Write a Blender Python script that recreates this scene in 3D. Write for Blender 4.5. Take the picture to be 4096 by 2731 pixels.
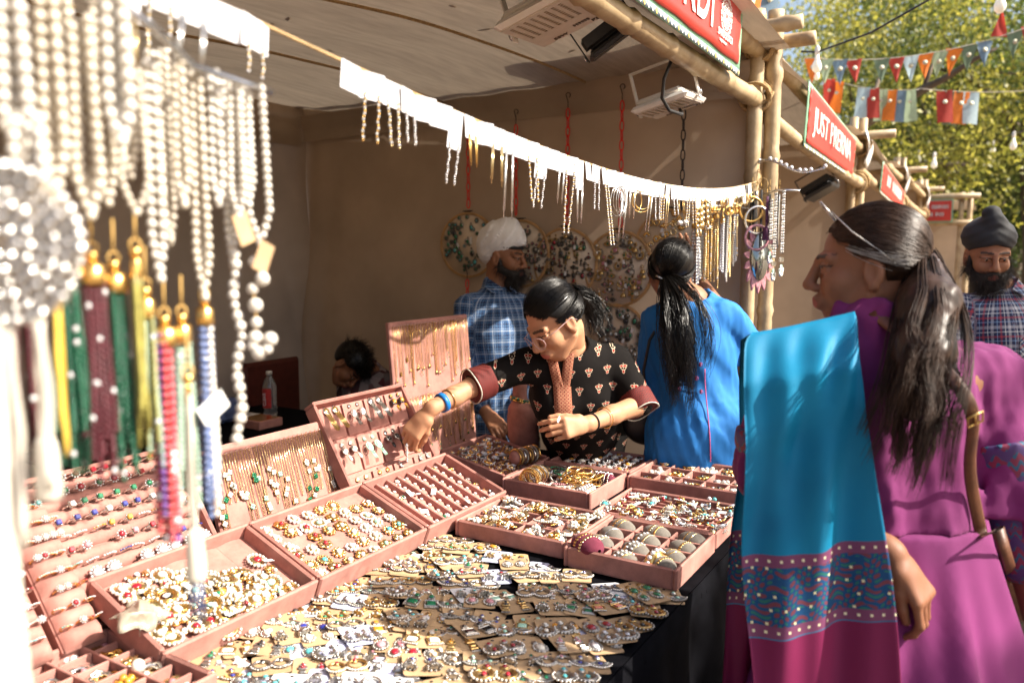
import bpy, math, random
import numpy as np
from mathutils import Matrix, Vector
R = math.radians; PI = math.pi
rnd = random.Random(7); rng = np.random.default_rng(11)
for o in list(bpy.data.objects): bpy.data.objects.remove(o)
S = bpy.context.scene; COL = S.collection
# ---------------------------------------------------------------- camera, sky, sun, exposure
YAW, PITCH, EYE = R(31.5), R(6.2), 1.6
cd = bpy.data.cameras.new('camera'); cam = bpy.data.objects.new('camera', cd); COL.objects.link(cam)
cam.location = (0, 0, EYE); cam.rotation_euler = (R(90) - PITCH, 0, YAW - R(90))
cd.sensor_width = 36; cd.lens = 28; cd.clip_start = .05; cd.clip_end = 600
cd.dof.use_dof = True; cd.dof.focus_distance = 2.35; cd.dof.aperture_fstop = 2.5; cd.dof.aperture_blades = 9
S.camera = cam
S.render.resolution_x, S.render.resolution_y = 1024, 682
SUNP = Vector((.32, -1, .88)).normalized()                 # towards the sun
w = bpy.data.worlds.new('World'); S.world = w; w.use_nodes = True
nt = w.node_tree; sky = nt.nodes.new('ShaderNodeTexSky'); sky.sky_type = 'NISHITA'; sky.sun_disc = False
sky.sun_elevation = math.asin(SUNP.z); sky.sun_rotation = math.atan2(SUNP.x, SUNP.y)
sky.dust_density = 5.0; sky.air_density = 1.0
nt.links.new(sky.outputs[0], nt.nodes['Background'].inputs[0]); nt.nodes['Background'].inputs[1].default_value = .12
ld = bpy.data.lights.new('sun', 'SUN'); ld.energy = 5.0; ld.angle = R(.53); ld.color = (1, .92, .80)
lo = bpy.data.objects.new('sun', ld); COL.objects.link(lo); lo.rotation_euler = SUNP.to_track_quat('Z', 'Y').to_euler()
S.view_settings.view_transform = 'Standard'; S.view_settings.look = 'None'; S.view_settings.gamma = 1
S.view_settings.use_curve_mapping = False; S.view_settings.exposure = 1.25
S.render.engine = 'CYCLES'
S.cycles.max_bounces = 6; S.cycles.transparent_max_bounces = 6; S.cycles.sample_clamp_indirect = 6
S.cycles.caustics_reflective = False; S.cycles.caustics_refractive = False

# ---------------------------------------------------------------- materials
class N:                                                   # arithmetic on node sockets
    def __init__(s, t, k): s.t, s.k = t, k
    def _o(s, op, *a):
        n = s.t.nodes.new('ShaderNodeMath'); n.operation = op
        for i, v in enumerate((s,) + a):
            if isinstance(v, N): s.t.links.new(v.k, n.inputs[i])
            else: n.inputs[i].default_value = v
        return N(s.t, n.outputs[0])
    def __add__(s, b): return s._o('ADD', b)
    def __sub__(s, b): return s._o('SUBTRACT', b)
    def __mul__(s, b): return s._o('MULTIPLY', b)
    def __truediv__(s, b): return s._o('DIVIDE', b)
    __radd__ = __add__; __rmul__ = __mul__
    def fract(s): return s._o('FRACT')
    def floor(s): return s._o('FLOOR')
    def abs(s): return s._o('ABSOLUTE')
    def sin(s): return s._o('SINE')
    def sqrt(s): return s._o('SQRT')
    def lt(s, b): return s._o('LESS_THAN', b)
    def gt(s, b): return s._o('GREATER_THAN', b)
    def max(s, b): return s._o('MAXIMUM', b)
    def min(s, b): return s._o('MINIMUM', b)
MATS = {}
def rgb(c): return (c[0], c[1], c[2], 1)
def newmat(name):
    m = bpy.data.materials.new(name); m.use_nodes = True; MATS[name] = m
    return m, m.node_tree, m.node_tree.nodes['Principled BSDF']
def noise(t, scale, detail=3, coord='Object', stretch=None, rough=.55):
    tc = t.nodes.new('ShaderNodeTexCoord'); n = t.nodes.new('ShaderNodeTexNoise')
    n.inputs['Scale'].default_value = scale; n.inputs['Detail'].default_value = detail; n.inputs['Roughness'].default_value = rough
    src = tc.outputs[coord]
    if stretch:
        mp = t.nodes.new('ShaderNodeMapping'); mp.inputs['Scale'].default_value = stretch
        t.links.new(src, mp.inputs[0]); src = mp.outputs[0]
    t.links.new(src, n.inputs['Vector']); return n
def ramp(t, sock, stops):
    r = t.nodes.new('ShaderNodeValToRGB'); e = r.color_ramp.elements
    while len(e) < len(stops): e.new(.5)
    for el, (p, c) in zip(e, stops): el.position = p; el.color = rgb(c)
    t.links.new(sock, r.inputs[0]); return r.outputs[0]
def mixc(t, fac, a, b):
    n = t.nodes.new('ShaderNodeMix'); n.data_type = 'RGBA'
    for v, i in ((fac, 0), (a, 6), (b, 7)):
        if isinstance(v, N): t.links.new(v.k, n.inputs[i])
        elif isinstance(v, bpy.types.NodeSocket): t.links.new(v, n.inputs[i])
        elif i == 0: n.inputs[0].default_value = v
        else: n.inputs[i].default_value = rgb(v)
    return n.outputs[2]
def bump(t, p, sock, strength, dist=.002):
    b = t.nodes.new('ShaderNodeBump'); b.inputs['Strength'].default_value = strength; b.inputs['Distance'].default_value = dist
    t.links.new(sock, b.inputs['Height']); t.links.new(b.outputs[0], p.inputs['Normal'])
def mat(name, col, rough=.6, metal=0, var=.25, scale=30, bmp=0, bscale=None, sheen=0, trans=0, coat=0, spec=.5, stretch=None, bdist=.002, col2=None, coord='Object'):
    m, t, p = newmat(name)
    n = noise(t, scale, 4, coord, stretch)
    c2 = col2 or tuple(min(1, c * (1 + var)) for c in col)
    c1 = tuple(c * (1 - var) for c in col)
    out = ramp(t, n.outputs[0], [(.3, c1), (.7, c2)]); t.links.new(out, p.inputs['Base Color'])
    p.inputs['Roughness'].default_value = rough; p.inputs['Metallic'].default_value = metal
    p.inputs['Specular IOR Level'].default_value = spec
    if sheen: p.inputs['Sheen Weight'].default_value = sheen; p.inputs['Sheen Roughness'].default_value = .4
    if coat: p.inputs['Coat Weight'].default_value = coat; p.inputs['Coat Roughness'].default_value = .08
    if trans: p.inputs['Transmission Weight'].default_value = trans
    if bmp:
        b = noise(t, bscale or scale * 6, 3, coord, stretch); bump(t, p, b.outputs[0], bmp, bdist)
    return m
def objrandom_mix(name, k=.25):                            # small per-object brightness variation of the base colour
    m = MATS[name]; t = m.node_tree; p = t.nodes['Principled BSDF']
    l = p.inputs['Base Color'].links[0]; src = l.from_socket
    oi = t.nodes.new('ShaderNodeObjectInfo'); h = t.nodes.new('ShaderNodeHueSaturation')
    v = N(t, oi.outputs['Random']) * (2 * k) + (1 - k)
    t.links.new(v.k, h.inputs['Value']); t.links.new(src, h.inputs['Color']); t.links.new(h.outputs[0], p.inputs['Base Color'])
def translucent(name, fac):                                # thin cloth: part of the light passes through
    m = MATS[name]; t = m.node_tree; p = t.nodes['Principled BSDF']
    tr = t.nodes.new('ShaderNodeBsdfTranslucent'); mx = t.nodes.new('ShaderNodeMixShader'); mx.inputs[0].default_value = fac
    t.links.new(p.inputs['Base Color'].links[0].from_socket, tr.inputs[0])
    t.links.new(p.outputs[0], mx.inputs[1]); t.links.new(tr.outputs[0], mx.inputs[2])
    t.links.new(mx.outputs[0], t.nodes['Material Output'].inputs[0])

# ---------------------------------------------------------------- mesh building
class MB:
    def __init__(s): s.v, s.f, s.m, s.sm = [], [], [], []
    def add(s, vs, fs, mi=0, smooth=False):
        o = len(s.v); s.v.extend([tuple(q) for q in vs]); s.f.extend([tuple(i + o for i in q) for q in fs])
        s.m.extend([mi] * len(fs)); s.sm.extend([smooth] * len(fs)); return s
    def box(s, lo, hi, mi=0, M=None, bev=0):
        x0, y0, z0 = lo; x1, y1, z1 = hi
        if bev:
            b = min(bev, (x1 - x0) / 2.01, (y1 - y0) / 2.01, (z1 - z0) / 2.01)
            vs = []
            for z, k in ((z0, b), (z0 + b, 0), (z1 - b, 0), (z1, b)):
                q = b * .3 if k == 0 else b
                xa, xb, ya, yb = x0 + k, x1 - k, y0 + k, y1 - k
                e = b if k == 0 else b * .6
                vs += [(xa + e, ya, z), (xb - e, ya, z), (xb, ya + e, z), (xb, yb - e, z), (xb - e, yb, z), (xa + e, yb, z), (xa, yb - e, z), (xa, ya + e, z)]
            fs = [tuple(range(7, -1, -1)), tuple(range(24, 32))]
            for L in range(3):
                for i in range(8): j = (i + 1) % 8; fs.append((L * 8 + i, L * 8 + j, L * 8 + 8 + j, L * 8 + 8 + i))
        else:
            vs = [(x0, y0, z0), (x1, y0, z0), (x1, y1, z0), (x0, y1, z0), (x0, y0, z1), (x1, y0, z1), (x1, y1, z1), (x0, y1, z1)]
            fs = [(0, 3, 2, 1), (4, 5, 6, 7), (0, 1, 5, 4), (1, 2, 6, 5), (2, 3, 7, 6), (3, 0, 4, 7)]
        if M is not None: vs = [tuple(M @ Vector(q)) for q in vs]
        return s.add(vs, fs, mi)
    def bead(s, c, r, mi=0, seg=6, rings=4, sc=(1, 1, 1)):
        vs = [(c[0], c[1], c[2] + r * sc[2])]
        for i in range(1, rings):
            a = PI * i / rings
            for j in range(seg):
                b = 2 * PI * j / seg
                vs.append((c[0] + r * sc[0] * math.sin(a) * math.cos(b), c[1] + r * sc[1] * math.sin(a) * math.sin(b), c[2] + r * sc[2] * math.cos(a)))
        vs.append((c[0], c[1], c[2] - r * sc[2])); n = len(vs) - 1; fs = []
        for j in range(seg):
            k = (j + 1) % seg; fs.append((0, 1 + j, 1 + k)); fs.append((n, n - seg + k, n - seg + j))
            for i in range(rings - 2): fs.append((1 + i * seg + j, 1 + (i + 1) * seg + j, 1 + (i + 1) * seg + k, 1 + i * seg + k))
        return s.add(vs, fs, mi, True)
    def tube(s, pts, r, mi=0, sides=5, closed=False, cap=True, flat=1.0, smooth=True):
        pts = [Vector(q) for q in pts]; n = len(pts); rr = r if isinstance(r, (list, tuple)) else [r] * n
        vs = []; u = None
        for i, q in enumerate(pts):
            a = pts[(i + 1) % n] if (closed or i < n - 1) else q; b = pts[i - 1] if (closed or i > 0) else q
            d = (a - b); d = d.normalized() if d.length > 1e-9 else Vector((0, 0, 1))
            if u is None: u = d.orthogonal().normalized()
            else:
                u = u - d * u.dot(d); u = u.normalized() if u.length > 1e-6 else d.orthogonal().normalized()
            v = d.cross(u)
            for j in range(sides):
                b2 = 2 * PI * j / sides; vs.append(q + u * math.cos(b2) * rr[i] + v * math.sin(b2) * rr[i] * flat)
        fs = []
        for i in range(n if closed else n - 1):
            k = (i + 1) % n
            for j in range(sides): l = (j + 1) % sides; fs.append((i * sides + j, i * sides + l, k * sides + l, k * sides + j))
        if cap and not closed: fs.append(tuple(range(sides - 1, -1, -1))); fs.append(tuple(range((n - 1) * sides, n * sides)))
        return s.add(vs, fs, mi, smooth)
    def lathe(s, prof, mi=0, seg=12, c=(0, 0, 0), M=None, smooth=True):   # prof = [(r, z)]
        vs = []
        for r, z in prof:
            for j in range(seg):
                a = 2 * PI * j / seg; vs.append((c[0] + r * math.cos(a), c[1] + r * math.sin(a), c[2] + z))
        fs = []
        for i in range(len(prof) - 1):
            for j in range(seg): k = (j + 1) % seg; fs.append((i * seg + j, i * seg + k, i * seg + seg + k, i * seg + seg + j))
        fs.append(tuple(range(seg - 1, -1, -1))); n = len(prof) - 1; fs.append(tuple(range(n * seg, n * seg + seg)))
        if M is not None: vs = [tuple(M @ Vector(q)) for q in vs]
        return s.add(vs, fs, mi, smooth)
    def prism(s, poly, z0, z1, mi=0, M=None):
        n = len(poly); vs = [(x, y, z0) for x, y in poly] + [(x, y, z1) for x, y in poly]
        fs = [tuple(range(n - 1, -1, -1)), tuple(range(n, 2 * n))] + [(i, (i + 1) % n, n + (i + 1) % n, n + i) for i in range(n)]
        if M is not None: vs = [tuple(M @ Vector(q)) for q in vs]
        return s.add(vs, fs, mi)
    def torus(s, R_, r, mi=0, seg=16, sides=5, c=(0, 0, 0), ax='z', a0=0, a1=2 * PI, M=None, wave=0):
        cl = abs(a1 - a0 - 2 * PI) < 1e-6; n = seg if cl else seg + 1; p = []
        for i in range(n):
            a = a0 + (a1 - a0) * i / seg; x, y = R_ * math.cos(a), R_ * math.sin(a); z = wave * math.sin(3 * a)
            q = {'z': (x, y, z), 'y': (x, z, y), 'x': (z, x, y)}[ax]; q = Vector((q[0] + c[0], q[1] + c[1], q[2] + c[2]))
            p.append(M @ q if M is not None else q)
        return s.tube(p, r, mi, sides, closed=cl)
    def grid(s, fn, nu, nv, mi=0, smooth=True):
        vs = [fn(i / nu, j / nv) for j in range(nv + 1) for i in range(nu + 1)]
        fs = [(j * (nu + 1) + i, j * (nu + 1) + i + 1, (j + 1) * (nu + 1) + i + 1, (j + 1) * (nu + 1) + i) for j in range(nv) for i in range(nu)]
        return s.add(vs, fs, mi, smooth)
    def sheet(s, fn, nu, nv, th, mi=0):                     # a cloth sheet with thickness th (second side along the normal)
        P = np.array([[fn(i / nu, j / nv) for i in range(nu + 1)] for j in range(nv + 1)], float)
        du = np.gradient(P, axis=1); dv = np.gradient(P, axis=0); n = np.cross(du, dv); n /= np.linalg.norm(n, axis=2, keepdims=True) + 1e-12
        Q = P + n * th; w_ = nu + 1; K = w_ * (nv + 1)
        vs = list(map(tuple, P.reshape(-1, 3))) + list(map(tuple, Q.reshape(-1, 3))); fs = []
        for j in range(nv):
            for i in range(nu):
                a = j * w_ + i; fs.append((a + w_, a + w_ + 1, a + 1, a)); fs.append((K + a, K + a + 1, K + a + w_ + 1, K + a + w_))
        for i in range(nu): fs.append((i, i + 1, K + i + 1, K + i)); a = nv * w_ + i; fs.append((K + a, K + a + 1, a + 1, a))
        for j in range(nv): a = j * w_; fs.append((K + a, K + a + w_, a + w_, a)); a += nu; fs.append((a, a + w_, K + a + w_, K + a))
        return s.add(vs, fs, mi, True)
    def mesh(s, name, mats):
        me = bpy.data.meshes.new(name); me.from_pydata(s.v, [], s.f)
        for q in (mats if isinstance(mats, (list, tuple)) else [mats]): me.materials.append(MATS[q] if isinstance(q, str) else q)
        me.polygons.foreach_set('material_index', s.m); me.polygons.foreach_set('use_smooth', s.sm); me.update(); return me
def npmesh(name, V, Q, mats, smooth=True, mi=None):          # from numpy arrays (Q: n x 3 or n x 4)
    me = bpy.data.meshes.new(name); k = Q.shape[1]; n = len(Q)
    me.vertices.add(len(V)); me.vertices.foreach_set('co', np.ascontiguousarray(V, np.float32).ravel())
    me.loops.add(n * k); me.loops.foreach_set('vertex_index', np.ascontiguousarray(Q, np.int32).ravel())
    me.polygons.add(n); me.polygons.foreach_set('loop_start', np.arange(0, n * k, k, dtype=np.int32))
    me.polygons.foreach_set('loop_total', np.full(n, k, np.int32))
    me.polygons.foreach_set('use_smooth', np.full(n, smooth, bool))
    for q in (mats if isinstance(mats, (list, tuple)) else [mats]): me.materials.append(MATS[q])
    if mi is not None: me.polygons.foreach_set('material_index', np.ascontiguousarray(mi, np.int32))
    me.update(calc_edges=True); me.validate(); return me
def np_tubes(P, rad, sides=3):                              # P: strands x points x 3 ; rad: strands x points
    n, k, _ = P.shape; d = np.gradient(P, axis=1); d /= np.linalg.norm(d, axis=2, keepdims=True) + 1e-12
    ref = np.array([.31, .52, .79]); u = np.cross(d, ref); u /= np.linalg.norm(u, axis=2, keepdims=True) + 1e-12; v = np.cross(d, u)
    a = 2 * PI * np.arange(sides) / sides
    V = P[:, :, None] + (u[:, :, None] * np.cos(a)[:, None] + v[:, :, None] * np.sin(a)[:, None]) * rad[:, :, None, None]
    idx = np.arange(n * k * sides).reshape(n, k, sides); nx = np.roll(idx, -1, 2)
    Q = np.stack([idx[:, :-1], nx[:, :-1], nx[:, 1:], idx[:, 1:]], -1).reshape(-1, 4)
    return V.reshape(-1, 3), Q
def T(x=0, y=0, z=0, rz=0, rx=0, ry=0, s=1):
    return Matrix.Translation((x, y, z)) @ Matrix.Rotation(rz, 4, 'Z') @ Matrix.Rotation(rx, 4, 'X') @ Matrix.Rotation(ry, 4, 'Y') @ Matrix.Scale(s, 4)
def ob(name, me, parent=None, M=None, label=None, cat=None, group=None, kind=None):
    o = bpy.data.objects.new(name, me); COL.objects.link(o)
    if parent is not None: o.parent = parent
    if M is not None: o.matrix_basis = M
    if label: o['label'] = label
    if cat: o['category'] = cat
    if group: o['group'] = group
    if kind: o['kind'] = kind
    return o
def thing(name, label, cat, M=None, group=None): return ob(name, None, None, M, label, cat, group)
def put(tpl, name, M, label=None, cat=None, group=None, parent=None):   # tpl = (root mesh, [(part name, mesh, matrix or None, [subparts])])
    r = ob(name, tpl[0], parent, M, label, cat, group)
    for q in tpl[1]:
        c = ob(q[0], q[1], r, q[2] if len(q) > 2 else None)
        for g in (q[3] if len(q) > 3 else []): ob(g[0], g[1], c, g[2] if len(g) > 2 else None)
    return r
def struct(name, me, M=None): return ob(name, me, None, M, None, None, None, 'structure')
def wob(*a): # cheap smooth wobble
    return math.sin(a[0]) * .5 + math.sin(a[1] * 1.7 + 1.3) * .3 + math.sin((a[0] + a[1]) * 2.3 + .7) * .2
# ================================================================ materials of the setting
mat('dirt', (.20, .145, .10), .95, var=.35, scale=1.5, bmp=.6, bscale=40, bdist=.01)
mat('canvas', (.42, .325, .24), .9, var=.2, scale=1.6, bmp=.35, bscale=260, bdist=.0015); translucent('canvas', .16)
mat('canvas_roof', (.43, .345, .255), .9, var=.13, scale=5, bmp=.7, bscale=60, stretch=(1, 7, 1), bdist=.006); translucent('canvas_roof', .13)
def bamboo_mat():
    m, t, p = newmat('bamboo')
    n = noise(t, 9, 5, 'Object', (1, 1, 1)); n2 = noise(t, 60, 3)
    c = ramp(t, n.outputs[0], [(.25, (.20, .125, .06)), (.5, (.46, .34, .19)), (.75, (.60, .49, .31))])
    c2 = mixc(t, N(t, n2.outputs[0]) * .5, c, (.26, .17, .09)); t.links.new(c2, p.inputs['Base Color'])
    p.inputs['Roughness'].default_value = .5; bump(t, p, n2.outputs[0], .3, .002)
bamboo_mat()
mat('rope', (.40, .27, .13), .95, var=.3, scale=120, bmp=.8, bscale=400)
mat('black_cloth', (.0045, .0045, .006), .85, var=.3, scale=20, bmp=.25, bscale=9, bdist=.012, spec=.03)
mat('steel', (.62, .62, .62), .25, 1, var=.1); mat('dark_wire', (.02, .02, .02), .5)
mat('white_plastic', (.74, .71, .66), .4, var=.05); mat('lamp_face', (.66, .58, .50), .25, var=.04, coat=.6)
mat('led', (.30, .24, .18), .3, var=.1); mat('lamp_print', (.12, .09, .07), .6)
mat('black_plastic', (.018, .018, .02), .42, var=.2)
mat('banner_red', (.52, .035, .022), .45, var=.16, scale=2.5); mat('banner_green', (.22, .42, .27), .5, var=.08); mat('banner_white', (.82, .80, .76), .5, var=.02)
mat('banner_navy', (.16, .22, .27), .5); mat('banner_gold', (.75, .50, .12), .5)
mat('cover_plastic', (.70, .69, .66), .35, var=.06, bmp=.5, bscale=20, bdist=.01)

# ground: one sheet to the horizon
g = MB(); g.grid(lambda u, v: ((u - .5) * 500, (v - .5) * 500, .006 * wob(u * 900, v * 900)), 60, 60); struct('ground', g.mesh('ground', 'dirt'))

def bamboo(p0, p1, r, seed=0, sag=0, n=None):
    p0, p1 = Vector(p0), Vector(p1); L = (p1 - p0).length; n = n or max(4, int(L / .03)); q = random.Random(seed); pts, rr = [], []
    ph = q.random(); pitch = .26 + .08 * q.random()
    for i in range(n + 1):
        t = i / n; d = ((t * L / pitch) + ph) % 1; k = 1 + (.17 if min(d, 1 - d) < .05 else (-.05 if min(d, 1 - d) < .14 else 0))
        p = p0.lerp(p1, t); p.z -= sag * 4 * t * (1 - t); p += Vector((wob(t * 5 + seed, 1), wob(t * 4, seed), wob(seed, t * 6))) * .006
        pts.append(p); rr.append(r * k * (1 + .06 * wob(t * 9, seed)))
    m = MB(); m.tube(pts, rr, 0, 10); return m.mesh('bamboo', 'bamboo')
def lashing(c, axis, r, turns=5, seed=0):
    q = random.Random(seed); m = MB(); c = Vector(c); a = Vector(axis).normalized(); u = a.orthogonal().normalized(); v = a.cross(u)
    for k in range(turns):
        tl = (q.random() - .5) * .9; off = a * ((k / max(1, turns - 1) - .5) * .06 + (q.random() - .5) * .015); R_ = r * (1.08 + .25 * q.random())
        pts = [c + off + (u * math.cos(2 * PI * i / 14) + v * math.sin(2 * PI * i / 14)) * R_ + a * tl * .06 * math.cos(2 * PI * i / 14 + k) for i in range(14)]
        m.tube(pts, .006, 0, 5, closed=True)
    for k in range(2):
        e = [c + u * r, c + u * r * 1.3 + Vector((.02 * k, -.01, -.04)), c + u * r * 1.2 + Vector((.03 * k - .01, -.02, -.09 - .04 * k))]; m.tube(e, .005, 0, 5)
    return m.mesh('rope_lashing', 'rope')

# ================================================================ the stall: bamboo frame and canvas
XW, YF, YB, ZT = 3.5, .95, 3.62, 2.44
st = thing('market_stall', 'bamboo framed market stall of beige canvas full of jewellery trays', 'stall')
def fold(v, n, amp, ph=0): return amp * (math.sin(v * n + ph) + .5 * math.sin(v * n * 2.3 + ph * 2))
m = MB(); m.grid(lambda u, v: (XW + .016 * wob(u * 7, v * 5) + .022 * math.sin(u * 75 - v * 9) * max(0, 1 - u / .16) - .03 * max(0, 1 - u / .05) + .010 * math.exp(-((u - .20 - .05 * v) / .012) ** 2) + .006 * math.exp(-((v - .42) / .012) ** 2) * math.sin(u * 9) + .005 * math.exp(-((v - .64) / .010) ** 2) + .01 * math.sin(u * 40) * max(0, u - .85) * 6, YB + .07 - (YB + .07 - YF) * u, .02 + 2.44 * v), 60, 40); ob('side_wall', m.mesh('side_wall', 'canvas'), st)
m = MB(); m.grid(lambda u, v: (.17 + (XW - .165) * u, YB - .02 + fold(u, 30 + 8 * v, .022 * (1 - .35 * v)) * (1.2 if u > .75 else .7) + .02 * wob(u * 9, v * 9) - .05 * max(0, .25 - v) + .008 * math.exp(-((v - .45) / .012) ** 2), .02 + 2.44 * v), 90, 30); ob('back_wall', m.mesh('back_wall', 'canvas'), st)
m = MB(); m.grid(lambda u, v: (.17 + .015 * math.sin(u * 25), YB - (YB - YF - .12) * u, .02 + 2.44 * v), 20, 8); ob('side_wall', m.mesh('side_wall_l', 'canvas'), st)
def roof_z(x, y): return 2.46 + .03 * math.sin((x + .7) / 4.2 * PI * 3) * .5 + .02 * wob(x * 3, y * 4) + .004 * math.sin(y * 22 + x * 1.5) - .05 * math.sin((y - .8) / 2.8 * PI)
m = MB(); m.grid(lambda u, v: (-.75 + 4.27 * u, .80 + 2.86 * v, roof_z(-.75 + 4.27 * u, .80 + 2.86 * v)), 60, 60); ob('roof_cloth', m.mesh('roof_cloth', 'canvas_roof'), st)
m = MB(); m.grid(lambda u, v: (XW - .025 + .006 * wob(u * 11, v * 3) + .012 * math.sin(v * 5), YB - .02 - (YB - YF - .02) * u, 2.27 + .012 * wob(u * 4, 2) + .15 * v), 50, 6); ob('valance', m.mesh('valance', 'canvas'), st)
m = MB(); m.grid(lambda u, v: (-.68 + (XW + .64) * u, YB - .03 - .008 * math.sin(v * 5) + .006 * wob(u * 13, v), 2.24 + .015 * wob(u * 5, 1) + .16 * v), 50, 6); ob('valance', m.mesh('valance_b', 'canvas'), st)
for a, b in (((1.2, 1.95), (3.48, 1.72)), ((.3, 2.7), (3.48, 2.55)), ((.1, 1.42), (1.5, 1.30))):
    m = MB(); m.tube([(a[0] + (b[0] - a[0]) * i / 24, a[1] + (b[1] - a[1]) * i / 24, roof_z(a[0] + (b[0] - a[0]) * i / 24, a[1] + (b[1] - a[1]) * i / 24) - .004) for i in range(25)], .007, 0, 5); ob('roof_seam', m.mesh('roof_seam', 'rope'), st)
for x, y, r, sd in ((3.49, .935, .032, 1), (3.545, .875, .034, 2)): ob('bamboo_post', bamboo((x, y, 0), (x + .01, y, 2.62), r, sd), st)
for z, r, sd, x0 in ((2.265, .034, 3, .1), (2.47, .034, 4, -.6)): ob('bamboo_beam', bamboo((x0, .93, z), (3.72, .93, z - .01), r, sd, .01), st)
ob('bamboo_beam', bamboo((3.44, .74, 2.53), (3.46, 3.7, 2.50), .03, 6), st); ob('bamboo_beam', bamboo((3.60, .72, 2.50), (3.56, 3.7, 2.49), .03, 7), st)
ob('bamboo_beam', bamboo((-.7, 3.68, 2.47), (3.6, 3.68, 2.47), .03, 8), st)
ob('bamboo_post', bamboo((.285, .70, 0), (.295, .70, 2.5), .032, 9), st)
for x, y, ax, k, sd in ((3.50, .93, (1, 0, .3), 6, 1), (3.56, .92, (1, 0, -.4), 6, 2)):
    ob('rope_lashing', lashing((x, y, 2.265), ax, .05, k, sd), st)
for x, ax, k, sd in ((3.50, (1, 0, .2), 7, 3), (3.53, (.6, .2, 1), 7, 4), (3.57, (1, .3, -.3), 6, 5)): ob('rope_lashing', lashing((x, .92, 2.475), ax, .052, k, sd), st)
m = MB(); m.tube([(3.53, .87, 2.2), (3.52, .86, 2.02), (3.55, .85, 1.94), (3.53, .84, 1.86)], .002, 0, 4); m.tube([(3.56, .86, 2.24), (3.57, .85, 2.05), (3.55, .84, 1.95)], .002, 0, 4); ob('loose_twine', m.mesh('loose_twine', 'rope'), st)
m = MB(); m.grid(lambda u, v: (3.15 + .42 * u, .90 + .9 * v, 2.56 + .03 * wob(u * 6, v * 7) - .04 * u), 16, 16); ob('roof_flap', m.mesh('roof_flap', 'canvas_roof'), st)
m = MB(); m.sheet(lambda u, v: (3.62 + .05 * math.cos(u * 5.5), .93 + .055 * math.sin(u * 5.5), 2.2 + .1 * v + .01 * math.sin(u * 9)), 16, 6, .002); ob('plastic_wrap', m.mesh('plastic_wrap', 'cover_plastic'), st)

def far_stall(x0, x1, sd, desc, yf=.92):
    s_ = thing('market_stall', desc, 'stall')
    m = MB(); m.grid(lambda u, v: (x1 + .03 * wob(u * 8 + sd, v * 4), 3.6 - (3.6 - yf) * u, .02 + 2.38 * v), 24, 14); ob('side_wall', m.mesh('side_wall', 'canvas'), s_)
    m = MB(); m.grid(lambda u, v: (x0 + .05 + (x1 - x0 - .06) * u, 3.6 + fold(u, 20, .02), .02 + 2.4 * v), 30, 6); ob('back_wall', m.mesh('back_wall', 'canvas'), s_)
    m = MB(); m.grid(lambda u, v: (x0 + .07 + (x1 - x0 - .06) * u, .86 + 2.76 * v, 2.40 + .06 * wob(u * 6 + sd, v * 5) - .05 * math.sin(v * PI)), 24, 24); ob('roof_cloth', m.mesh('roof_cloth', 'canvas_roof'), s_)
    for dx, dy in ((-.02, .02), (.05, -.03)): ob('bamboo_post', bamboo((x1 + dx, yf + dy, 0), (x1 + dx + .02, yf + dy, 2.55), .03, sd + 20, 0, 14), s_)
    ob('bamboo_beam', bamboo((x0 + .08, yf - .01, 2.20), (x1 + .12, yf - .03, 2.10), .034, sd + 30, .015, 24), s_); ob('bamboo_beam', bamboo((x0 + .08, yf, 2.47), (x1 + .12, yf - .02, 2.34), .034, sd + 31, .02, 24), s_)
    ob('bamboo_beam', bamboo((x1 + .02, yf - .25, 2.42), (x1 + .02, 3.6, 2.42), .03, sd + 32, 0, 12), s_)
    for z in (2.11, 2.36): ob('rope_lashing', lashing((x1 + .02, yf - .02, z), (1, 0, .3), .06, 6, sd + int(z * 10)), s_)
    m = MB(); m.sheet(lambda u, v: (x1 - .05 + .2 * u, yf - .06 - .03 * math.sin(v * 3), 2.22 + .22 * v + .02 * math.sin(u * 7)), 8, 8, .004); ob('plastic_wrap', m.mesh('plastic_wrap', 'cover_plastic'), s_)
    return s_
far_stall(3.5, 6.1, 1, 'second canvas stall in the row, just past the lashed bamboo posts')
far_stall(6.1, 8.75, 2, 'third canvas stall in the row, past the long red name banner')
far_stall(8.75, 11.4, 3, 'fourth canvas stall in the row, beyond the third red banner')
es = thing('market_stall', 'canvas stall closing the far end of the row, with a small red sign', 'stall')
m = MB(); m.grid(lambda u, v: (13.4 + .02 * wob(u * 9, v * 4), 5.5 - 5.1 * u, .02 + 2.1 * v), 20, 8); ob('back_wall', m.mesh('back_wall', 'canvas'), es)
m = MB(); m.grid(lambda u, v: (12.5 + 2.4 * u, 5.5 - 5.1 * v, 2.32 + .05 * wob(u * 4, v * 8)), 16, 20); ob('roof_cloth', m.mesh('roof_cloth', 'canvas_roof'), es)
for y in (.42, .52, 2.8, 5.4): ob('bamboo_post', bamboo((12.56, y, 0), (12.56, y, 2.45), .034, int(y * 9), 0, 10), es)
for z in (2.06, 2.42): ob('bamboo_beam', bamboo((12.5, 5.6, z), (12.5, .3, z - .03), .036, int(z * 7), 0, 16), es)

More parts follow.
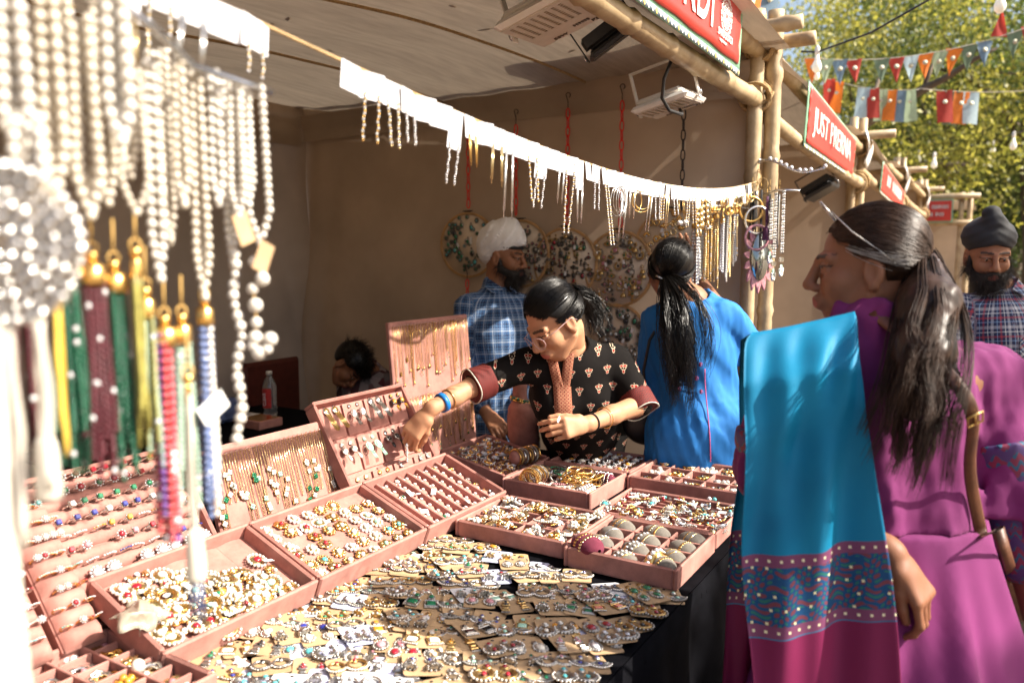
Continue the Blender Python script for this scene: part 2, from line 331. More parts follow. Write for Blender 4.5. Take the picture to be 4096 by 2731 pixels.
# table with black cloth
TZ = .78; TX0, TX1, TY0, TY1 = .12, 2.88, .61, 2.02
tb = thing('display_table', 'long trestle table under a black cloth, loaded with pink jewellery trays', 'table')
m = MB(); m.box((TX0 + .02, TY0 + .02, TZ - .04), (TX1 - .02, TY1 - .02, TZ - .006)); ob('table_top', m.mesh('table_top', 'bamboo'), tb)
for x in (TX0 + .1, TX1 - .1):
    for y in (TY0 + .12, TY1 - .12): m = MB(); m.box((x - .02, y - .02, 0), (x + .02, y + .02, TZ - .04)); ob('leg', m.mesh('leg', 'steel'), tb)
def clothpt(a, d):                                          # perimeter position a, drop d
    P = [(TX0, TY0), (TX1, TY0), (TX1, TY1), (TX0, TY1)]; L = [TX1 - TX0, TY1 - TY0, TX1 - TX0, TY1 - TY0]; tot = sum(L); s_ = (a % 1) * tot; k = 0
    while s_ > L[k] and k < 3: s_ -= L[k]; k += 1
    p, q = P[k], P[(k + 1) % 4]; t = s_ / L[k]; nx, ny = [(0, -1), (1, 0), (0, 1), (-1, 0)][k]
    e = .006 + d * (.05 + .05 * math.sin(a * tot * 14) + .03 * math.sin(a * tot * 31 + 1))
    edge = min(t, 1 - t) * L[k]; e *= min(1, edge / .05 + .3)
    return (p[0] + (q[0] - p[0]) * t + nx * e, p[1] + (q[1] - p[1]) * t + ny * e, TZ - d * .74)
m = MB(); m.sheet(lambda u, v: clothpt(1 - u * .99999, v), 260, 10, .002)
m.box((TX0 - .003, TY0 - .003, TZ - .005), (TX1 + .003, TY1 + .003, TZ - .0005)); ob('table_cloth', m.mesh('table_cloth', 'black_cloth'), tb)

# ---- banners
def lettering(txt, size, name='lettering'):
    c = bpy.data.curves.new(name, 'FONT'); c.body = txt; c.size = size; c.extrude = .0015; c.align_x = 'LEFT'; o = bpy.data.objects.new(name, c); COL.objects.link(o)
    dg = bpy.context.evaluated_depsgraph_get(); me = bpy.data.meshes.new_from_object(o.evaluated_get(dg)); bpy.data.objects.remove(o); return me
def banner(name_, label, x0, x1, zb0, zt0, zb1, zt1, y, lean=.10, scallop=True):
    b = thing('shop_banner', label, 'banner')
    def P(u, v, off=0):
        z = (zb0 + (zb1 - zb0) * u) * (1 - v) + (zt0 + (zt1 - zt0) * u) * v
        return (x0 + (x1 - x0) * u, y - off - lean * v, z)
    m = MB(); m.sheet(lambda u, v: P(u, v), 30, 6, .004); ob('backing', m.mesh('backing', 'banner_green'), b)
    bw = .055 * (zt0 - zb0) / (zt0 - zb0); H = zt0 - zb0; ku, kv = .035 / (x1 - x0), .055
    def Q(u, v):
        wv = .008 * math.sin(v * 26) if scallop else 0
        return P(ku + (1 - 2 * ku) * u + (wv * .6 * (1 if u > .5 else -1) if (u < .01 or u > .99) else 0), kv * 1.35 + (1 - 2.2 * kv) * v + (.006 * math.sin(u * 40) if scallop and v < .01 else 0), .006)
    m = MB(); m.sheet(Q, 30, 12, .003); ob('red_field', m.mesh('red_field', 'banner_red'), b)
    n = int((x1 - x0) / .03); m = MB()
    for i in range(n):
        c = Vector(P((i + .5) / n, .025, .006)); d = .010
        m.add([c + Vector((-d, 0, 0)), c + Vector((0, 0, -d)), c + Vector((d, 0, 0)), c + Vector((0, 0, d))], [(0, 1, 2, 3)], i % 3 == 0)
    m.sheet(lambda u, v: P(u, .003 + .047 * v, .003), 20, 1, .002, 2)
    ob('pattern_strip', m.mesh('pattern_strip', ['banner_white', 'banner_gold', 'banner_navy']), b)
    return b, P
def stick(b, me, P, u, v, H, L, sx=1, name='lettering', mt='banner_white', right=False):
    if right: me.transform(Matrix.Translation((-max(q.co.x for q in me.vertices), 0, 0)))
    a = Vector(P(u, v, .012)); dx = (Vector(P(u + .2, v, .012)) - a).normalized(); dz = (Vector(P(u, v + .2, .012)) - a).normalized(); n = dx.cross(dz)
    M = Matrix((dx * sx, dz, n)).transposed().to_4x4(); M.translation = a; me.transform(M); me.materials.clear(); me.materials.append(MATS[mt]); ob(name, me, b)
b1, P1 = banner('b', 'large red stall banner with white lettering and emblem above the stall front', 1.0, 3.02, 2.29, 2.74, 2.255, 2.70, .872, .015)
stick(b1, lettering('SANDOOKDI', .30), P1, .822, .185, 1, 1, .62, right=True)
def mandala(r):
    m = MB()
    for k, (rr, n) in enumerate(((.35, 10), (.62, 14), (.92, 18))):
        m.torus(r * rr, r * .035, 0, 24, 4)
        for i in range(n): a = 2 * PI * i / n; m.torus(r * .11, r * .03, 0, 8, 4, c=(r * (rr + .02) * math.cos(a), r * (rr + .02) * math.sin(a), 0))
    for i in range(8): a = 2 * PI * i / 8; m.bead((r * .2 * math.cos(a), r * .2 * math.sin(a), 0), r * .08)
    for v in range(len(m.v)): m.v[v] = (m.v[v][0], m.v[v][1] * 1.0, m.v[v][2] * .2)
    return m.mesh('emblem', 'banner_white')
stick(b1, mandala(.062), P1, .895, .345, 1, 1, 1, 'emblem')
stick(b1, lettering('SANDOOKDI', .034), P1, .852, .175, 1, 1, .82); stick(b1, lettering('FINE JEWELLERY', .013), P1, .862, .135, 1, 1, .9)
b2, P2 = banner('b', 'red banner lettered in white hanging on the second stall', 4.16, 5.66, 2.13, 2.44, 2.095, 2.34, .87, .015)
stick(b2, lettering('JUST PRERNA', .165), P2, .10, .34, 1, 1, 1.16)
b3, P3 = banner('b', 'small slanting red banner on the third stall with a blurred white line', 6.95, 8.6, 2.09, 2.33, 2.01, 2.20, .86, .015)
def strokes(n, w_, h, seed, gaps=(2,)):                       # a line of writing too blurred to read
    q = random.Random(seed); m = MB(); x = 0
    for i in range(n):
        a = w_ / n * (.55 + .3 * q.random())
        if i not in gaps:
            m.box((x, 0, 0), (x + a * .3, h, .003)); m.box((x, h * q.choice((0, .4, .8)), 0), (x + a * .85, h * .2 + h * q.choice((0, .4, .8)), .003)) ; m.box((x + a * .6, 0, .0005), (x + a * .85, h, .0035))
        x += w_ / n
    return m.mesh('lettering', 'banner_white')
stick(b3, strokes(9, 1.1, .085, 3), P3, .18, .38, 1, 1, 1)
b4 = thing('shop_sign', 'small red sign with two white lines on the stall closing the row', 'sign')
m = MB(); m.box((12.44, .61, 2.04), (12.455, .985, 2.35)); ob('backing', m.mesh('backing', 'banner_green'), b4)
m = MB(); m.box((12.43, .63, 2.06), (12.4395, .965, 2.33)); ob('red_field', m.mesh('red_field', 'banner_red'), b4)
for z, wd, n, y in ((2.225, .29, 11, .945), (2.125, .19, 7, .90)):
    me = strokes(n, wd, .05, n); me.transform(Matrix.Translation((12.426, y, z)) @ Matrix(((0, 0, -1), (-1, 0, 0), (0, 1, 0))).to_4x4()); ob('lettering', me, b4)

# ---- flood lights
def flood(M, label, white=True, group=None):
    f = thing('flood_light', label, 'flood light', M, group); a, b_ = ('white_plastic', 'lamp_face') if white else ('black_plastic', 'black_plastic')
    m = MB(); m.box((-.15, -.11, 0), (.15, .11, .022), bev=.012); m.box((-.13, -.09, .02), (.13, .09, .045), bev=.012); ob('housing', m.mesh('housing', a), f)
    m = MB(); m.box((-.135, -.095, -.004), (.135, .095, .002)); ob('glass_panel', m.mesh('glass_panel', b_), f)
    if white:
        m = MB()
        for i in range(10):
            for j in range(8): m.box((-.115 + i * .0145, -.075 + j * .0205, -.0058), (-.107 + i * .0145, -.0665 + j * .0205, -.0035))
        ob('led_array', m.mesh('led_array', 'led'), f)
        for txt, y, sz in (('50W', .06, .022), ('P65', -.06, .022)):
            me = lettering(txt, sz); me.materials.append(MATS['lamp_print']); me.transform(Matrix.Translation((.118, y - .01, -.006)) @ Matrix.Rotation(R(90), 4, 'Z') @ Matrix.Rotation(PI, 4, 'Y')); ob('lettering', me, f)
        me = strokes(6, .05, .014, 8, ()); me.materials.clear(); me.materials.append(MATS['lamp_print']); me.transform(Matrix.Translation((.09, -.025, -.004)) @ Matrix.Rotation(R(90), 4, 'Z') @ Matrix.Rotation(PI, 4, 'Y')); ob('lettering', me, f)
    m = MB()
    if not white:
        for i in range(12): m.box((-.13 + i * .022, -.10, .045), (-.122 + i * .022, .10, .085))
        ob('cooling_fins', m.mesh('cooling_fins', a), f); m = MB()
    for s_ in (-1, 1): m.box((-.015, s_ * .118 - .0025, -.0), (.015, s_ * .118 + .0025, .17))
    m.box((-.015, -.12, .165), (.015, .12, .17)); ob('bracket', m.mesh('bracket', a), f)
    m = MB()
    for s_ in (-1, 1): m.lathe([(.011, 0), (.011, .008)], 0, 8, M=T(0, s_ * .121, .02, 0, R(-90 * s_)))
    ob('bolt', m.mesh('bolt', 'steel'), f); return f
flood(T(1.94, 1.06, 2.215, R(3), R(-18), R(-5)), 'large white LED flood light hung beside the big red banner')
flood(T(2.80, 1.05, 2.125, R(3), R(-14), R(-5), .95), 'white LED flood light with a looped black cable, under the front beam')
flood(T(2.42, .84 + .26, 2.27, R(20), R(-35), R(-12), .8), 'black finned flood light on the front beam between two white ones', False)
flood(T(5.3, .98, 1.98, R(0), R(-30), 0, .9), 'black flood light under the second stall banner', False)
flood(T(8.1, .98, 1.92, R(0), R(-30), 0, .9), 'black flood light under the third stall banner', False)
m = MB(); m.tube([(2.58, .96, 2.25), (2.58, .99, 2.18), (2.59, 1.0, 2.12), (2.66, 1.0, 2.09), (2.76, .99, 2.09), (2.86, 1.03, 2.12), (2.90, 1.06, 2.15)], .006, 0, 6)
ob('power_cable', m.mesh('power_cable', 'dark_wire'), None, None, 'black power cable looping from the front beam to a flood light', 'cable')

mat('dry_leaf', (.12, .07, .02), .8)
LEAF = MB(); LEAF.add([(-.028, 0, 0), (-.008, .008, .003), (.012, .007, .003), (.03, 0, 0), (.012, -.007, .003), (-.008, -.008, .003), (-.028, 0, .0015), (.03, 0, .0015)], [(0, 1, 2, 3, 4, 5)]); LEAF = LEAF.mesh('dry_leaf', 'dry_leaf')
for i in range(16):
    x, y = 1.1 + 2.2 * rnd.random(), 1.15 + 1.3 * rnd.random(); ob('dry_leaf', LEAF, None, T(x, y, roof_z(x, y) + .004, rnd.uniform(0, 6), 0, 0, rnd.uniform(.7, 1.3)), 'small dry leaf fallen on the canvas roof', 'leaf', 'dry leaves on the roof')
# ================================================================ jewellery materials
def suede(name, col):
    m, t, p = newmat(name); n = noise(t, 14, 5, 'Object', None, .7); n2 = noise(t, 420, 2)
    c = ramp(t, n.outputs[0], [(.25, tuple(x * .62 for x in col)), (.55, col), (.8, tuple(min(1, x * 1.25) for x in col))])
    t.links.new(c, p.inputs['Base Color']); p.inputs['Roughness'].default_value = .95; p.inputs['Specular IOR Level'].default_value = .15
    p.inputs['Sheen Weight'].default_value = .12; p.inputs['Sheen Roughness'].default_value = .35; p.inputs['Sheen Tint'].default_value = (1, .75, .68, 1); bump(t, p, n2.outputs[0], .35, .001)
suede('suede', (.43, .205, .17)); suede('grey_suede', (.20, .18, .155)); suede('plum_suede', (.17, .035, .06))
mat('silver', (.42, .40, .37), .32, .9, var=.55, scale=260); mat('bright_silver', (.78, .76, .72), .18, .95, var=.2, scale=200); mat('gold', (.80, .50, .16), .25, .95, var=.2, scale=150)
mat('oxid', (.17, .155, .13), .38, .8, var=.5, scale=220); mat('old_gold', (.50, .33, .13), .35, .9, var=.45, scale=220); mat('pale_gold', (.86, .66, .34), .22, .95, var=.15, scale=150)
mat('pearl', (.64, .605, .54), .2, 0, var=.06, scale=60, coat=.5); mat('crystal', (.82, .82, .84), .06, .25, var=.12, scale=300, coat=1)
for nm, c in dict(emerald=(.01, .16, .07), turquoise=(.09, .42, .44), ruby=(.30, .012, .025), sapphire=(.02, .03, .22), amber=(.55, .25, .03), onyx=(.01, .01, .012), rose=(.55, .24, .27), mint=(.35, .62, .48), lemon=(.55, .46, .06), ivory=(.75, .70, .60)).items(): mat(nm, c, .12, 0, var=.3, scale=120, coat=.8)
mat('kraft', (.43, .285, .155), .85, var=.12, scale=25, bmp=.2, bscale=300); objrandom_mix('kraft', .14)
mat('white_card', (.62, .62, .64), .7, var=.03); mat('lilac_card', (.52, .53, .70), .7, var=.04); mat('tag', (.80, .79, .77), .7, var=.03); mat('ink', (.12, .09, .09), .7)
STONES = ['emerald', 'turquoise', 'ruby', 'sapphire', 'amber', 'onyx', 'rose', 'mint', 'crystal', 'ivory']
SWORD = dict(emerald='green', turquoise='turquoise', ruby='red', sapphire='blue', amber='amber', onyx='black', rose='pink', mint='mint green', crystal='clear', ivory='ivory', lemon='yellow', pearl='pearl', gold='gold', pale_gold='pale gold')
MWORD = dict(oxid='dark silver', silver='oxidised silver', gold='gold', old_gold='antique gold', bright_silver='bright silver', pale_gold='pale gold')

# ---------------------------------------------------------------- earring shapes, lying flat, hanging towards -y; returns (metal mesh, stone mesh)
def jh(kind, metal, stone, drop='pearl'):
    m, s = MB(), MB()
    if kind == 'jhumka':
        m.lathe([(.0075, 0), (.0075, .002), (.004, .004)], 0, 10)
        for i in range(9): a = 2 * PI * i / 9; m.bead((.0075 * math.cos(a), .0075 * math.sin(a), .002), .0018, 0, 5, 3)
        s.bead((0, 0, .003), .0042, 0, 7, 4, (1, 1, .7))
        m.lathe([(.002, 0), (.006, -.003), (.0115, -.011), (.013, -.017), (.012, -.018)], 0, 10, M=T(0, -.012, .006, 0, R(-78)) @ Matrix.Rotation(PI, 4, 'X') @ Matrix.Rotation(PI, 4, 'X'))
        for i in range(9): a = 2 * PI * i / 9; m.bead((.0125 * math.cos(a), -.032, .0075 + .0065 * math.sin(a)), .0024, 1, 5, 4)
    elif kind == 'chandbali':
        m.lathe([(.008, 0), (.008, .002), (.005, .0035)], 0, 10); s.bead((0, 0, .003), .005, 0, 8, 4, (1, 1, .6))
        m.torus(.0155, .0032, 0, 14, 5, c=(0, -.026, .003), a0=R(120), a1=R(420)); m.torus(.011, .0015, 0, 12, 4, c=(0, -.027, .003), a0=R(110), a1=R(430))
        for i in range(13): a = R(150 + 240 * i / 12); m.bead((.021 * math.cos(a), -.026 + .021 * math.sin(a), .003), .0027, 1, 5, 4)
        s.bead((0, -.026, .004), .0048, 0, 8, 4, (1, 1.3, .6))
    elif kind == 'oval':
        m.lathe([(.006, 0), (.006, .002), (.003, .003)], 0, 8)
        for i in range(16): a = 2 * PI * i / 16; m.bead((.0125 * math.cos(a), -.024 + .0165 * math.sin(a), .002), .0026, 0 if i % 2 else 1, 5, 3)
        m.lathe([(.0115, 0), (.0115, .003), (.009, .004)], 0, 14, M=T(0, -.024, 0) @ Matrix.Diagonal((1, 1.35, 1, 1))); s.bead((0, -.024, .004), .0088, 0, 10, 4, (1, 1.35, .45))
    elif kind == 'bar':
        y = 0
        for i, (w_, h) in enumerate(((.006, .006), (.009, .010), (.006, .010), (.0085, .007))):
            m.box((-w_, y - h, 0), (w_, y, .004), bev=.0015); y -= h + .0025; m.torus(.0025, .0008, 0, 6, 3, c=(0, y + .0012, .002))
        for i in range(7): m.bead((-.0075 + i * .0025, y - .003 - .0015 * (i % 2), .002), .0018, 1, 5, 3); m.tube([(-.0075 + i * .0025, y, .002), (-.0075 + i * .0025, y - .004, .002)], .0006, 0, 3)
        s.bead((0, -.0135, .004), .0055, 0, 8, 4, (1, .9, .5)); s.bead((0, -.003, .004), .003, 0, 6, 4)
    elif kind == 'hoop':
        m.torus(.015, .0026, 0, 18, 5, c=(0, -.014, .003))
        for i in range(11): a = R(195 + 150 * i / 10); m.bead((.0185 * math.cos(a), -.014 + .0185 * math.sin(a), .003), .0024, 1, 5, 4)
        m.lathe([(.005, 0), (.005, .003)], 0, 8); s.bead((0, 0, .004), .004, 0, 7, 4, (1, 1, .6))
    elif kind == 'frame':
        m.box((-.007, -.007, 0), (.007, .007, .003), bev=.001); s.box((-.0045, -.0045, .003), (.0045, .0045, .0055), bev=.0012)
        for a in range(4):
            b = [(-.014, -.036, .014, -.033), (-.014, -.015, .014, -.012), (-.014, -.033, -.011, -.015), (.011, -.033, .014, -.015)][a]; m.box((b[0], b[1], 0), (b[2], b[3], .004), bev=.001)
        s.box((-.0095, -.0315, .001), (.0095, -.0165, .0045), bev=.002)
        for i in range(8): m.bead((-.0122 + i * .0035, -.039, .002), .0022, 1, 5, 4)
        m.torus(.003, .0008, 0, 6, 3, c=(0, -.0095, .002))
    elif kind == 'fan':
        m.lathe([(.0065, 0), (.0065, .002), (.003, .004)], 0, 9); s.bead((0, 0, .003), .004, 0, 7, 4, (1, 1, .6))
        m.prism([(0, -.010)] + [(.021 * math.sin(R(-60 + 12 * i)), -.012 - .021 * math.cos(R(-60 + 12 * i))) for i in range(11)], 0, .003)
        for i in range(11): a = R(-60 + 12 * i); m.bead((.0225 * math.sin(a), -.012 - .0225 * math.cos(a), .0025), .0026, 1, 5, 4); m.tube([(0, -.012, .003), (.02 * math.sin(a), -.012 - .02 * math.cos(a), .0035)], .0009, 0, 3)
        s.bead((0, -.022, .0035), .005, 0, 8, 4, (1, 1, .5))
    elif kind == 'stud':                                     # kundan flower stud
        m.lathe([(.008, 0), (.0088, .003), (.0075, .006), (.004, .0075)], 0, 12)
        for i in range(9): a = 2 * PI * i / 9; m.bead((.0098 * math.cos(a), .0098 * math.sin(a), .004), .0032, 1, 6, 4)
        s.bead((0, 0, .0075), .0058, 0, 9, 4, (1, 1, .6))
    elif kind == 'flower':
        for i in range(6): a = 2 * PI * i / 6; m.bead((.0085 * math.cos(a), .0085 * math.sin(a), .004), .0062, 0, 7, 4, (1, 1, .45))
        s.bead((0, 0, .006), .0048, 0, 8, 4); m.lathe([(.006, 0), (.006, .003)], 0, 8)
    elif kind == 'medal':                                    # large round pendant
        m.lathe([(.013, 0), (.0145, .002), (.0125, .004), (.007, .005)], 0, 16); s.bead((0, 0, .005), .0078, 0, 10, 5, (1, 1, .55))
        for i in range(16): a = 2 * PI * i / 16; m.bead((.0168 * math.cos(a), .0168 * math.sin(a), .003), .0032, 1, 5, 4)
    elif kind == 'pearl_drop':
        m.tube([(0, 0, .002), (0, -.02, .002)], .001, 0, 4); s.bead((0, -.026, .005), .0058, 0, 9, 6); m.bead((0, 0, .003), .004, 0, 7, 4)
    elif kind == 'shell':
        for i in range(7): a = R(-48 + 16 * i); m.tube([(0, 0, .002), (.010 * math.sin(a), -.010 * math.cos(a), .0045), (.018 * math.sin(a), -.018 * math.cos(a), .003)], [.001, .0026, .0022], 0, 5)
        s.bead((0, 0, .003), .004, 0, 7, 4)
    elif kind == 'twist':
        m.torus(.011, .0032, 0, 16, 5, c=(0, 0, .004), wave=.0015); m.torus(.011, .0018, 0, 16, 4, c=(0, 0, .007), wave=-.002); s.bead((0, .011, .007), .0035, 0, 7, 4)
    elif kind == 'cluster':
        for i in range(6): a = 2 * PI * i / 5; r = .0 if i == 5 else .007; s.bead((r * math.cos(a), r * math.sin(a), .005 + (.004 if i == 5 else 0)), .0046, 0, 7, 5)
        m.lathe([(.008, 0), (.008, .002)], 0, 9)
    elif kind == 'leafy':
        for i in range(5): a = R(-70 + 35 * i); m.bead((.010 * math.sin(a), .010 * math.cos(a) - .003, .0035), .0085, 0, 6, 4, (.45 + .3 * abs(math.sin(a)), .9 - .3 * abs(math.sin(a)), .28))
        s.bead((0, -.004, .005), .0035, 0, 7, 4)
    return m.mesh('earring', [metal, drop]), s.mesh('stone', [stone])
CACHE = {}
def tpl(kind, metal, stone, drop='pearl'):
    k = (kind, metal, stone, drop)
    if k not in CACHE: a, b = jh(*k); CACHE[k] = (a, [('stone', b)])
    return CACHE[k]
def ring_tpl(metal, stone, style):
    k = ('ring', metal, stone, style)
    if k not in CACHE:
        m, s = MB(), MB(); m.torus(.0092, .0013, 0, 16, 5, ax='y', c=(0, 0, .0092))
        if style == 'square': m.box((-.005, -.005, .0175), (.005, .005, .020), bev=.001); s.box((-.0038, -.0038, .020), (.0038, .0038, .0235), bev=.0012)
        elif style == 'round':
            m.lathe([(.003, 0), (.0052, .0025)], 0, 8, (0, 0, .0178)); s.bead((0, 0, .0215), .0046, 0, 9, 5, (1, 1, .7))
            for i in range(9): a = 2 * PI * i / 9; m.bead((.006 * math.cos(a), .006 * math.sin(a), .0205), .0014, 1, 4, 3)
        elif style == 'big':
            m.lathe([(.004, 0), (.008, .003)], 0, 10, (0, 0, .0178)); s.bead((0, 0, .022), .0072, 0, 10, 5, (1, 1, .65))
            for i in range(12): a = 2 * PI * i / 12; m.bead((.0092 * math.cos(a), .0092 * math.sin(a), .0205), .002, 1, 5, 3)
        else:                                                # band set with small stones
            m.torus(.0095, .0019, 0, 14, 5, ax='y', c=(0, 0, .0095), a0=R(20), a1=R(160))
            for i in range(6): a = R(45 + 18 * i); s.bead((.0115 * math.cos(a), 0, .0095 + .0115 * math.sin(a)), .0015, 0, 5, 3)
        CACHE[k] = (m.mesh('ring', [metal, 'crystal']), [('stone', s.mesh('stone', [stone]))])
    return CACHE[k]

# ---------------------------------------------------------------- trays
def tray(name, label, M, W, D_, H, dx=(), dy=(), floor=.012, cat='tray', fm='suede', slots=None):
    t = thing(name, label, cat, M); r = .011
    m = MB(); m.box((r, r, 0), (W - r, D_ - r, floor)); ob('floor', m.mesh('floor', fm), t)
    for lo_, hi_ in (((0, 0, 0), (W, r, H)), ((0, D_ - r, 0), (W, D_, H)), ((0, r + .0005, 0), (r, D_ - r - .0005, H)), ((W - r, r + .0005, 0), (W, D_ - r - .0005, H))):
        m = MB(); m.box(lo_, hi_, bev=.004); ob('wall', m.mesh('wall', 'suede'), t)
    for x in dx: m = MB(); m.box((x - .003, r + .001, floor), (x + .003, D_ - r - .001, H - .010), bev=.0015); ob('divider', m.mesh('divider', 'suede'), t)
    for y in dy:
        xs = [r] + list(dx) + [W - r]
        for a, b in zip(xs[:-1], xs[1:]): m = MB(); m.box((a + .0035, y - .003, floor), (b - .0035, y + .003, H - .0105), bev=.0015); ob('divider', m.mesh('divider', 'suede'), t)
    return t
TAGM = MB(); TAGM.box((-.006, -.010, 0), (.006, .010, .0006)); TAGM = TAGM.mesh('price_tag', 'tag')
TILT = R(21); TD = .268
def tilted(x): return T(x, 1.335 + .012, TZ + .004, 0, TILT)
FLO = .026                                                   # floor thickness of the tilted trays

# tray of kundan studs
tE = tray('earring_tray', 'pink suede tray tilted toward the aisle holding rows of round kundan studs', tilted(1.305), .41, TD, .062, floor=.034)
rows = 6; cols = 8
for j in range(rows):
    for i in range(cols):
        if (j == 5 and i > 5) or rnd.random() < .03: continue
        big = j in (2, 4)
        x = .036 + i * .0485 + rnd.uniform(-.004, .004); y = .032 + j * .041 + rnd.uniform(-.003, .003)
        mt = rnd.choice(['gold', 'gold', 'old_gold', 'pale_gold']); stn = rnd.choice(['ivory', 'pearl', 'crystal', 'crystal', 'mint', 'ruby'] if j not in (1,) else ['mint', 'turquoise', 'ivory'])
        kd = rnd.choice(['stud', 'stud', 'flower', 'medal'] if j != 0 else ['stud', 'flower'])
        put(tpl(kd, mt, stn, rnd.choice(['pearl', 'pale_gold', 'crystal', 'old_gold'])), 'stud_earring', tilted(1.305) @ T(x, y, .034, rnd.uniform(0, 6), R(8), 0, {'stud': 1.5, 'flower': 1.45, 'medal': 1.1}[kd]),
            f'{MWORD[mt]} {kd if kd != "medal" else "round"} stud with {SWORD[stn]} centre in the kundan tray', 'earring', 'studs in the kundan tray')
        if rnd.random() < .12: ob('price_tag', TAGM, None, tilted(1.305) @ T(x + .018, y - .008, .040, rnd.uniform(0, 6), R(20)), 'small white price tag lying among the kundan studs', 'price tag', 'tags in the kundan tray')

# tray with slanting ribs and small crystal studs
MF = tilted(1.722); tF = tray('stud_tray', 'tilted pink suede tray with long ribs and rows of tiny crystal studs', MF, .412, TD, .062, floor=.022)
PADM = MB(); PADM.grid(lambda u, v: (-.020 + .040 * u, -.0145 + .029 * v, .010 * (1 - (2 * u - 1) ** 4) * (1 - (2 * v - 1) ** 6)), 6, 5); PADM = PADM.mesh('pad', 'suede')
RIBM = MB(); RIBM.box((-.004, .013, .022), (.004, TD - .013, .044), bev=.002); RIBM = RIBM.mesh('rib', 'suede')
for i in range(8):
    x = .0335 + i * .0495
    if i < 7: ob('rib', RIBM, tF, T(x + .0248, 0, 0))
    for j in range(7):
        y = .032 + j * .034; ob('pad', PADM, tF, T(x, y, .0225))
        big = rnd.random() < (.5 if i > 5 or j > 5 else .08)
        for s_ in (-1, 1):
            if big: kd, mt, stn, sc = rnd.choice(['flower', 'leafy', 'pearl_drop', 'cluster']), rnd.choice(['bright_silver', 'gold']), rnd.choice(['pearl', 'crystal', 'emerald']), .75
            else: kd, mt, stn, sc = 'stud', rnd.choice(['bright_silver', 'bright_silver', 'pale_gold']), 'crystal', .42
            put(tpl(kd, mt, stn, 'crystal'), 'stud_earring', MF @ T(x + s_ * .0085, y + .004, .0318, rnd.uniform(-1, 1), 0, 0, sc), ('tiny ' if sc < .5 else 'larger ') + f'{MWORD[mt]} {kd.replace("_", " ")} stud with {SWORD[stn]} stone in the ribbed tray', 'earring', 'studs in the ribbed tray')
# piled bridal earrings
MG = tilted(.89); tG = tray('bridal_earring_tray', 'tilted pink suede tray heaped with large pearl and kundan earrings, wide bare patches', MG, .408, TD, .062, floor=.024)
for i in range(5): m = MB(); m.grid(lambda u, v: (.014 + i * .0762 + .075 * u, .013 + (TD - .026) * v, .0245 + .006 * math.sin(u * PI)), 6, 4); ob('padded_strip', m.mesh('padded_strip', 'suede'), tG)
k = 0
for i in range(11):
    for j in range(7):
        if (i, j) in ((9, 3), (10, 3), (9, 6), (10, 6), (8, 6), (10, 5), (9, 5), (4, 6), (5, 6), (6, 6), (7, 6), (7, 5), (8, 5), (8, 4), (9, 4)): continue
        kd = rnd.choice(['chandbali', 'medal', 'medal', 'fan', 'stud', 'leafy', 'chandbali']); mt = rnd.choice(['gold', 'pale_gold', 'old_gold']); stn = rnd.choice(['crystal', 'pearl', 'ruby', 'mint', 'emerald', 'crystal', 'ivory'])
        sc = {'chandbali': 1.3, 'medal': 1.35, 'fan': 1.35, 'stud': 1.5, 'leafy': 1.5}[kd]
        put(tpl(kd, mt, stn), 'bridal_earring', MG @ T(.05 + i * .0308 + rnd.uniform(-.006, .006), .048 + j * .0285 + rnd.uniform(-.006, .006), .032 + .005 * rnd.random(), rnd.uniform(0, 6.28), R(rnd.uniform(-12, 12)), R(rnd.uniform(-12, 12)), sc),
            f'{MWORD[mt]} {dict(chandbali="crescent", medal="round", fan="fan shaped", stud="small round", leafy="leafy")[kd]} earring with {SWORD[stn]} stones in the heaped bridal tray', 'earring', 'earrings heaped in the bridal tray')
# ring tray standing steeply
MA = T(.80, 1.60, TZ + .02, 0, R(54)); tA = tray('ring_tray', 'steeply propped pink ring tray with rows of coloured stone rings', MA, .45, .36, .05, floor=.014)
for j in range(10):
    y = .03 + j * .0335
    m = MB(); m.grid(lambda u, v: (.012 + .426 * u, y - .0155 + .031 * v, .016 + .012 * (math.sin(v * PI) ** .6)), 4, 8); ob('ring_roll', m.mesh('ring_roll', 'suede'), tA)
    stn = [['pearl', 'amber', 'crystal'], ['crystal', 'ivory'], ['crystal', 'crystal'], ['sapphire', 'crystal'], ['ruby', 'rose'], ['crystal', 'amber'], ['sapphire', 'sapphire', 'crystal'], ['emerald', 'emerald', 'crystal'], ['emerald', 'ruby', 'ruby'], ['onyx', 'ruby']][j]
    for i in range(11):
        if rnd.random() < .1: continue
        s_ = rnd.choice(stn); sty = rnd.choice(['big', 'round', 'big'] if j < 3 else (['band'] if j in (3, 5) and rnd.random() < .6 else ['square', 'round', 'square']))
        put(ring_tpl('bright_silver', s_, sty), 'ring', MA @ T(.035 + i * .038 + rnd.uniform(-.006, .006), y + .0155, .012, rnd.uniform(-.25, .25), 0, 0, 1.6), f'silver ring with {sty if sty != "band" else "row of small"} {SWORD[s_]} stone{"s" if sty == "band" else ""} in the propped ring tray', 'ring', 'rings in the propped ring tray')
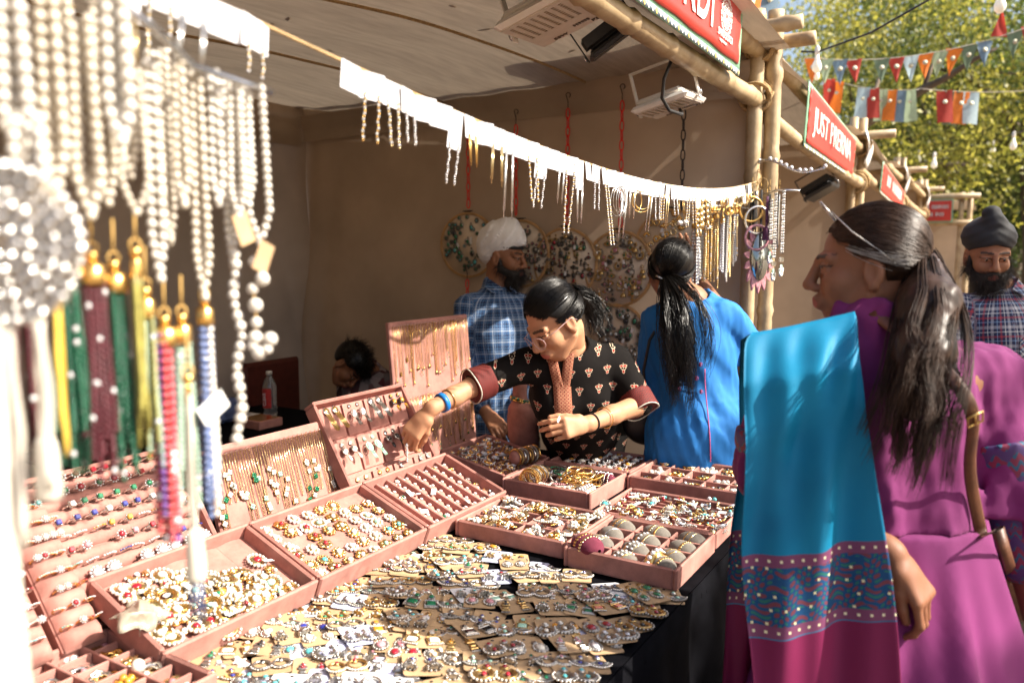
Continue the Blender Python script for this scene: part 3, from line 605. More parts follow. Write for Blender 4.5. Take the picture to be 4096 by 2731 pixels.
# ring rolls, left
for q, (x, n, nm) in enumerate(((.70, 9, 'crystal'), (.80, 8, 'gold'))):
    Mr = T(x, 1.51, TZ + .05, 0, R(50)); t = thing('ring_roll_stand', f'padded pink ring roll stand carrying thin {nm if nm == "gold" else "crystal set"} rings', 'ring stand', Mr)
    m = MB(); m.box((0, 0, -.04), (.086, .30, 0), bev=.004); ob('base', m.mesh('base', 'suede'), t)
    for j in range(n):
        y = .02 + j * .28 / (n - 1) * .95; h = .28 / n * .62
        m = MB(); m.grid(lambda u, v: (.003 + .08 * u, y - h + 2 * h * v, .002 + .03 * (math.sin(v * PI) ** .5) * (math.sin(u * PI) ** .35)), 8, 8); ob('foam_roll', m.mesh('foam_roll', 'suede'), t)
        for i in range(5):
            if rnd.random() < .15: continue
            s_ = rnd.choice(['crystal', 'crystal', 'turquoise', 'ruby', 'pearl'])
            mt = 'gold' if nm == 'gold' else 'bright_silver'
            put(ring_tpl(mt, s_, rnd.choice(['band', 'round', 'band'])), 'ring', Mr @ T(.012 + i * .0155, y + h, .010, rnd.uniform(-.2, .2), 0, 0, 1.15), f'thin {MWORD[mt]} ring with {SWORD[s_]} stones on the {nm} ring roll stand', 'ring', 'rings on the padded roll stands')
# compartment tray, lower left
MH = T(.56, 1.19, TZ + .002, 0, 0); tH = tray('gold_stud_tray', 'flat pink tray with many small compartments of gold charms and a large pearl', MH, .345, .345, .055, [.07 * i for i in range(1, 5)], [.058 * i for i in range(1, 6)])
for i in range(5):
    for j in range(6):
        for c in range(rnd.choice((2, 3, 3))):
            kd = rnd.choice(['flower', 'leafy', 'twist', 'cluster', 'shell']); mt = rnd.choice(['gold', 'pale_gold', 'bright_silver']); stn = rnd.choice(['crystal', 'pearl', 'amber', 'rose'])
            put(tpl(kd, mt, stn), 'charm_earring', MH @ T(.035 + i * .07 + rnd.uniform(-.014, .014), .029 + j * .058 + rnd.uniform(-.01, .01), .014 + c * .006, rnd.uniform(0, 6), R(rnd.uniform(-20, 20)), 0, 1.75), f'{MWORD[mt]} {kd} charm with {SWORD[stn]} bead in the many-celled tray', 'charm', 'charms in the many-celled tray')
ob('large_pearl', (lambda m: (m.bead((0, 0, .013), .013, 0, 14, 9), m.mesh('large_pearl', 'pearl'))[1])(MB()), None, MH @ T(.29, .16, .034), 'single large loose pearl on a divider of the many-celled tray', 'pearl')
m = MB(); m.sheet(lambda u, v: (.09 * (u - .5) + .01 * math.sin(v * 9), .07 * (v - .5) + .008 * math.sin(u * 11), .03 * math.sin(u * PI) * math.sin(v * PI) + .006 * math.sin(u * 14 + v * 9)), 14, 12, .001)
mat('clear_bag', (.75, .66, .52), .15, 0, var=.1, trans=.6); ob('plastic_bag', m.mesh('plastic_bag', 'clear_bag'), None, T(.90, 1.42, .885, .4, R(21)), 'crumpled clear plastic bag on the edge of the bridal tray', 'bag')

# flat trays on the right
def flat_tray(name, label, x0, x1, y0, y1, H=.05, nx=0, ny=0, z=TZ + .002, rx=0):
    M = T(x0, y0, z, 0, rx); W, D_ = x1 - x0, y1 - y0
    return M, tray(name, label, M, W, D_, H, [W * i / nx for i in range(1, nx)] if nx else (), [D_ * i / ny for i in range(1, ny)] if ny else ())
def fill(M, W, D_, nx, ny, per, kinds, metals, stones, nm, desc, sc=1.0, zb=.013, name='earring', skip=0, hmax=.012):
    for i in range(nx):
        for j in range(ny):
            if rnd.random() < skip: continue
            for c in range(per if isinstance(per, int) else rnd.choice(per)):
                kd, mt, stn = rnd.choice(kinds), rnd.choice(metals), rnd.choice(stones)
                put(tpl(kd, mt, stn), name, M @ T(W * (i + .5) / nx + rnd.uniform(-.28, .28) * W / nx, D_ * (j + .5) / ny + rnd.uniform(-.28, .28) * D_ / ny, zb + rnd.random() * hmax, rnd.uniform(0, 6.28), R(rnd.uniform(-22, 22)), R(rnd.uniform(-22, 22)), sc * rnd.uniform(.85, 1.15)),
                    f'{MWORD[mt]} {kd.replace("_", " ")} piece with {SWORD[stn]} stone in the {desc}', 'earring', nm)
MJ, tJ = flat_tray('gold_earring_tray', 'flat pink tray of compartments overflowing with pale gold flower and fan earrings', 1.84, 2.13, .955, 1.325, .05, 3, 4)
fill(MJ, .29, .37, 3, 4, (8, 9, 10), ['leafy', 'flower', 'shell', 'fan', 'twist', 'cluster', 'stud'], ['gold', 'pale_gold', 'pale_gold', 'bright_silver'], ['pearl', 'crystal', 'ivory'], 'earrings in the gold compartment tray', 'gold compartment tray', 1.4, .018, hmax=.03, name='gold_earring')
MM, tM = flat_tray('slotted_earring_tray', 'flat pink tray with slotted ribs and mixed gold and silver earrings', 2.125, 2.42, .635, 1.02, .048)
for i in range(8): m = MB(); m.box((-.0035, .013, .012), (.0035, .372, .030), bev=.002); ob('rib', m.mesh('rib', 'suede'), tM, T(.034 + i * .0335, 0, 0))
for i in range(6): m = MB(); m.box((.0125, -.003, .012), (.2825, .003, .026), bev=.002); ob('rib', m.mesh('rib', 'suede'), tM, T(0, .06 + i * .055, 0))
fill(MM, .295, .385, 7, 8, (1, 2, 2), ['leafy', 'flower', 'shell', 'twist', 'pearl_drop', 'oval', 'bar'], ['gold', 'pale_gold', 'bright_silver', 'bright_silver'], ['pearl', 'crystal', 'turquoise', 'ruby'], 'earrings in the slotted tray', 'slotted tray', 1.2, .030, hmax=.006, name='slotted_earring')
ML, tL = flat_tray('pearl_tray', 'flat pink tray of fifteen cells with pearls and gold rings, at the table end', 2.53, 2.85, .665, 1.08, .052, 3, 5)
for i in range(3):
    for j in range(5):
        kind = (i + j * 2) % 3
        if kind == 0:
            for c in range(15): ob('loose_pearl', bpy.data.meshes.get('loose_pearl') or (lambda m: (m.bead((0, 0, .0085), .0085, 0, 10, 7), m.mesh('loose_pearl', 'pearl'))[1])(MB()), None, ML @ T(.32 * (i + .5) / 3 + rnd.uniform(-.034, .034), .415 * (j + .5) / 5 + rnd.uniform(-.024, .024), .013 + (.011 if c > 9 else 0), 0, 0, 0, rnd.uniform(.85, 1.3)), 'loose white pearl lying in a cell of the fifteen-cell tray', 'pearl', 'pearls in the fifteen-cell tray')
        else:
            for c in range(5):
                mt = rnd.choice(['gold', 'pale_gold', 'gold']); stn = rnd.choice(['pearl', 'crystal', 'onyx']); put(tpl(rnd.choice(['twist', 'hoop', 'flower']), mt, stn), 'gold_piece', ML @ T(.32 * (i + .5) / 3 + rnd.uniform(-.03, .03), .415 * (j + .5) / 5 + rnd.uniform(-.02, .02), .013 + c * .005, rnd.uniform(0, 6), 0, 0, 1.45), f'{MWORD[mt]} piece with {SWORD[stn]} stone lying in the fifteen-cell tray', 'earring', 'gold pieces in the fifteen-cell tray')
MO, tO = flat_tray('ring_slot_tray', 'brownish pink ring tray of close slots crowded with gold rings, beside the bust', 2.32, 2.635, 1.45, 1.75, .045, 0, 0, TZ + .004, R(11))
for j in range(9): m = MB(); m.grid(lambda u, v: (.012 + .291 * u, -.0145 + .029 * v, .013 + .012 * math.sin(v * PI)), 6, 6); ob('ring_roll', m.mesh('ring_roll', 'suede'), tO, T(0, .028 + j * .0305, 0))
for j in range(8):
    for i in range(9):
        mt = rnd.choice(['gold', 'old_gold', 'gold', 'gold', 'bright_silver']); stn = rnd.choice(['gold', 'pale_gold', 'amber', 'onyx', 'crystal']); stl = rnd.choice(['band', 'big', 'round'])
        put(ring_tpl(mt, stn, stl), 'ring', MO @ T(.03 + i * .0315 + rnd.uniform(-.007, .007), .043 + j * .0305, .010, rnd.uniform(-.6, .6), R(rnd.uniform(-25, 25)), 0, 1.4), f'{MWORD[mt]} {stl} ring with {SWORD[stn]} stone in the close-slotted ring tray', 'ring', 'rings in the close-slotted tray')
MP, tP = flat_tray('ring_slot_tray', 'narrow pink tray of brown stone rings in front of the woman in black', 2.60, 2.86, 1.095, 1.43, .045, 0, 0)
for j in range(7): m = MB(); m.grid(lambda u, v: (.012 + .236 * u, -.02 + .04 * v, .013 + .012 * math.sin(v * PI)), 6, 6); ob('ring_roll', m.mesh('ring_roll', 'suede'), tP, T(0, .038 + j * .043, 0))
for j in range(6):
    for i in range(6):
        mt = rnd.choice(['old_gold', 'gold', 'silver']); stn = rnd.choice(['amber', 'onyx', 'ivory']); put(ring_tpl(mt, stn, 'big'), 'ring', MP @ T(.035 + i * .038, .0595 + j * .043, .008, rnd.uniform(-.4, .4), 0, 0, 1.4), f'{MWORD[mt]} ring with big {SWORD[stn]} stone in the narrow tray before the woman', 'ring', 'rings in the narrow tray')
# bangle tray
MK, tK = flat_tray('bangle_tray', 'pink tray crammed with gold bangles, pearl bracelets and stone cuffs', 2.255, 2.545, 1.085, 1.425, .058)
def bangle(R_, r, mt, style):
    k = ('bangle', R_, r, mt, style)
    if k not in CACHE:
        m = MB()
        if style == 'plain': m.torus(R_, r, 0, 26, 6)
        elif style == 'ribbed':
            n = 40
            for i in range(n): a = 2 * PI * i / n; m.bead((R_ * math.cos(a), R_ * math.sin(a), 0), r * 1.35, 0, 5, 4)
        elif style == 'beads':
            n = 22
            for i in range(n): a = 2 * PI * i / n; m.bead((R_ * math.cos(a), R_ * math.sin(a), 0), PI * R_ / n * 1.02, 0, 7, 5)
        elif style == 'cuff':
            m.lathe([(R_, -r * 3), (R_ * 1.03, -r * 3), (R_ * 1.03, r * 3), (R_, r * 3), (R_, -r * 3)], 0, 26)
            for i in range(14):
                a = 2 * PI * i / 14; m.bead((R_ * 1.05 * math.cos(a), R_ * 1.05 * math.sin(a), 0), r * 1.6, 1, 6, 4)
        CACHE[k] = m.mesh('bangle', [mt, 'crystal'])
    return CACHE[k]
def bpiece(M, R_, r, mt, style, where, name='bangle'): ob(name, bangle(R_, r, mt, style), None, M, f'{dict(plain="plain", ribbed="ribbed", beads="beaded", cuff="broad stone set")[style]} {MWORD.get(mt, SWORD.get(mt, mt))} {name} {where}', name, f'{name}s {where}')
for i in range(11): bpiece(MK @ T(.055 + i * .008, .265, .048 + .004 * (i % 3), .2, 0, R(80 + rnd.uniform(-6, 6))), .032, .0028, rnd.choice(['gold', 'pale_gold', 'bright_silver']), rnd.choice(['plain', 'ribbed']), 'standing in a row in the bangle tray')
for i in range(16): bpiece(MK @ T(.15 + rnd.uniform(-.04, .05), .10 + rnd.uniform(-.05, .04), .028 + i * .003, rnd.uniform(0, 3), R(rnd.uniform(-30, 30)), R(rnd.uniform(-25, 25))), .033, .0032, rnd.choice(['gold', 'pale_gold', 'gold']), rnd.choice(['plain', 'ribbed', 'plain']), 'heaped in the bangle tray')
for i in range(9): bpiece(MK @ T(.06 + rnd.uniform(-.03, .05), .09 + i * .014, .034 + .006 * (i % 2), rnd.uniform(0, 3), R(rnd.uniform(-25, 25))), .026, .003, rnd.choice(['pearl', 'pearl', 'ivory', 'rose']), 'beads', 'lying in the bangle tray', 'bracelet')
for i in range(11): bpiece(MK @ T(.19 + rnd.uniform(-.03, .06), .18 + i * .013, .036 + .006 * (i % 2), rnd.uniform(0, 3), R(rnd.uniform(-25, 25))), .028, .003, rnd.choice(['silver', 'old_gold', 'emerald', 'silver', 'pearl']), rnd.choice(['beads', 'cuff']), 'tangled at the back of the bangle tray', 'bracelet')
def roll(M, L, r, mt, label):
    t = thing('bracelet_roll', label, 'bracelet roll', M, None); m = MB(); m.tube([(0, -L / 2, r), (0, -L / 2 + .01, r), (0, L / 2 - .01, r), (0, L / 2, r)], [r * .7, r, r, r * .7], 0, 14); ob('roll', m.mesh('roll', mt), t); return t
roll(MK @ T(.235, .075, .014, 0), .10, .022, 'plum_suede', 'plum velvet roll wrapped in crystal bracelets in the bangle tray')
for i in range(6): bpiece(MK @ T(.235, .040 + i * .014, .036, 0, R(90)), .0245, .003, rnd.choice(['bright_silver', 'bright_silver', 'onyx']), 'beads', 'wrapped on the plum velvet roll', 'bracelet')
roll(MK @ T(.055, .045, .014, R(90)), .085, .02, 'suede', 'pink suede roll carrying gold link cuffs in the bangle tray')
for i in range(5): bpiece(MK @ T(.022 + i * .0165, .045, .034, R(90), R(90)), .0225, .003, rnd.choice(['pale_gold', 'bright_silver', 'gold']), 'cuff', 'wrapped on the pink suede roll', 'bracelet')
roll(T(2.50, 1.475, TZ + .052, R(75), R(0)), .13, .026, 'suede', 'pink suede roll stacked with mixed metal bangles behind the bangle tray')
for i in range(9): bpiece(T(2.50, 1.475, TZ + .079, R(75)) @ T(0, -.05 + i * .0125, 0, 0, R(90), 0), .0295, .0028, ['gold', 'silver', 'bright_silver', 'old_gold'][i % 4], ['plain', 'ribbed'][i % 2], 'stacked on the roll behind the bangle tray')
# cushion tray
MN, tN = flat_tray('cushion_tray', 'deep pink tray of twelve cells with grey cushions wearing bracelets, on the table corner', 1.80, 2.105, .632, .945, .056, 4, 3)
def cushion(L, r):
    m = MB(); m.grid(lambda u, v: ((u - .5) * L, r * (.15 + .85 * math.sin(u * PI) ** .45) * math.cos(v * 2 * PI) * .8, r * (.15 + .85 * math.sin(u * PI) ** .45) * math.sin(v * 2 * PI) * .62), 14, 14); return m.mesh('cushion', 'grey_suede')
CU = cushion(.078, .036); CUP = CU.copy(); CUP.materials[0] = MATS['plum_suede']
for i in range(4):
    for j in range(3):
        cx, cy = .305 * (i + .5) / 4, .313 * (j + .5) / 3
        if (i, j) == (1, 0) or (i, j) == (3, 0): pass
        pl = (i, j) == (0, 2); M = MN @ T(cx, cy, .036 + (.02 if pl else 0) + (.008 if (i, j) == (0, 0) else 0), R(65 + rnd.uniform(-12, 12)), 0, 0, 1.3 if pl else 1.08)
        br = [(rnd.choice(['gold', 'pale_gold', 'bright_silver', 'gold']), rnd.choice(['plain', 'cuff', 'ribbed', 'beads']) if not pl else 'beads') for q in range(rnd.choice((1, 2, 2)))]; bw = dict(plain="plain", ribbed="ribbed", beads="beaded", cuff="stone set")
        ob('cushion', CUP if pl else CU, None, M, 'plum velvet cushion wrapped in gold flower chain, in a tray corner cell' if pl else f'grey suede cushion wearing {"a" if len(br) == 1 else "two bracelets, one"} {bw[br[0][1]]} {MWORD[br[0][0]]}{" bracelet" if len(br) == 1 else ""}, in the deep pink tray', 'cushion', None if pl else 'grey cushions in the deep pink tray')
        for q, (mt, stl) in enumerate(br):
            ob('bracelet', bangle(.0285, .0026, mt, stl), None, M @ T(-.008 + q * .016, 0, 0, 0, 0, R(90)) @ Matrix.Diagonal((.72, .92, 1, 1)), f'{MWORD[mt]} {bw[stl]} bracelet round a {"plum" if pl else "grey"} cushion', 'bracelet', 'bracelets round the cushions')
M = MN @ T(.305 * .5 / 4, .313 * .5 / 3, .045, R(70)); bpiece(M @ T(.02, 0, 0, 0, 0, R(90)), .031, .0042, 'gold', 'cuff', 'round the front cushion at the tray corner')

# ---------------------------------------------------------------- cards of oxidised earrings on the black cloth
def card_mesh(mt, w_=.066, h=.076):
    p = []; r = .007
    for cx, cy, a0 in ((w_ / 2 - r, h / 2 - r, 0), (-w_ / 2 + r, h / 2 - r, 90), (-w_ / 2 + r, -h / 2 + r, 180), (w_ / 2 - r, -h / 2 + r, 270)):
        for k in range(4): a = R(a0 + k * 30); p.append((cx + r * math.cos(a), cy + r * math.sin(a)))
    m = MB(); n = len(p); m.prism(p, 0, .0008, 0); m.lathe([(.0035, .0009), (.0035, .0011)], 1, 10, (0, h / 2 - .009, 0))
    return m.mesh('card', [mt, 'onyx'])
CARD = {c: card_mesh(c) for c in ('kraft', 'white_card', 'lilac_card')}
cardn = 0
for j in range(11):
    for i in range(17):
        x = .78 + i * .067 + (.03 if j % 2 else 0) + rnd.uniform(-.017, .017); y = .66 + j * .067 + rnd.uniform(-.017, .017)
        if y > 1.345 or (x > 1.772 and y < .985) or (x > 1.812) or x * 1.29 + y < 2.08 or (x < .935 and y > 1.16) or (y > 1.342 and x < 1.32): continue
        if rnd.random() < .012: continue
        c = rnd.choices(['kraft', 'white_card', 'lilac_card'], [.86, .05, .09])[0]; kd = rnd.choice(['jhumka', 'chandbali', 'chandbali', 'oval', 'bar', 'hoop', 'frame', 'fan', 'fan']); mt = rnd.choices(['silver', 'bright_silver', 'old_gold'], [.66, .12, .22])[0]; stn = rnd.choice(STONES)
        lift = .0012 + .0016 * cardn % .006; cardn += 1
        M = T(x, y, TZ + .002 + .0035 * ((i + 2 * j) % 3), R(-48 + rnd.uniform(-22, 22)), R(rnd.uniform(-3, 3)), R(rnd.uniform(1, 6)), 1.12)
        o = ob('earring_card', CARD[c], None, M, f'{dict(kraft="brown", white_card="white", lilac_card="lilac")[c]} card with {MWORD[mt]} {dict(jhumka="bell", chandbali="crescent", oval="oval", bar="long bar", hoop="hoop", frame="square framed", fan="fan")[kd]} earrings set with {SWORD[stn]} stones', 'earring card', 'earring cards on the black cloth')
        a, b = tpl(kd, mt, stn, rnd.choice(['silver', 'silver', 'bright_silver', 'pearl']))
        for s_ in (-1, 1):
            e = ob('earring', a, o, T(s_ * .0155, .012 + rnd.uniform(-.004, .004), .0012, R(s_ * 8 + rnd.uniform(-10, 10)), 0, 0, rnd.uniform(.9, 1.1))); ob('stone', b[0][1], e)

# ---------------------------------------------------------------- standing boards of necklaces
def chain_me(name, length, w_, mt, pend, thick=.0012, sag=True):
    k = ('chain', length, w_, mt, pend, thick)
    if k in CACHE: return CACHE[k]
    m = MB(); n = 16; pts = []
    for i in range(n + 1):
        t = i / n * 2 - 1; pts.append((w_ / 2 * math.copysign(abs(t) ** .6, t), -length * (1 - abs(t) ** 2.6), .003))
    m.tube(pts, thick, 0, 4)
    parts = []
    for i in range(0, int(length / .006)):                   # small links show as beads along one side
        t = i * .006 / length; m.bead((w_ / 2 * (1 - t) ** .3 * (1 if i % 2 else -1), -length * t * .97, .0035), thick * 1.5, 0, 4, 3)
    CACHE[k] = m.mesh(name, [mt]); return CACHE[k]
def clover(stone):
    k = ('clover', stone)
    if k not in CACHE:
        m = MB()
        for a in range(4): m.lathe([(.0042, 0), (.0042, .002)], 0, 9, (.0036 * math.cos(a * PI / 2), .0036 * math.sin(a * PI / 2), 0))
        for a in range(4): m.lathe([(.0033, .0021), (.0033, .0026)], 1, 8, (.0036 * math.cos(a * PI / 2), .0036 * math.sin(a * PI / 2), 0))
        CACHE[k] = m.mesh('clover', ['gold', stone])
    return CACHE[k]
def pend_me(kind):
    k = ('pend', kind)
    if k not in CACHE:
        m = MB()
        if kind == 'disc': m.lathe([(.007, 0), (.007, .002)], 0, 12); m.torus(.003, .0008, 0, 8, 3, c=(0, .009, .001))
        elif kind == 'drop': m.bead((0, -.004, .003), .005, 0, 8, 6, (.8, 1.3, .6))
        elif kind == 'bar': m.box((-.005, -.018, 0), (.005, 0, .002), bev=.0008)
        elif kind == 'stone': m.box((-.005, -.006, 0), (.005, .006, .003), bev=.001); m.box((-.0035, -.0045, .003), (.0035, .0045, .0045), 1)
        elif kind == 'charms':
            for i in range(4): m.bead((.003 * (i % 2 * 2 - 1), -.009 * i, .003), .003, i % 2, 6, 4)
        CACHE[k] = m.mesh('pendant', ['gold', 'emerald'])
    return CACHE[k]
HOOK = MB(); HOOK.torus(.0035, .0008, 0, 8, 4, ax='x', c=(0, 0, .003)); HOOK = HOOK.mesh('hook', 'bright_silver')
def board(label, M, W, H, th=.02):
    t = thing('necklace_board', label, 'necklace board', M); m = MB(); m.box((0, 0, -th), (W, H, 0), bev=.004); ob('panel', m.mesh('panel', 'suede'), t); return t
# local frame of a board: x along the board, y up the board, z out of its face towards the aisle
def boardM(x0, y0, z0, lean, rz=0): return T(x0, y0, z0, rz, R(90) - lean)
MB_ = boardM(1.31, 1.655, TZ + .005, R(17)); tB = board('pink suede board propped up behind the kundan tray, hung with clover chains', MB_, .44, .325)
n = 25
for i in range(n):
    x = .014 + i * (.412 / (n - 1)); ob('hook', HOOK, tB, T(x, .300, 0)); L = rnd.choice([.13, .17, .2, .22, .24]); stn = rnd.choice(['pearl', 'pearl', 'pearl', 'ivory', 'emerald', 'onyx', 'mint', 'ivory'])
    nk = ob('necklace', chain_me('necklace', L, .010, 'pale_gold', 0), None, MB_ @ T(x, .299, .001, R(rnd.uniform(-3, 3))), f'fine gold chain with {SWORD[stn]} clover charms on the propped pink board', 'necklace', 'clover chains on the propped board')
    for q in range(rnd.choice((0, 2, 3, 4))): ob('clover', clover(stn), nk, T(rnd.uniform(-.007, .007), -L * rnd.uniform(.3, 1), .0035, rnd.uniform(0, 1), 0, 0, 1.25))
MD_ = boardM(2.29, 1.895, TZ + .005, R(5)); tD = board('tall upright pink suede board with two tiers of gold necklaces', MD_, .515, .565)
for tier, (yy, n, Ls) in enumerate(((.548, 24, [.12, .17, .2, .22, .24]), (.268, 24, [.14, .18, .2, .22]))):
    for i in range(n):
        x = .02 + i * (.475 / (n - 1)); ob('hook', HOOK, tD, T(x, yy, 0)); L = rnd.choice(Ls); pk = rnd.choice(['disc', 'drop', 'bar', 'stone', 'charms', 'drop']); mt = rnd.choice(['gold', 'pale_gold', 'gold', 'bright_silver' if tier else 'old_gold']); th = rnd.choice([.0011, .0011, .0018])
        nk = ob('necklace', chain_me('necklace', L, .013, mt, 0, th), None, MD_ @ T(x, yy - .001, .001, R(rnd.uniform(-2, 2))), f'{"thick" if th > .0015 else "thin"} {MWORD[mt]} chain with {dict(disc="round", drop="drop", bar="bar", stone="square stone", charms="cluster")[pk]} pendant on the {"lower" if tier else "upper"} tier of the tall board', 'necklace', f'necklaces on the {"lower" if tier else "upper"} tier of the tall board')
        ob('pendant', pend_me(pk), nk, T(0, -L - .002, .003))
# tray of drop earrings on wedge pads
MC = T(1.725, 1.615, TZ + .03, 0, R(58)); tC = tray('drop_earring_tray', 'steeply propped pink tray with wedge pads showing pairs of long drop earrings', MC, .43, .375, .05, floor=.012)
WED = MB(); WED.add([(-.046, -.052, 0), (.046, -.052, 0), (.046, .052, 0), (-.046, .052, 0), (-.046, -.052, .006), (.046, -.052, .006), (.046, .046, .03), (-.046, .046, .03)], [(0, 3, 2, 1), (4, 5, 6, 7), (0, 1, 5, 4), (1, 2, 6, 5), (2, 3, 7, 6), (3, 0, 4, 7)]); WED = WED.mesh('wedge_pad', 'suede')
def drop_me(kind, mt, stn):
    k = ('drop', kind, mt, stn)
    if k in CACHE: return CACHE[k]
    m = MB()
    if kind == 'tassel':
        m.lathe([(.012, 0), (.012, .003), (.009, .005)], 1, 14); m.lathe([(.008, .005), (.007, .007)], 0, 10)
        for i in range(9): x = -.008 + i * .002; m.tube([(x, -.008, .003), (x, -.062 - .004 * math.cos((i - 4) * .5), .003)], .0009, 0, 4)
    elif kind == 'linked':
        for y, r in ((0, .007), (-.020, .011)): m.lathe([(r, 0), (r, .003), (r * .8, .004)], 0, 12, (0, y, 0)); m.bead((0, y, .004), r * .75, 1, 9, 4, (1, 1, .5))
        m.bead((0, -.044, .004), .006, 1, 8, 5, (.9, 1.8, .6)); m.torus(.003, .0008, 0, 8, 3, c=(0, -.033, .003))
    elif kind == 'teardrop':
        m.lathe([(.006, 0), (.006, .003)], 0, 10); m.torus(.010, .0022, 0, 16, 5, c=(0, -.022, .003), M=Matrix.Diagonal((1, 1.25, 1, 1))); m.bead((0, -.028, .004), .007, 1, 9, 5, (1, 1.3, .5))
        for i in range(4): x = -.005 + i * .0033; m.tube([(x, -.042, .003), (x, -.066, .003)], .0012, 0, 4)
    elif kind == 'marquise':
        for y, l in ((0, .012), (-.022, .011), (-.043, .008)):
            m.bead((0, y, .003), l, 0, 8, 4, (.5, 1, .28))
            for i in range(7): m.bead((.0025 * math.sin(i * 2), y - l * .8 + i * l * .26, .006), .0018, 1, 5, 3)
    CACHE[k] = m.mesh('drop_earring', [mt, stn]); return CACHE[k]
kk = [('linked', 'old_gold', 'ivory'), ('linked', 'old_gold', 'amber'), ('marquise', 'bright_silver', 'crystal'), ('marquise', 'silver', 'crystal'), ('linked', 'silver', 'ivory'), ('teardrop', 'mint', 'mint'), ('linked', 'silver', 'onyx'), None, ('tassel', 'old_gold', 'bright_silver'), ('teardrop', 'silver', 'crystal'), ('tassel', 'silver', 'bright_silver'), ('linked', 'onyx', 'amber')]
for j in range(3):
    for i in range(4):
        x, y = .062 + i * .102, .068 + j * .117; ob('wedge_pad', WED, tC, T(x, y, .0125)); q = kk[j * 4 + i]
        if not q: continue
        for s_ in ((-1, 1) if (j, i) != (0, 2) else (-1,)):
            ob('drop_earring', drop_me(*q), None, MC @ T(x + s_ * .019, y + .036, .040, R(s_ * 3 + 2), R(-12), 0, 1.15), f'{MWORD.get(q[1], SWORD.get(q[1]))} {q[0]} drop earring with {SWORD.get(q[2], "silver")} accents pinned to a wedge pad, row {["lowest", "middle", "top"][j]}', 'earring', 'drop earrings on wedge pads')
# bust
tb_ = thing('necklace_bust', 'pink suede bust stand wearing a choker and long bead strands', 'bust', T(2.70, 1.60, TZ + .001, R(-38)))
def bustp(u, v):                                             # front +x, loft by height
    prof = [(0, .050, .050, .012), (.04, .052, .050, .010), (.10, .062, .070, 0), (.17, .058, .085, -.005), (.215, .045, .070, -.012), (.24, .030, .036, -.016), (.265, .028, .030, -.016), (.30, .029, .031, -.016), (.322, .024, .026, -.016), (.333, .010, .011, -.016), (.334, 0, 0, -.016)]
    t = v * (len(prof) - 1); k = min(int(t), len(prof) - 2); f = t - k; z, a, b, c = [prof[k][q] * (1 - f) + prof[k + 1][q] * f for q in range(4)]
    return (c + a * math.cos(u * 2 * PI), b * math.sin(u * 2 * PI), z)
m = MB(); m.grid(bustp, 24, 40); ob('torso', m.mesh('torso', 'suede'), tb_)
m = MB(); m.box((-.055, -.055, 0), (.075, .055, .018), bev=.004); ob('foot', m.mesh('foot', 'suede'), tb_)
def on_bust(label, pts, r, mt, name='necklace', group=None):
    m = MB(); q = Matrix(tb_.matrix_basis)
    for p in pts: m.bead(q @ Vector(p), r * rnd.uniform(.7, 1.2), rnd.randrange(len(mt)), 6, 5)
    ob(name, m.mesh(name, mt), None, None, label, 'necklace', group)
on_bust('gold and green choker round the neck of the pink bust', [(-.016 + .033 * math.cos(a), .035 * math.sin(a), .248 - .01 * math.cos(a) + dz) for a in [i * 2 * PI / 26 for i in range(26)] for dz in (0, -.009)], .006, ['old_gold', 'gold', 'emerald'])
def vneck(d, w_, n=40): return [(bustp(0, 0)[0] * 0 + (.048 - .02 * abs(s_) - .045 * (s_ ** 2)), s_ * w_, .245 - d * (1 - abs(s_) ** 1.5)) for s_ in [i / n * 2 - 1 for i in range(n + 1)]]
on_bust('long strand of pearly beads with green drops down the front of the bust', [(.066 - .055 * s_ * s_, y, z) for (x, y, z), s_ in zip(vneck(.20, .045), [i / 40 * 2 - 1 for i in range(41)])], .0055, ['ivory', 'old_gold', 'pearl'])
on_bust('short green bead fringe below the choker on the bust', [(.060 - .035 * s_ * s_, s_ * .045, .205 - .016 * math.cos(i)) for i, s_ in enumerate([k / 16 * 2 - 1 for k in range(17)])], .008, ['emerald', 'old_gold'])
m = MB(); m.tube([Matrix(tb_.matrix_basis) @ Vector(p) for p in ((-.03, .035, .25), (-.035, .065, .19), (-.03, .075, .10), (-.03, .07, .03), (-.03, .085, .11), (-.04, .068, .2))], .0022, 0, 5); mat('yellow_cord', (.55, .34, .10), .8)
ob('neck_cord', m.mesh('neck_cord', 'yellow_cord'), None, None, 'yellow tie cord hanging at the side of the bust', 'cord')

for M_, W_, D__, n_, z_, wh in ((MJ, .29, .37, 7, .045, 'gold compartment tray'), (MM, .295, .385, 8, .040, 'slotted earring tray'), (MG, .408, TD, 6, .046, 'heaped bridal tray'), (MF, .412, TD, 5, .046, 'ribbed stud tray'), (MO, .315, .30, 4, .040, 'close-slotted ring tray'), (MK, .29, .34, 3, .062, 'bangle tray')):
    for i in range(n_): ob('price_tag', TAGM, None, M_ @ T(.03 + (W_ - .06) * rnd.random(), .03 + (D__ - .06) * rnd.random(), z_, rnd.uniform(0, 6), R(rnd.uniform(-25, 25)), R(rnd.uniform(-25, 25)), 1.25), f'small white price tag lying in the {wh}', 'price tag', f'price tags in the {wh}')
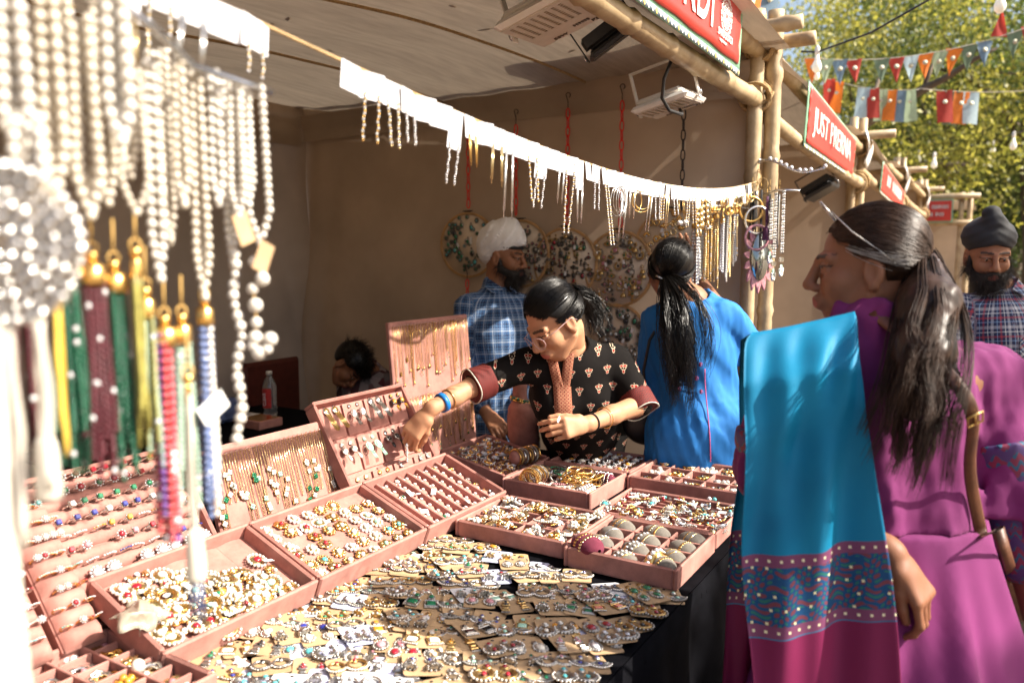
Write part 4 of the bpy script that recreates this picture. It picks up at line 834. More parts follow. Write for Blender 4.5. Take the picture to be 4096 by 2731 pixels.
# ================================================================ hanging things
_f = Vector((math.cos(PITCH) * math.cos(YAW), math.cos(PITCH) * math.sin(YAW), -math.sin(PITCH))); _r = Vector((math.sin(YAW), -math.cos(YAW), 0)); _u = _r.cross(_f)
def at(u, v, d): return Vector((0, 0, EYE)) + (_f + _r * ((u * .43537 - 512) / 796) + _u * ((341 - v * .43537) / 796)) * d   # survey point at distance d
mat('hoop_wood', (.50, .29, .12), .5, var=.25, scale=20); mat('hoop_cloth', (.72, .58, .42), .9, var=.06, bmp=.3, bscale=300); mat('red_plastic', (.78, .02, .014), .35, var=.05); mat('iron', (.06, .05, .045), .5, .7)
WALLM = Matrix(((0, 0, -1, 0), (-1, 0, 0, 0), (0, 1, 0, 0), (0, 0, 0, 1)))     # local x,y,z -> -Y, Z, -X
LINK = MB(); LINK.tube([(.0085 * math.cos(a) , .021 * math.sin(a) + math.copysign(.004, math.sin(a)), 0) for a in [2 * PI * i / 14 + .01 for i in range(14)]], .0032, 0, 5, closed=True); LINKR = LINK.mesh('link', 'red_plastic'); LINKI = LINKR.copy(); LINKI.materials[0] = MATS['iron']
HK = MB(); HK.tube([(.012 * math.cos(a), .03 + .012 * math.sin(a), 0) for a in [R(-60 + 20 * i) for i in range(12)]] + [(0, .0, 0), (.0, -.03, 0)], .002, 0, 5); HK = HK.mesh('hook', 'iron')
def chain(y, zt, zb, red=True, label='', x=XW - .035):
    t = thing('plastic_chain' if red else 'iron_chain', label, 'chain', Matrix.Translation((x, y, zt)) @ WALLM); n = max(2, int((zt - zb) / .041))
    ob('hook', HK, t, T(0, .035, 0)); p = (zt - zb) / n
    for i in range(n): ob('link', LINKR if red else LINKI, t, T(0, -p * (i + .5), 0, 0, 0, R(90 if i % 2 else 15)))
chain(2.39, 2.23, 1.845, True, 'red plastic chain holding up the hoop of dark green studs'); chain(2.10, 2.24, 1.80, True, 'red plastic chain rising behind the white turban'); chain(1.81, 2.29, 1.75, True, 'red plastic chain above the hoop of small antique earrings')
chain(1.53, 2.30, 1.73, True, 'red plastic chain above the hoop of bell and fringe earrings'); chain(1.235, 2.235, 1.80, False, 'dark iron chain above the hoop of gold earrings'); chain(2.40, 1.47, 1.33, True, 'short red chain hanging below the hoop of dark green studs')
def hoop(y, z, r, label, kinds, metals, stones, sc, n, where, drop='old_gold'):
    M = Matrix.Translation((XW - .028, y, z)) @ WALLM @ T(0, 0, 0, 0, R(rnd.uniform(-2, 2)), R(rnd.uniform(-4, 4))); t = thing('embroidery_hoop', label, 'hoop', M)
    m = MB(); m.lathe([(r - .006, -.001), (r - .006, .0015)], 0, 48); ob('fabric', m.mesh('fabric', 'hoop_cloth'), t)
    m = MB(); m.lathe([(r - .0055, -.006), (r, -.006), (r, .007), (r - .0055, .007), (r - .0055, -.006)], 0, 48); m.lathe([(r + .0005, -.005), (r + .006, -.005), (r + .006, .006), (r + .0005, .006), (r + .0005, -.005)], 0, 48); ob('hoop_frame', m.mesh('hoop_frame', 'hoop_wood'), t)
    m = MB(); m.box((-.018, r + .004, -.003), (.018, r + .010, .003)); m.tube([(-.03, r + .012, 0), (.03, r + .012, 0)], .0025, 0, 6); ob('screw_clamp', m.mesh('screw_clamp', 'iron'), t)
    pts = []; tries = 0
    while len(pts) < n and tries < 4000:
        tries += 1; a, q = rnd.uniform(0, 6.28), (r - .02) * math.sqrt(rnd.random()); p = (q * math.cos(a), q * math.sin(a))
        if all((p[0] - b[0]) ** 2 * 1.6 + (p[1] - b[1]) ** 2 > (.0205 * sc) ** 2 for b in pts): pts.append(p)
    for p in pts:
        kd, mt, stn = rnd.choice(kinds), rnd.choice(metals), rnd.choice(stones)
        put(tpl(kd, mt, stn, drop), 'pinned_earring', M @ T(p[0], p[1] + .012, .0025, R(rnd.uniform(-10, 10)), 0, 0, sc * rnd.uniform(1.0, 1.3)), f'{MWORD[mt]} {dict(jhumka="bell", chandbali="crescent", fan="fan", bar="long bar", hoop="hoop", frame="framed").get(kd, kd)} earring with {SWORD[stn]} stone on the {where}', 'earring', f'earrings on the {where}')
    for q in range(3): ob('price_tag', TAGM, None, M @ T(rnd.uniform(-.09, .09), rnd.uniform(-.09, .1), .012, rnd.uniform(-.5, .5)), f'small white price tag on the {where}', 'price tag', f'tags on the {where}')
hoop(2.397, 1.651, .165, 'round embroidery hoop ringed with small dark green and silver studs', ['stud', 'oval', 'flower'], ['oxid', 'oxid', 'silver'], ['emerald', 'onyx', 'emerald', 'turquoise'], .82, 62, 'hoop of dark green studs', 'oxid')
hoop(2.075, 1.606, .165, 'round embroidery hoop half hidden by the white turban', ['jhumka', 'chandbali', 'stud'], ['old_gold', 'oxid'], ['rose', 'ruby', 'ivory', 'rose'], .82, 52, 'hoop behind the turban', 'oxid')
hoop(1.822, 1.557, .170, 'round embroidery hoop crowded with small antique earrings and white tags', ['jhumka', 'bar', 'oval', 'fan'], ['old_gold', 'oxid', 'oxid'], ['onyx', 'emerald', 'ruby', 'onyx'], .74, 80, 'hoop of small antique earrings', 'oxid')
hoop(1.540, 1.535, .175, 'round embroidery hoop of large gold and silver bell and fringe earrings', ['jhumka', 'chandbali', 'frame', 'bar', 'fan'], ['old_gold', 'oxid', 'old_gold'], ['ivory', 'emerald', 'rose', 'onyx'], 1.02, 52, 'hoop of bell and fringe earrings', 'silver')
hoop(1.284, 1.630, .172, 'round embroidery hoop of polished gold earrings above the woman in blue', ['leafy', 'twist', 'shell', 'flower'], ['gold', 'gold', 'pale_gold'], ['pearl', 'amber', 'crystal'], 1.0, 46, 'hoop of polished gold earrings')
hoop(1.540, 1.215, .150, 'small lower embroidery hoop of grey stone earrings beside the blue dress', ['oval', 'jhumka', 'medal'], ['oxid', 'silver'], ['onyx', 'emerald', 'onyx'], .9, 42, 'lower hoop of grey earrings', 'oxid')

# ---- string of white earring cards along the stall front
def strp(t):                                                # t = 0 (left) .. 1 (post)
    x = .42 + t * 3.03; k = (x - .42) / 3.03; return Vector((x, .875 + .02 * k, 1.955 - .05 * k - .115 * 4 * k * (1 - k) * (.75 + .5 * k)))
FRONTM = Matrix(((1, 0, 0, 0), (0, 0, -1, 0), (0, 1, 0, 0), (0, 0, 0, 1)))     # local x,y,z -> X, Z, -Y
m = MB(); m.tube([strp(i / 60) + Vector((0, .004, .004)) for i in range(61)], .0028, 0, 5); m.torus(.03, .002, 0, 14, 4, c=(3.47, .90, 1.93), ax='y'); m.torus(.024, .002, 0, 14, 4, c=(3.49, .89, 1.90), ax='x')
ob('jute_string', m.mesh('jute_string', 'rope'), None, None, 'jute string strung across the stall front carrying white earring cards', 'string')
WC = MB(); WC.box((-.026, -.038, 0), (.026, .005, .0007)); [WC.lathe([(.0022, .0008), (.0022, .0010)], 1, 6, (s_ * .014, -.012, 0)) for s_ in (-1, 1)]; WC = WC.mesh('card', ['white_card', 'ink']); WC2 = MB(); WC2.box((-.02, -.066, 0), (.022, .004, .0007)); WC2 = WC2.mesh('card', ['white_card'])
def dangler(kind, L, mt):
    k = ('dang', kind, round(L, 3), mt)
    if k in CACHE: return CACHE[k]
    m = MB()
    if kind == 'chain':
        for i in range(int(L / .0046)): m.bead((.0012 * math.sin(i * 1.3), -i * .0046, 0), .0025, i % 2, 5, 4)
    elif kind == 'bars':
        for q in range(3): m.tube([((q - 1) * .003, 0, 0), ((q - 1) * .003, -L * (1 - .12 * abs(q - 1)), 0)], .0009, 0, 4)
    elif kind == 'hoop': m.torus(L / 2, .0010, 0, 26, 4, c=(0, -L / 2, 0)); m.torus(L / 2 * .82, .0009, 0, 24, 5, c=(.002, -L / 2 * .9, .003))
    elif kind == 'balls':
        for q, r in enumerate((.008, .010, .009, .008)): m.bead((0, -.008 - q * .019, 0), r, 0, 10, 7)
        m.tube([(0, -.075, 0), (0, -.10, 0)], [.003, .006], 0, 8)
    elif kind == 'pearls':
        for q in range(2): m.tube([((q - .5) * .008, 0, 0), ((q - .5) * .008, -L, 0)], .0007, 0, 4); m.bead(((q - .5) * .008, -L, 0), .0075, 1, 9, 6)
    elif kind == 'knot': m.torus(.011, .004, 0, 16, 6, c=(0, -.012, 0), wave=.003); m.torus(.009, .003, 0, 16, 6, c=(0, -.013, .005), ax='y')
    CACHE[k] = m.mesh('earring', [mt, 'pearl' if kind == 'pearls' else 'crystal']); return CACHE[k]
ncard = 60
for i in range(ncard):
    t = .03 + (i + .5) / ncard * .93; p = strp(t); x = p.x
    if .80 < x < .93: continue
    if x < .72: kd, L, mt = rnd.choice(['chain', 'bars']), .09, rnd.choice(['pale_gold', 'bright_silver'])
    elif x < 1.0: kd, L, mt = rnd.choice(['hoop', 'chain', 'chain']), rnd.choice([.045, .06]), rnd.choice(['pale_gold', 'bright_silver'])
    elif x < 1.9: kd, L, mt = rnd.choice(['chain', 'chain', 'chain', 'bars']), rnd.choice([.06, .09, .10, .13, .17]), rnd.choice(['gold', 'bright_silver', 'bright_silver', 'pale_gold'])
    elif x < 2.45: kd, L, mt = rnd.choice(['chain', 'bars', 'chain', 'bars', 'hoop']), rnd.choice([.06, .09, .11]), rnd.choice(['gold', 'bright_silver', 'pale_gold'])
    elif x < 2.85: kd, L, mt = rnd.choice(['balls', 'pearls', 'knot', 'chain', 'knot']), .10, rnd.choice(['gold', 'gold', 'pale_gold'])
    else: kd, L, mt = 'hoop', rnd.choice([.055, .065, .05]), rnd.choice(['gold', 'pale_gold'])
    L *= rnd.uniform(.75, 1.05); L = round(L, 2)
    wide = rnd.random() < .82
    o = ob('earring_card', WC if wide else WC2, None, Matrix.Translation(p) @ FRONTM @ T(0, 0, 0, R(rnd.uniform(-3, 3)) - math.atan2(.115 * 4 * (1 - 2 * t), 3.0) * 1.0, R(rnd.uniform(-6, 6)), R(rnd.uniform(-14, 14))), f'{"white" if wide else "tall white"} card on the front string with {MWORD[mt]} {dict(chain="chain", bars="bar", hoop="hoop", balls="gold ball", pearls="pearl", knot="knot")[kd]} earrings', 'earring card', 'white earring cards on the front string')
    if rnd.random() < (.34 if x < 2.4 else .15): continue
    for s_ in (-1, 1): ob('earring', dangler(kd, L, mt), o, T(s_ * (.014 if kd != 'hoop' else .010), -.03 if wide else -.056, .003, R(rnd.uniform(-4, 4)), 0, R(rnd.uniform(-40, 40) if kd == 'hoop' else 0)))

# ---- bead bunches and chains round the right post
SEED = dict(gold='pale_gold', silver='bright_silver', white='pearl')
def bunch(top, L, wd, n, r, mts, label, name='bead_bunch', cat='necklace', group=None, loop=False, cap=True, seedb=True, capm='gold', taper=.6):
    t = thing(name, label, cat, Matrix.Translation(top), group); m = MB()
    for i in range(n):
        a = rnd.uniform(0, 6.28); q = wd * math.sqrt(rnd.random()); dx, dy = q * math.cos(a), q * math.sin(a); Li = L * rnd.uniform(.74, 1.0)
        pts = [(dx * (taper + (1 - taper) * k / 7) + .0015 * wob(k + i, i), dy * (taper + (1 - taper) * k / 7), -.01 - Li * k / 7) for k in range(8)]
        mi = rnd.randrange(len(mts))
        if seedb:
            nb = int(Li / (r * 1.9))
            for k in range(nb):
                s_ = k / max(1, nb - 1) * 7; j = min(6, int(s_)); f = s_ - j; p = [pts[j][c] * (1 - f) + pts[j + 1][c] * f for c in range(3)]; m.bead(p, r, len(mts) if rnd.random() < .05 else mi, 5, 3)  # a few beads swapped to bright crystal, imitating sparkle glints
        else: m.tube(pts, r, mi, 5)
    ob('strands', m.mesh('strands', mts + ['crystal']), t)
    if cap: m = MB(); m.lathe([(.003, 0), (wd * .75, -.004), (wd * .8, -.018), (wd * .7, -.022)], 0, 10); m.bead((0, 0, .005), .006, 0, 8, 5); ob('cap', m.mesh('cap', capm), t)
    m = MB(); m.torus(.006, .0012, 0, 10, 4, c=(0, 0, .012), ax='y'); m.tube([(0, 0, .015), (.001, 0, .05)], .0012, 0, 4); ob('hanging_loop', m.mesh('hanging_loop', 'yellow_cord'), t)
    return t
rack = thing('wire_rack', 'chrome wire rack tied to the bamboo post, hung with necklaces', 'rack', None)
m = MB(); m.tube([(3.50, .885, 1.86), (3.40, .80, 1.865), (3.42, .72, 1.86)], .004, 0, 6); m.tube([(3.48, .91, 1.79), (3.25, .97, 1.80), (3.08, 1.02, 1.785)], .004, 0, 6); ob('rods', m.mesh('rods', 'steel'), rack)
wv = thing('wave_arm', 'chrome waterfall display arm with crystal pegs jutting from the post', 'display arm'); m = MB(); pts = []
for i in range(25): k = i / 24; pts.append((3.47 - .03 * k, .90 - .27 * k, 1.985 - .05 * k + .016 * math.sin(k * 6.5 + .6)))
m.tube(pts, .005, 0, 6); m.tube([(3.47, .90, 1.985), (3.49, .905, 2.01), (3.50, .91, 1.955)], .006, 0, 6); ob('rod', m.mesh('rod', 'steel'), wv)
PEG = MB(); PEG.bead((0, 0, .008), .009, 0, 8, 5); PEG = PEG.mesh('peg', 'crystal')
for i in range(9): p = pts[4 + i * 2 + (1 if i > 4 else 0) if i < 8 else 24]; ob('peg', PEG, wv, Matrix.Translation(p))
for i, (u, v0, v1, d, wd, n, r, mts, lb) in enumerate([
    (1598, 512, 655, 3.18, .022, 9, .0062, ['pearl', 'bright_silver'], 'white pearl strands hung beside the blue dress shoulder'), (1622, 505, 640, 3.2, .016, 8, .0046, ['gold', 'pale_gold'], 'gold bead strands between pearl and silver bunches on the rack'),
    (1645, 490, 655, 3.22, .018, 8, .0046, ['old_gold', 'pale_gold'], 'antique gold bead bunch on the wire rack'), (1660, 500, 620, 3.16, .012, 6, .005, ['bright_silver', 'crystal'], 'narrow silver crystal bunch on the wire rack'),
    (1610, 515, 640, 3.25, .02, 9, .0058, ['pearl', 'ivory'], 'second cream pearl bunch behind the white one'), (1632, 500, 650, 3.28, .02, 9, .0046, ['old_gold', 'gold'], 'dense antique gold bunch at the back of the rack'), (1690, 478, 610, 3.26, .014, 8, .0044, ['bright_silver', 'pale_gold'], 'silver and gold fringe nearest the bamboo post'), (1675, 480, 650, 3.22, .020, 10, .0042, ['pale_gold', 'pearl'], 'long fringe of gold threads dotted with tiny pearls on the rack')]):
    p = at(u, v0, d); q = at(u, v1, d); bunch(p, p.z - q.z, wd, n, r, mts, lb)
mat('black_cord', (.012, .011, .012), .8, var=.2); mat('plum_cord', (.09, .015, .06), .6, var=.3); mat('white_cord', (.56, .52, .44), .8, var=.08)
for u, v0, v1, wd, mts, lb in [(1728, 435, 560, .010, ['black_cord'], 'short black cord necklace bundle on the post rack'), (1748, 430, 580, .008, ['white_cord', 'black_cord'], 'white ribbon and black cord bundle on the post rack'), (1768, 440, 632, .007, ['black_cord'], 'long braided black cord ending in a knot on the post rack'), (1738, 432, 540, .012, ['black_cord', 'silver', 'white_cord'], 'mixed black and silver cords crowded on the post rack'), (1790, 440, 570, .010, ['silver', 'bright_silver', 'black_cord'], 'silver and black twisted strands at the rack end')]:
    p, q = at(u, v0, 3.28), at(u, v1, 3.28); bunch(p, p.z - q.z, wd, 6, .003, mts, lb, seedb=False, cap=False)
t = bunch(at(1762, 445, 3.24), .13, .008, 8, .003, ['plum_cord'], 'plum silk tassel hanging from the post rack', 'tassel', 'tassel', seedb=False, cap=False)
m = MB(); m.lathe([(.004, -.13), (.012, -.14), (.016, -.185), (.014, -.187)], 0, 10); ob('tassel_head', m.mesh('tassel_head', 'plum_cord'), t)
for u, v0, v1, lb in [(1782, 445, 600, 'long silver link necklace with an oval stone pendant on the post'), (1800, 440, 590, 'heavy silver tribal necklace outermost on the post'), (1772, 460, 560, 'gold and silver bead chain inside the silver ones on the post')]:
    p, q = at(u, v0, 3.22), at(u, v1, 3.22); t = thing('necklace', lb, 'necklace', Matrix.Translation(p)); m = MB(); L = p.z - q.z
    for k in range(int(L / .011)):
        for s_ in (-1, 1): m.bead((s_ * .013 * (1 - .3 * k * .011 / L), s_ * .006, -k * .011), .0062, (k + s_) % 2, 5, 4, (.8, .8, 1))
    ob('chain', m.mesh('chain', ['bright_silver', 'silver']), t); m = MB(); m.box((-.03, -.004, -L - .02), (.03, .004, -L), bev=.003); m.lathe([(.016, -.003), (.016, .003)], 1, 10, M=T(0, 0, -L - .045, 0, R(90)))
    for k in range(9): m.bead((.024 * math.cos(PI + k * PI / 8), 0, -L - .05 + .026 * math.sin(PI + k * PI / 8)), .006, 0, 6, 4)
    ob('pendant', m.mesh('pendant', ['bright_silver', 'mint']), t)
# lotus framed mirror
p = at(1742, 590, 3.3); lm = thing('lotus_mirror', 'oval hand mirror in a pink lotus petal frame hanging on the bamboo post', 'mirror', Matrix.Translation(p) @ FRONTM @ T(0, 0, 0, 0, 0, R(-35), 1.0))
mat('mirror_glass', (.35, .36, .33), .08, .9, var=.1)
for k in range(13):
    a = R(-90 + (k - 6) * 24); c, s_ = math.cos(a), math.sin(a); m = MB(); m.prism([(.05 * c - .014 * s_, .085 * s_ + .014 * c), (.065 * c - .012 * s_, .115 * s_ + .012 * c), (.078 * c, .15 * s_), (.065 * c + .012 * s_, .115 * s_ - .012 * c), (.05 * c + .014 * s_, .085 * s_ - .014 * c)][::1], -.002 - .0006 * k, .003 + .0006 * k); ob('petal', m.mesh('petal', 'rose'), lm)
m = MB(); m.lathe([(.055, -.001), (.055, .012)], 0, 24, M=Matrix.Diagonal((.8, 1.75, 1, 1))); ob('glass', m.mesh('glass', 'mirror_glass'), lm)
for nm, u, v, rr, mt in (('bangle', 1725, 480, .05, 'gold'), ('bangle', 1740, 505, .055, 'bright_silver'), ('bangle', 1738, 545, .05, 'rose')):
    m = MB(); m.torus(rr, .006, 0, 26, 6, ax='x'); ob('bangle', m.mesh('bangle', mt), None, Matrix.Translation(at(u, v, 3.27)) @ T(rz=R(40)), f'{dict(gold="gold", bright_silver="silver", rose="pink enamel")[mt]} neck ring looped over the post rack', 'neck ring')

# ---- necklaces close by on the left, hung from rods
PB = {}
def pearl_me(mt):
    if mt not in PB: m = MB(); m.bead((0, 0, 0), 1, 0, 10, 7); PB[mt] = m.mesh('pearl', mt)
    return PB[mt]
mat('warm_pearl', (.60, .54, .44), .22, 0, var=.07, scale=60, coat=.6)
def pearl_necklace(u, v0, v1, d, hw, r, label, mt='pearl', open_=False, strands=1):
    p, q = at(u, v0, d), at(u, v1, d); L = p.z - q.z; t = thing('pearl_necklace', label, 'necklace', Matrix.Translation(p)); m = MB()
    rx = Vector((_r.x, _r.y, 0))
    for s_ in range(strands):
        w_ = hw * (1 - .3 * s_); LL = L * (1 - .08 * s_); path = []
        for i in range(241):
            k = i / 240 * 2 - 1
            x = (w_ * .55 * (1 if k > 0 else -1) * (.75 + .55 * (1 - abs(k))) * (1 if abs(k) > .18 else abs(k) / .18) if not open_ else w_ * k)
            z = -LL * (1 - max(0, (abs(k) - .0)) ** 1.0) + (w_ * .5 * (abs(k) / .18) ** 2 * .6 if abs(k) < .18 else w_ * .3)
            path.append(rx * x + Vector((.004 * s_, .006 * s_ + .003 * (k > 0), min(0, z))))
        acc = 0; last = path[0]; m.tube(path[::6], r * .18, 0, 4)
        for p2 in path[1:]:
            acc += (p2 - last).length; last = p2
            if acc >= r * 2.0: acc = 0; ob('pearl', pearl_me(mt), t, Matrix.Translation(p2) @ Matrix.Scale(r * rnd.uniform(.94, 1.04), 4))
    ob('thread', m.mesh('thread', 'white_cord'), t); return t
m = MB(); m.tube([at(150, -30, .66), at(290, 20, .70), at(350, 60, .74), at(440, 150, .82), at(560, 190, .90), at(625, 212, .94)], .004, 0, 6)
ob('display_rod', m.mesh('display_rod', 'steel'), None, None, 'thin chrome rod slanting above the pearl necklaces', 'rod')
for a in [(20, -60, 350, .60, .016, .0055, 'thick pearl rope nearest the white beaded medallion', 'pearl', False, 3), (105, -60, 430, .64, .014, .0050, 'double pearl rope beside the thick rope', 'warm_pearl', False, 2), (185, 35, 495, .68, .018, .0048, 'long warm pearl loop with hanging end', 'warm_pearl', False, 2),
          (262, -50, 320, .68, .016, .0058, 'bright bunch of pearl ropes at the rod end', 'pearl', False, 3), (300, 150, 490, .72, .020, .0036, 'wide pearl loop with a small pearl drop', 'warm_pearl', False, 1), (345, 120, 640, .78, .010, .0050, 'long pearl rope with heavy end pearls', 'pearl', False, 1),
          (410, 130, 470, .80, .010, .0046, 'cream pearl strand under the gold cord', 'warm_pearl', False, 2), (450, 150, 690, .84, .012, .0045, 'long cream pearl strand beside the white tassel', 'warm_pearl', False, 2), (492, 160, 470, .88, .010, .0050, 'white pearl strand in the middle of the rod', 'pearl', False, 2),
          (540, 190, 500, .90, .014, .0040, 'small pearl loop near the rod tip', 'pearl', False, 2), (588, 190, 560, .92, .020, .0044, 'outermost grey white pearl loop on the rod tip', 'pearl', False, 1), (60, 250, 520, .58, .02, .0048, 'pearl loop hanging under the thick rope', 'pearl', False, 2), (140, -40, 400, .70, .012, .0045, 'cream pearl rope behind the double rope', 'warm_pearl', False, 2), (225, -40, 470, .74, .014, .0042, 'long cream pearl rope between two bright bunches', 'warm_pearl', False, 2), (285, 60, 400, .78, .012, .0042, 'cream pearl rope behind the wide loop', 'warm_pearl', False, 2), (375, 110, 560, .84, .010, .0040, 'slim cream pearl rope behind the heavy one', 'warm_pearl', False, 2), (520, 175, 620, .93, .009, .0040, 'slim white pearl rope next to the large pearl drop', 'pearl', False, 2), (565, 185, 470, .95, .011, .0038, 'small grey pearl rope behind the rod tip loop', 'pearl', False, 2)]: pearl_necklace(*a)
def big_pearls(pts, label):
    t = thing('pearl_necklace', label, 'necklace', Matrix.Translation(pts[0][0])); m = MB(); m.tube([p - pts[0][0] for p, r in pts], .001, 0, 4); ob('thread', m.mesh('thread', 'yellow_cord'), t)
    for p, r in pts: ob('pearl', pearl_me('pearl'), t, Matrix.Translation(p - pts[0][0]) @ Matrix.Scale(r, 4))
big_pearls([(at(532 + 6 * math.sin(i * .9) + 18 * min(1, i / 9), 560 + i * 23.5, .93), .0066 if i % 3 else .0052) for i in range(20)], 'long single drop of large pearls ending in a drop pearl')
big_pearls([(at(585 + x, 600 + y, .93), .0085 if i % 2 else .0068) for i, (x, y) in enumerate([(0, 0), (18, 40), (-4, 62), (2, 100), (4, 140), (2, 175), (-4, 192), (10, 208), (28, 200), (36, 178)])], 'short hook of very large pearls on a yellow cord')
for mts_, nm in ((['bead_green'], 0), (['bead_maroon'], 0)): pass
mat('bead_green', (.004, .085, .042), .25, 0, var=.5, scale=200, coat=.3); mat('bead_maroon', (.075, .004, .012), .3, 0, var=.5, scale=200, coat=.25); mat('bead_red', (.45, .05, .055), .2, 0, var=.4, scale=150, coat=.7); mat('bead_violet', (.14, .05, .25), .2, 0, var=.4, coat=.7)
mat('bead_olive', (.30, .27, .07), .35, 0, var=.35, scale=100); mat('bead_mint', (.32, .46, .36), .25, 0, var=.2, coat=.5); mat('bead_blue', (.10, .14, .28), .25, 0, var=.3, coat=.5); mat('silk_gold', (.62, .42, .06), .45, 0, var=.2, sheen=.4)
for u, v0, v1, d, wd, n, r, mts, lb, sb in [
    (45, 640, 1120, .70, .014, 14, .0032, ['bead_maroon'], 'dark maroon bead bundle beside the white cords', True), (150, 590, 1080, .74, .017, 22, .0031, ['bead_green'], 'thick emerald green bead bundle with gold cap', True), (212, 600, 1090, .75, .015, 20, .0031, ['bead_maroon'], 'thick maroon bead bundle with gold cap', True),
    (262, 620, 1090, .78, .016, 20, .0031, ['bead_green'], 'second green bead bundle, right of the maroon one', True), (312, 590, 1030, .78, .007, 7, .0020, ['bead_olive', 'bead_olive', 'bead_green'], 'olive and gold cords ending in a tassel', False), (335, 680, 1060, .80, .011, 10, .0030, ['bead_olive', 'bead_mint'], 'olive and mint bead strands by the red bundle', True),
    (378, 745, 1230, .82, .017, 14, .0044, ['bead_red', 'bead_red', 'bead_violet', 'rose'], 'chunky coral red and violet bead bundle with gold cap', True), (418, 740, 1160, .84, .012, 12, .0032, ['bead_mint'], 'pale mint bead bundle behind the white tassel', True),
    (470, 700, 1180, .88, .012, 9, .0042, ['bead_blue', 'pearl'], 'slate blue strands with white beads', True), (130, 660, 1070, .70, .0028, 3, .0018, ['silk_gold'], 'narrow golden yellow silk cord', False)]:
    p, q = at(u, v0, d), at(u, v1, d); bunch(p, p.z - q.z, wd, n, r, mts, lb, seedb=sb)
for u, v0, v1, d, lb in [(85, 690, 1060, .62, 'pair of white twisted cords with a gold tassel'), (432, 880, 1270, .77, 'long white silk tassel hanging lowest over the trays')]:
    p, q = at(u, v0, d), at(u, v1, d); t = bunch(p, p.z - q.z, .0045, 7, .0019, ['white_cord'], lb, 'white_tassel', 'tassel', seedb=False, taper=.9); L = p.z - q.z
    m = MB(); m.lathe([(.004, -L + .02), (.008, -L + .01), (.010, -L - .03), (.009, -L - .034)], 0, 10); ob('tassel_head', m.mesh('tassel_head', 'white_cord'), t)
    if u > 100: m = MB(); [m.tube([(.006 * math.cos(k), .006 * math.sin(k), -L - .03), (.006 * math.cos(k), .006 * math.sin(k), -L - .075)], .0018, 0, 5) for k in range(6)]; ob('bead_tail', m.mesh('bead_tail', 'bead_blue'), t)
# medallion and cords at the far left
p = at(12, 560, .52); md = thing('bead_medallion', 'large round white beaded medallion with cream cords, half out of view', 'medallion', Matrix.Translation(p) @ Matrix.Rotation(YAW - R(90), 4, 'Z') @ Matrix.Rotation(R(90), 4, 'X'))
m = MB(); m.lathe([(.05, -.003), (.05, 0)], 0, 24); ob('backing', m.mesh('backing', 'hoop_cloth'), md); m = MB()
for ring in range(6):
    rr = .009 + ring * .0082; n = max(5, int(2 * PI * rr / .0085))
    for i in range(n): a = 2 * PI * i / n + ring; m.bead((rr * math.cos(a), rr * math.sin(a), .002), .0042 * rnd.uniform(.75, 1.25), 0, 7, 5)
ob('beads', m.mesh('beads', ['bright_silver']), md)
for k, (x, l) in enumerate(((.0, .16), (.02, .12))): m = MB(); m.tube([(x, -.045 - l * i / 8, .003 * math.sin(i + k)) for i in range(9)], .0032, 0, 6); ob('cord', m.mesh('cord', 'white_cord'), md)
wr = MB(); wr.sheet(lambda u, v: (.290 + .047 * math.cos(u * 2 * PI) + .004 * math.sin(v * 9 + u * 12), .70 + .047 * math.sin(u * 2 * PI), .70 + .95 * v), 20, 24, .002)
ob('post_wrap', wr.mesh('post_wrap', 'white_cord'), None, None, 'white cloth wrapped round the bamboo post at the left edge', 'cloth wrap')
for u, v, d, rz in ((490, 935, .86, 30), (605, 590, .93, -25), (560, 525, .92, 20)): ob('price_tag', (lambda m: (m.box((-.011, -.018, 0), (.011, .018, .0008), bev=.0003), m.mesh('tag', 'kraft' if v < 700 else 'tag'))[1])(MB()), None, Matrix.Translation(at(u, v, d)) @ FRONTM @ T(0, 0, 0, R(rz + 90 if v > 700 else rz)), f'{"white" if v > 700 else "brown"} paper tag dangling from the pearl necklaces{" by the rod tip" if u > 590 else " near a loose strand" if v < 700 else ""}', 'tag')

# ---- behind: small table, bottle, box, chair
bt = thing('side_table', 'low back table under a black cloth with a water bottle', 'table'); m = MB(); m.box((1.6, 2.70, .79), (2.86, 3.3, .815), bev=.006); m.sheet(lambda u, v: (1.6 + 1.27 * u + .0, 2.69 - .03 * v - .02 * v * math.sin(u * 30), .80 - .75 * v), 50, 6, .003); m.sheet(lambda u, v: (2.87 + .03 * v + .02 * v * math.sin(u * 20), 2.70 + .6 * u, .80 - .75 * v), 24, 6, .003); ob('cloth', m.mesh('cloth', 'black_cloth'), bt)
for x in (1.68, 2.78):
    for y in (2.78, 3.22): m = MB(); m.box((x - .02, y - .02, 0), (x + .02, y + .02, .789)); ob('leg', m.mesh('leg', 'steel'), bt)
mat('bottle_plastic', (.78, .80, .82), .08, 0, var=.03, trans=.85); mat('label_red', (.45, .03, .03), .4)
bo = thing('water_bottle', 'clear ribbed plastic water bottle with red label on the back table', 'bottle', T(2.66, 3.02, .815)); m = MB(); m.lathe([(.030, 0), (.034, .01)] + [(.034 - .003 * (i % 2), .02 + i * .011) for i in range(11)] + [(.034, .145), (.026, .175), (.013, .198), (.013, .208)], 0, 18); ob('body', m.mesh('body', 'bottle_plastic'), bo)
m = MB(); m.lathe([(.015, .206), (.015, .222)], 0, 14); ob('cap', m.mesh('cap', 'white_plastic'), bo)
m = MB(); m.add([(.0352 * math.cos(a), .0352 * math.sin(a), z) for z in (.045, .14) for a in [R(150 + 8 * i) for i in range(12)]], [(i, i + 1, 13 + i, 12 + i) for i in range(11)]); ob('label', m.mesh('label', 'label_red'), bo)
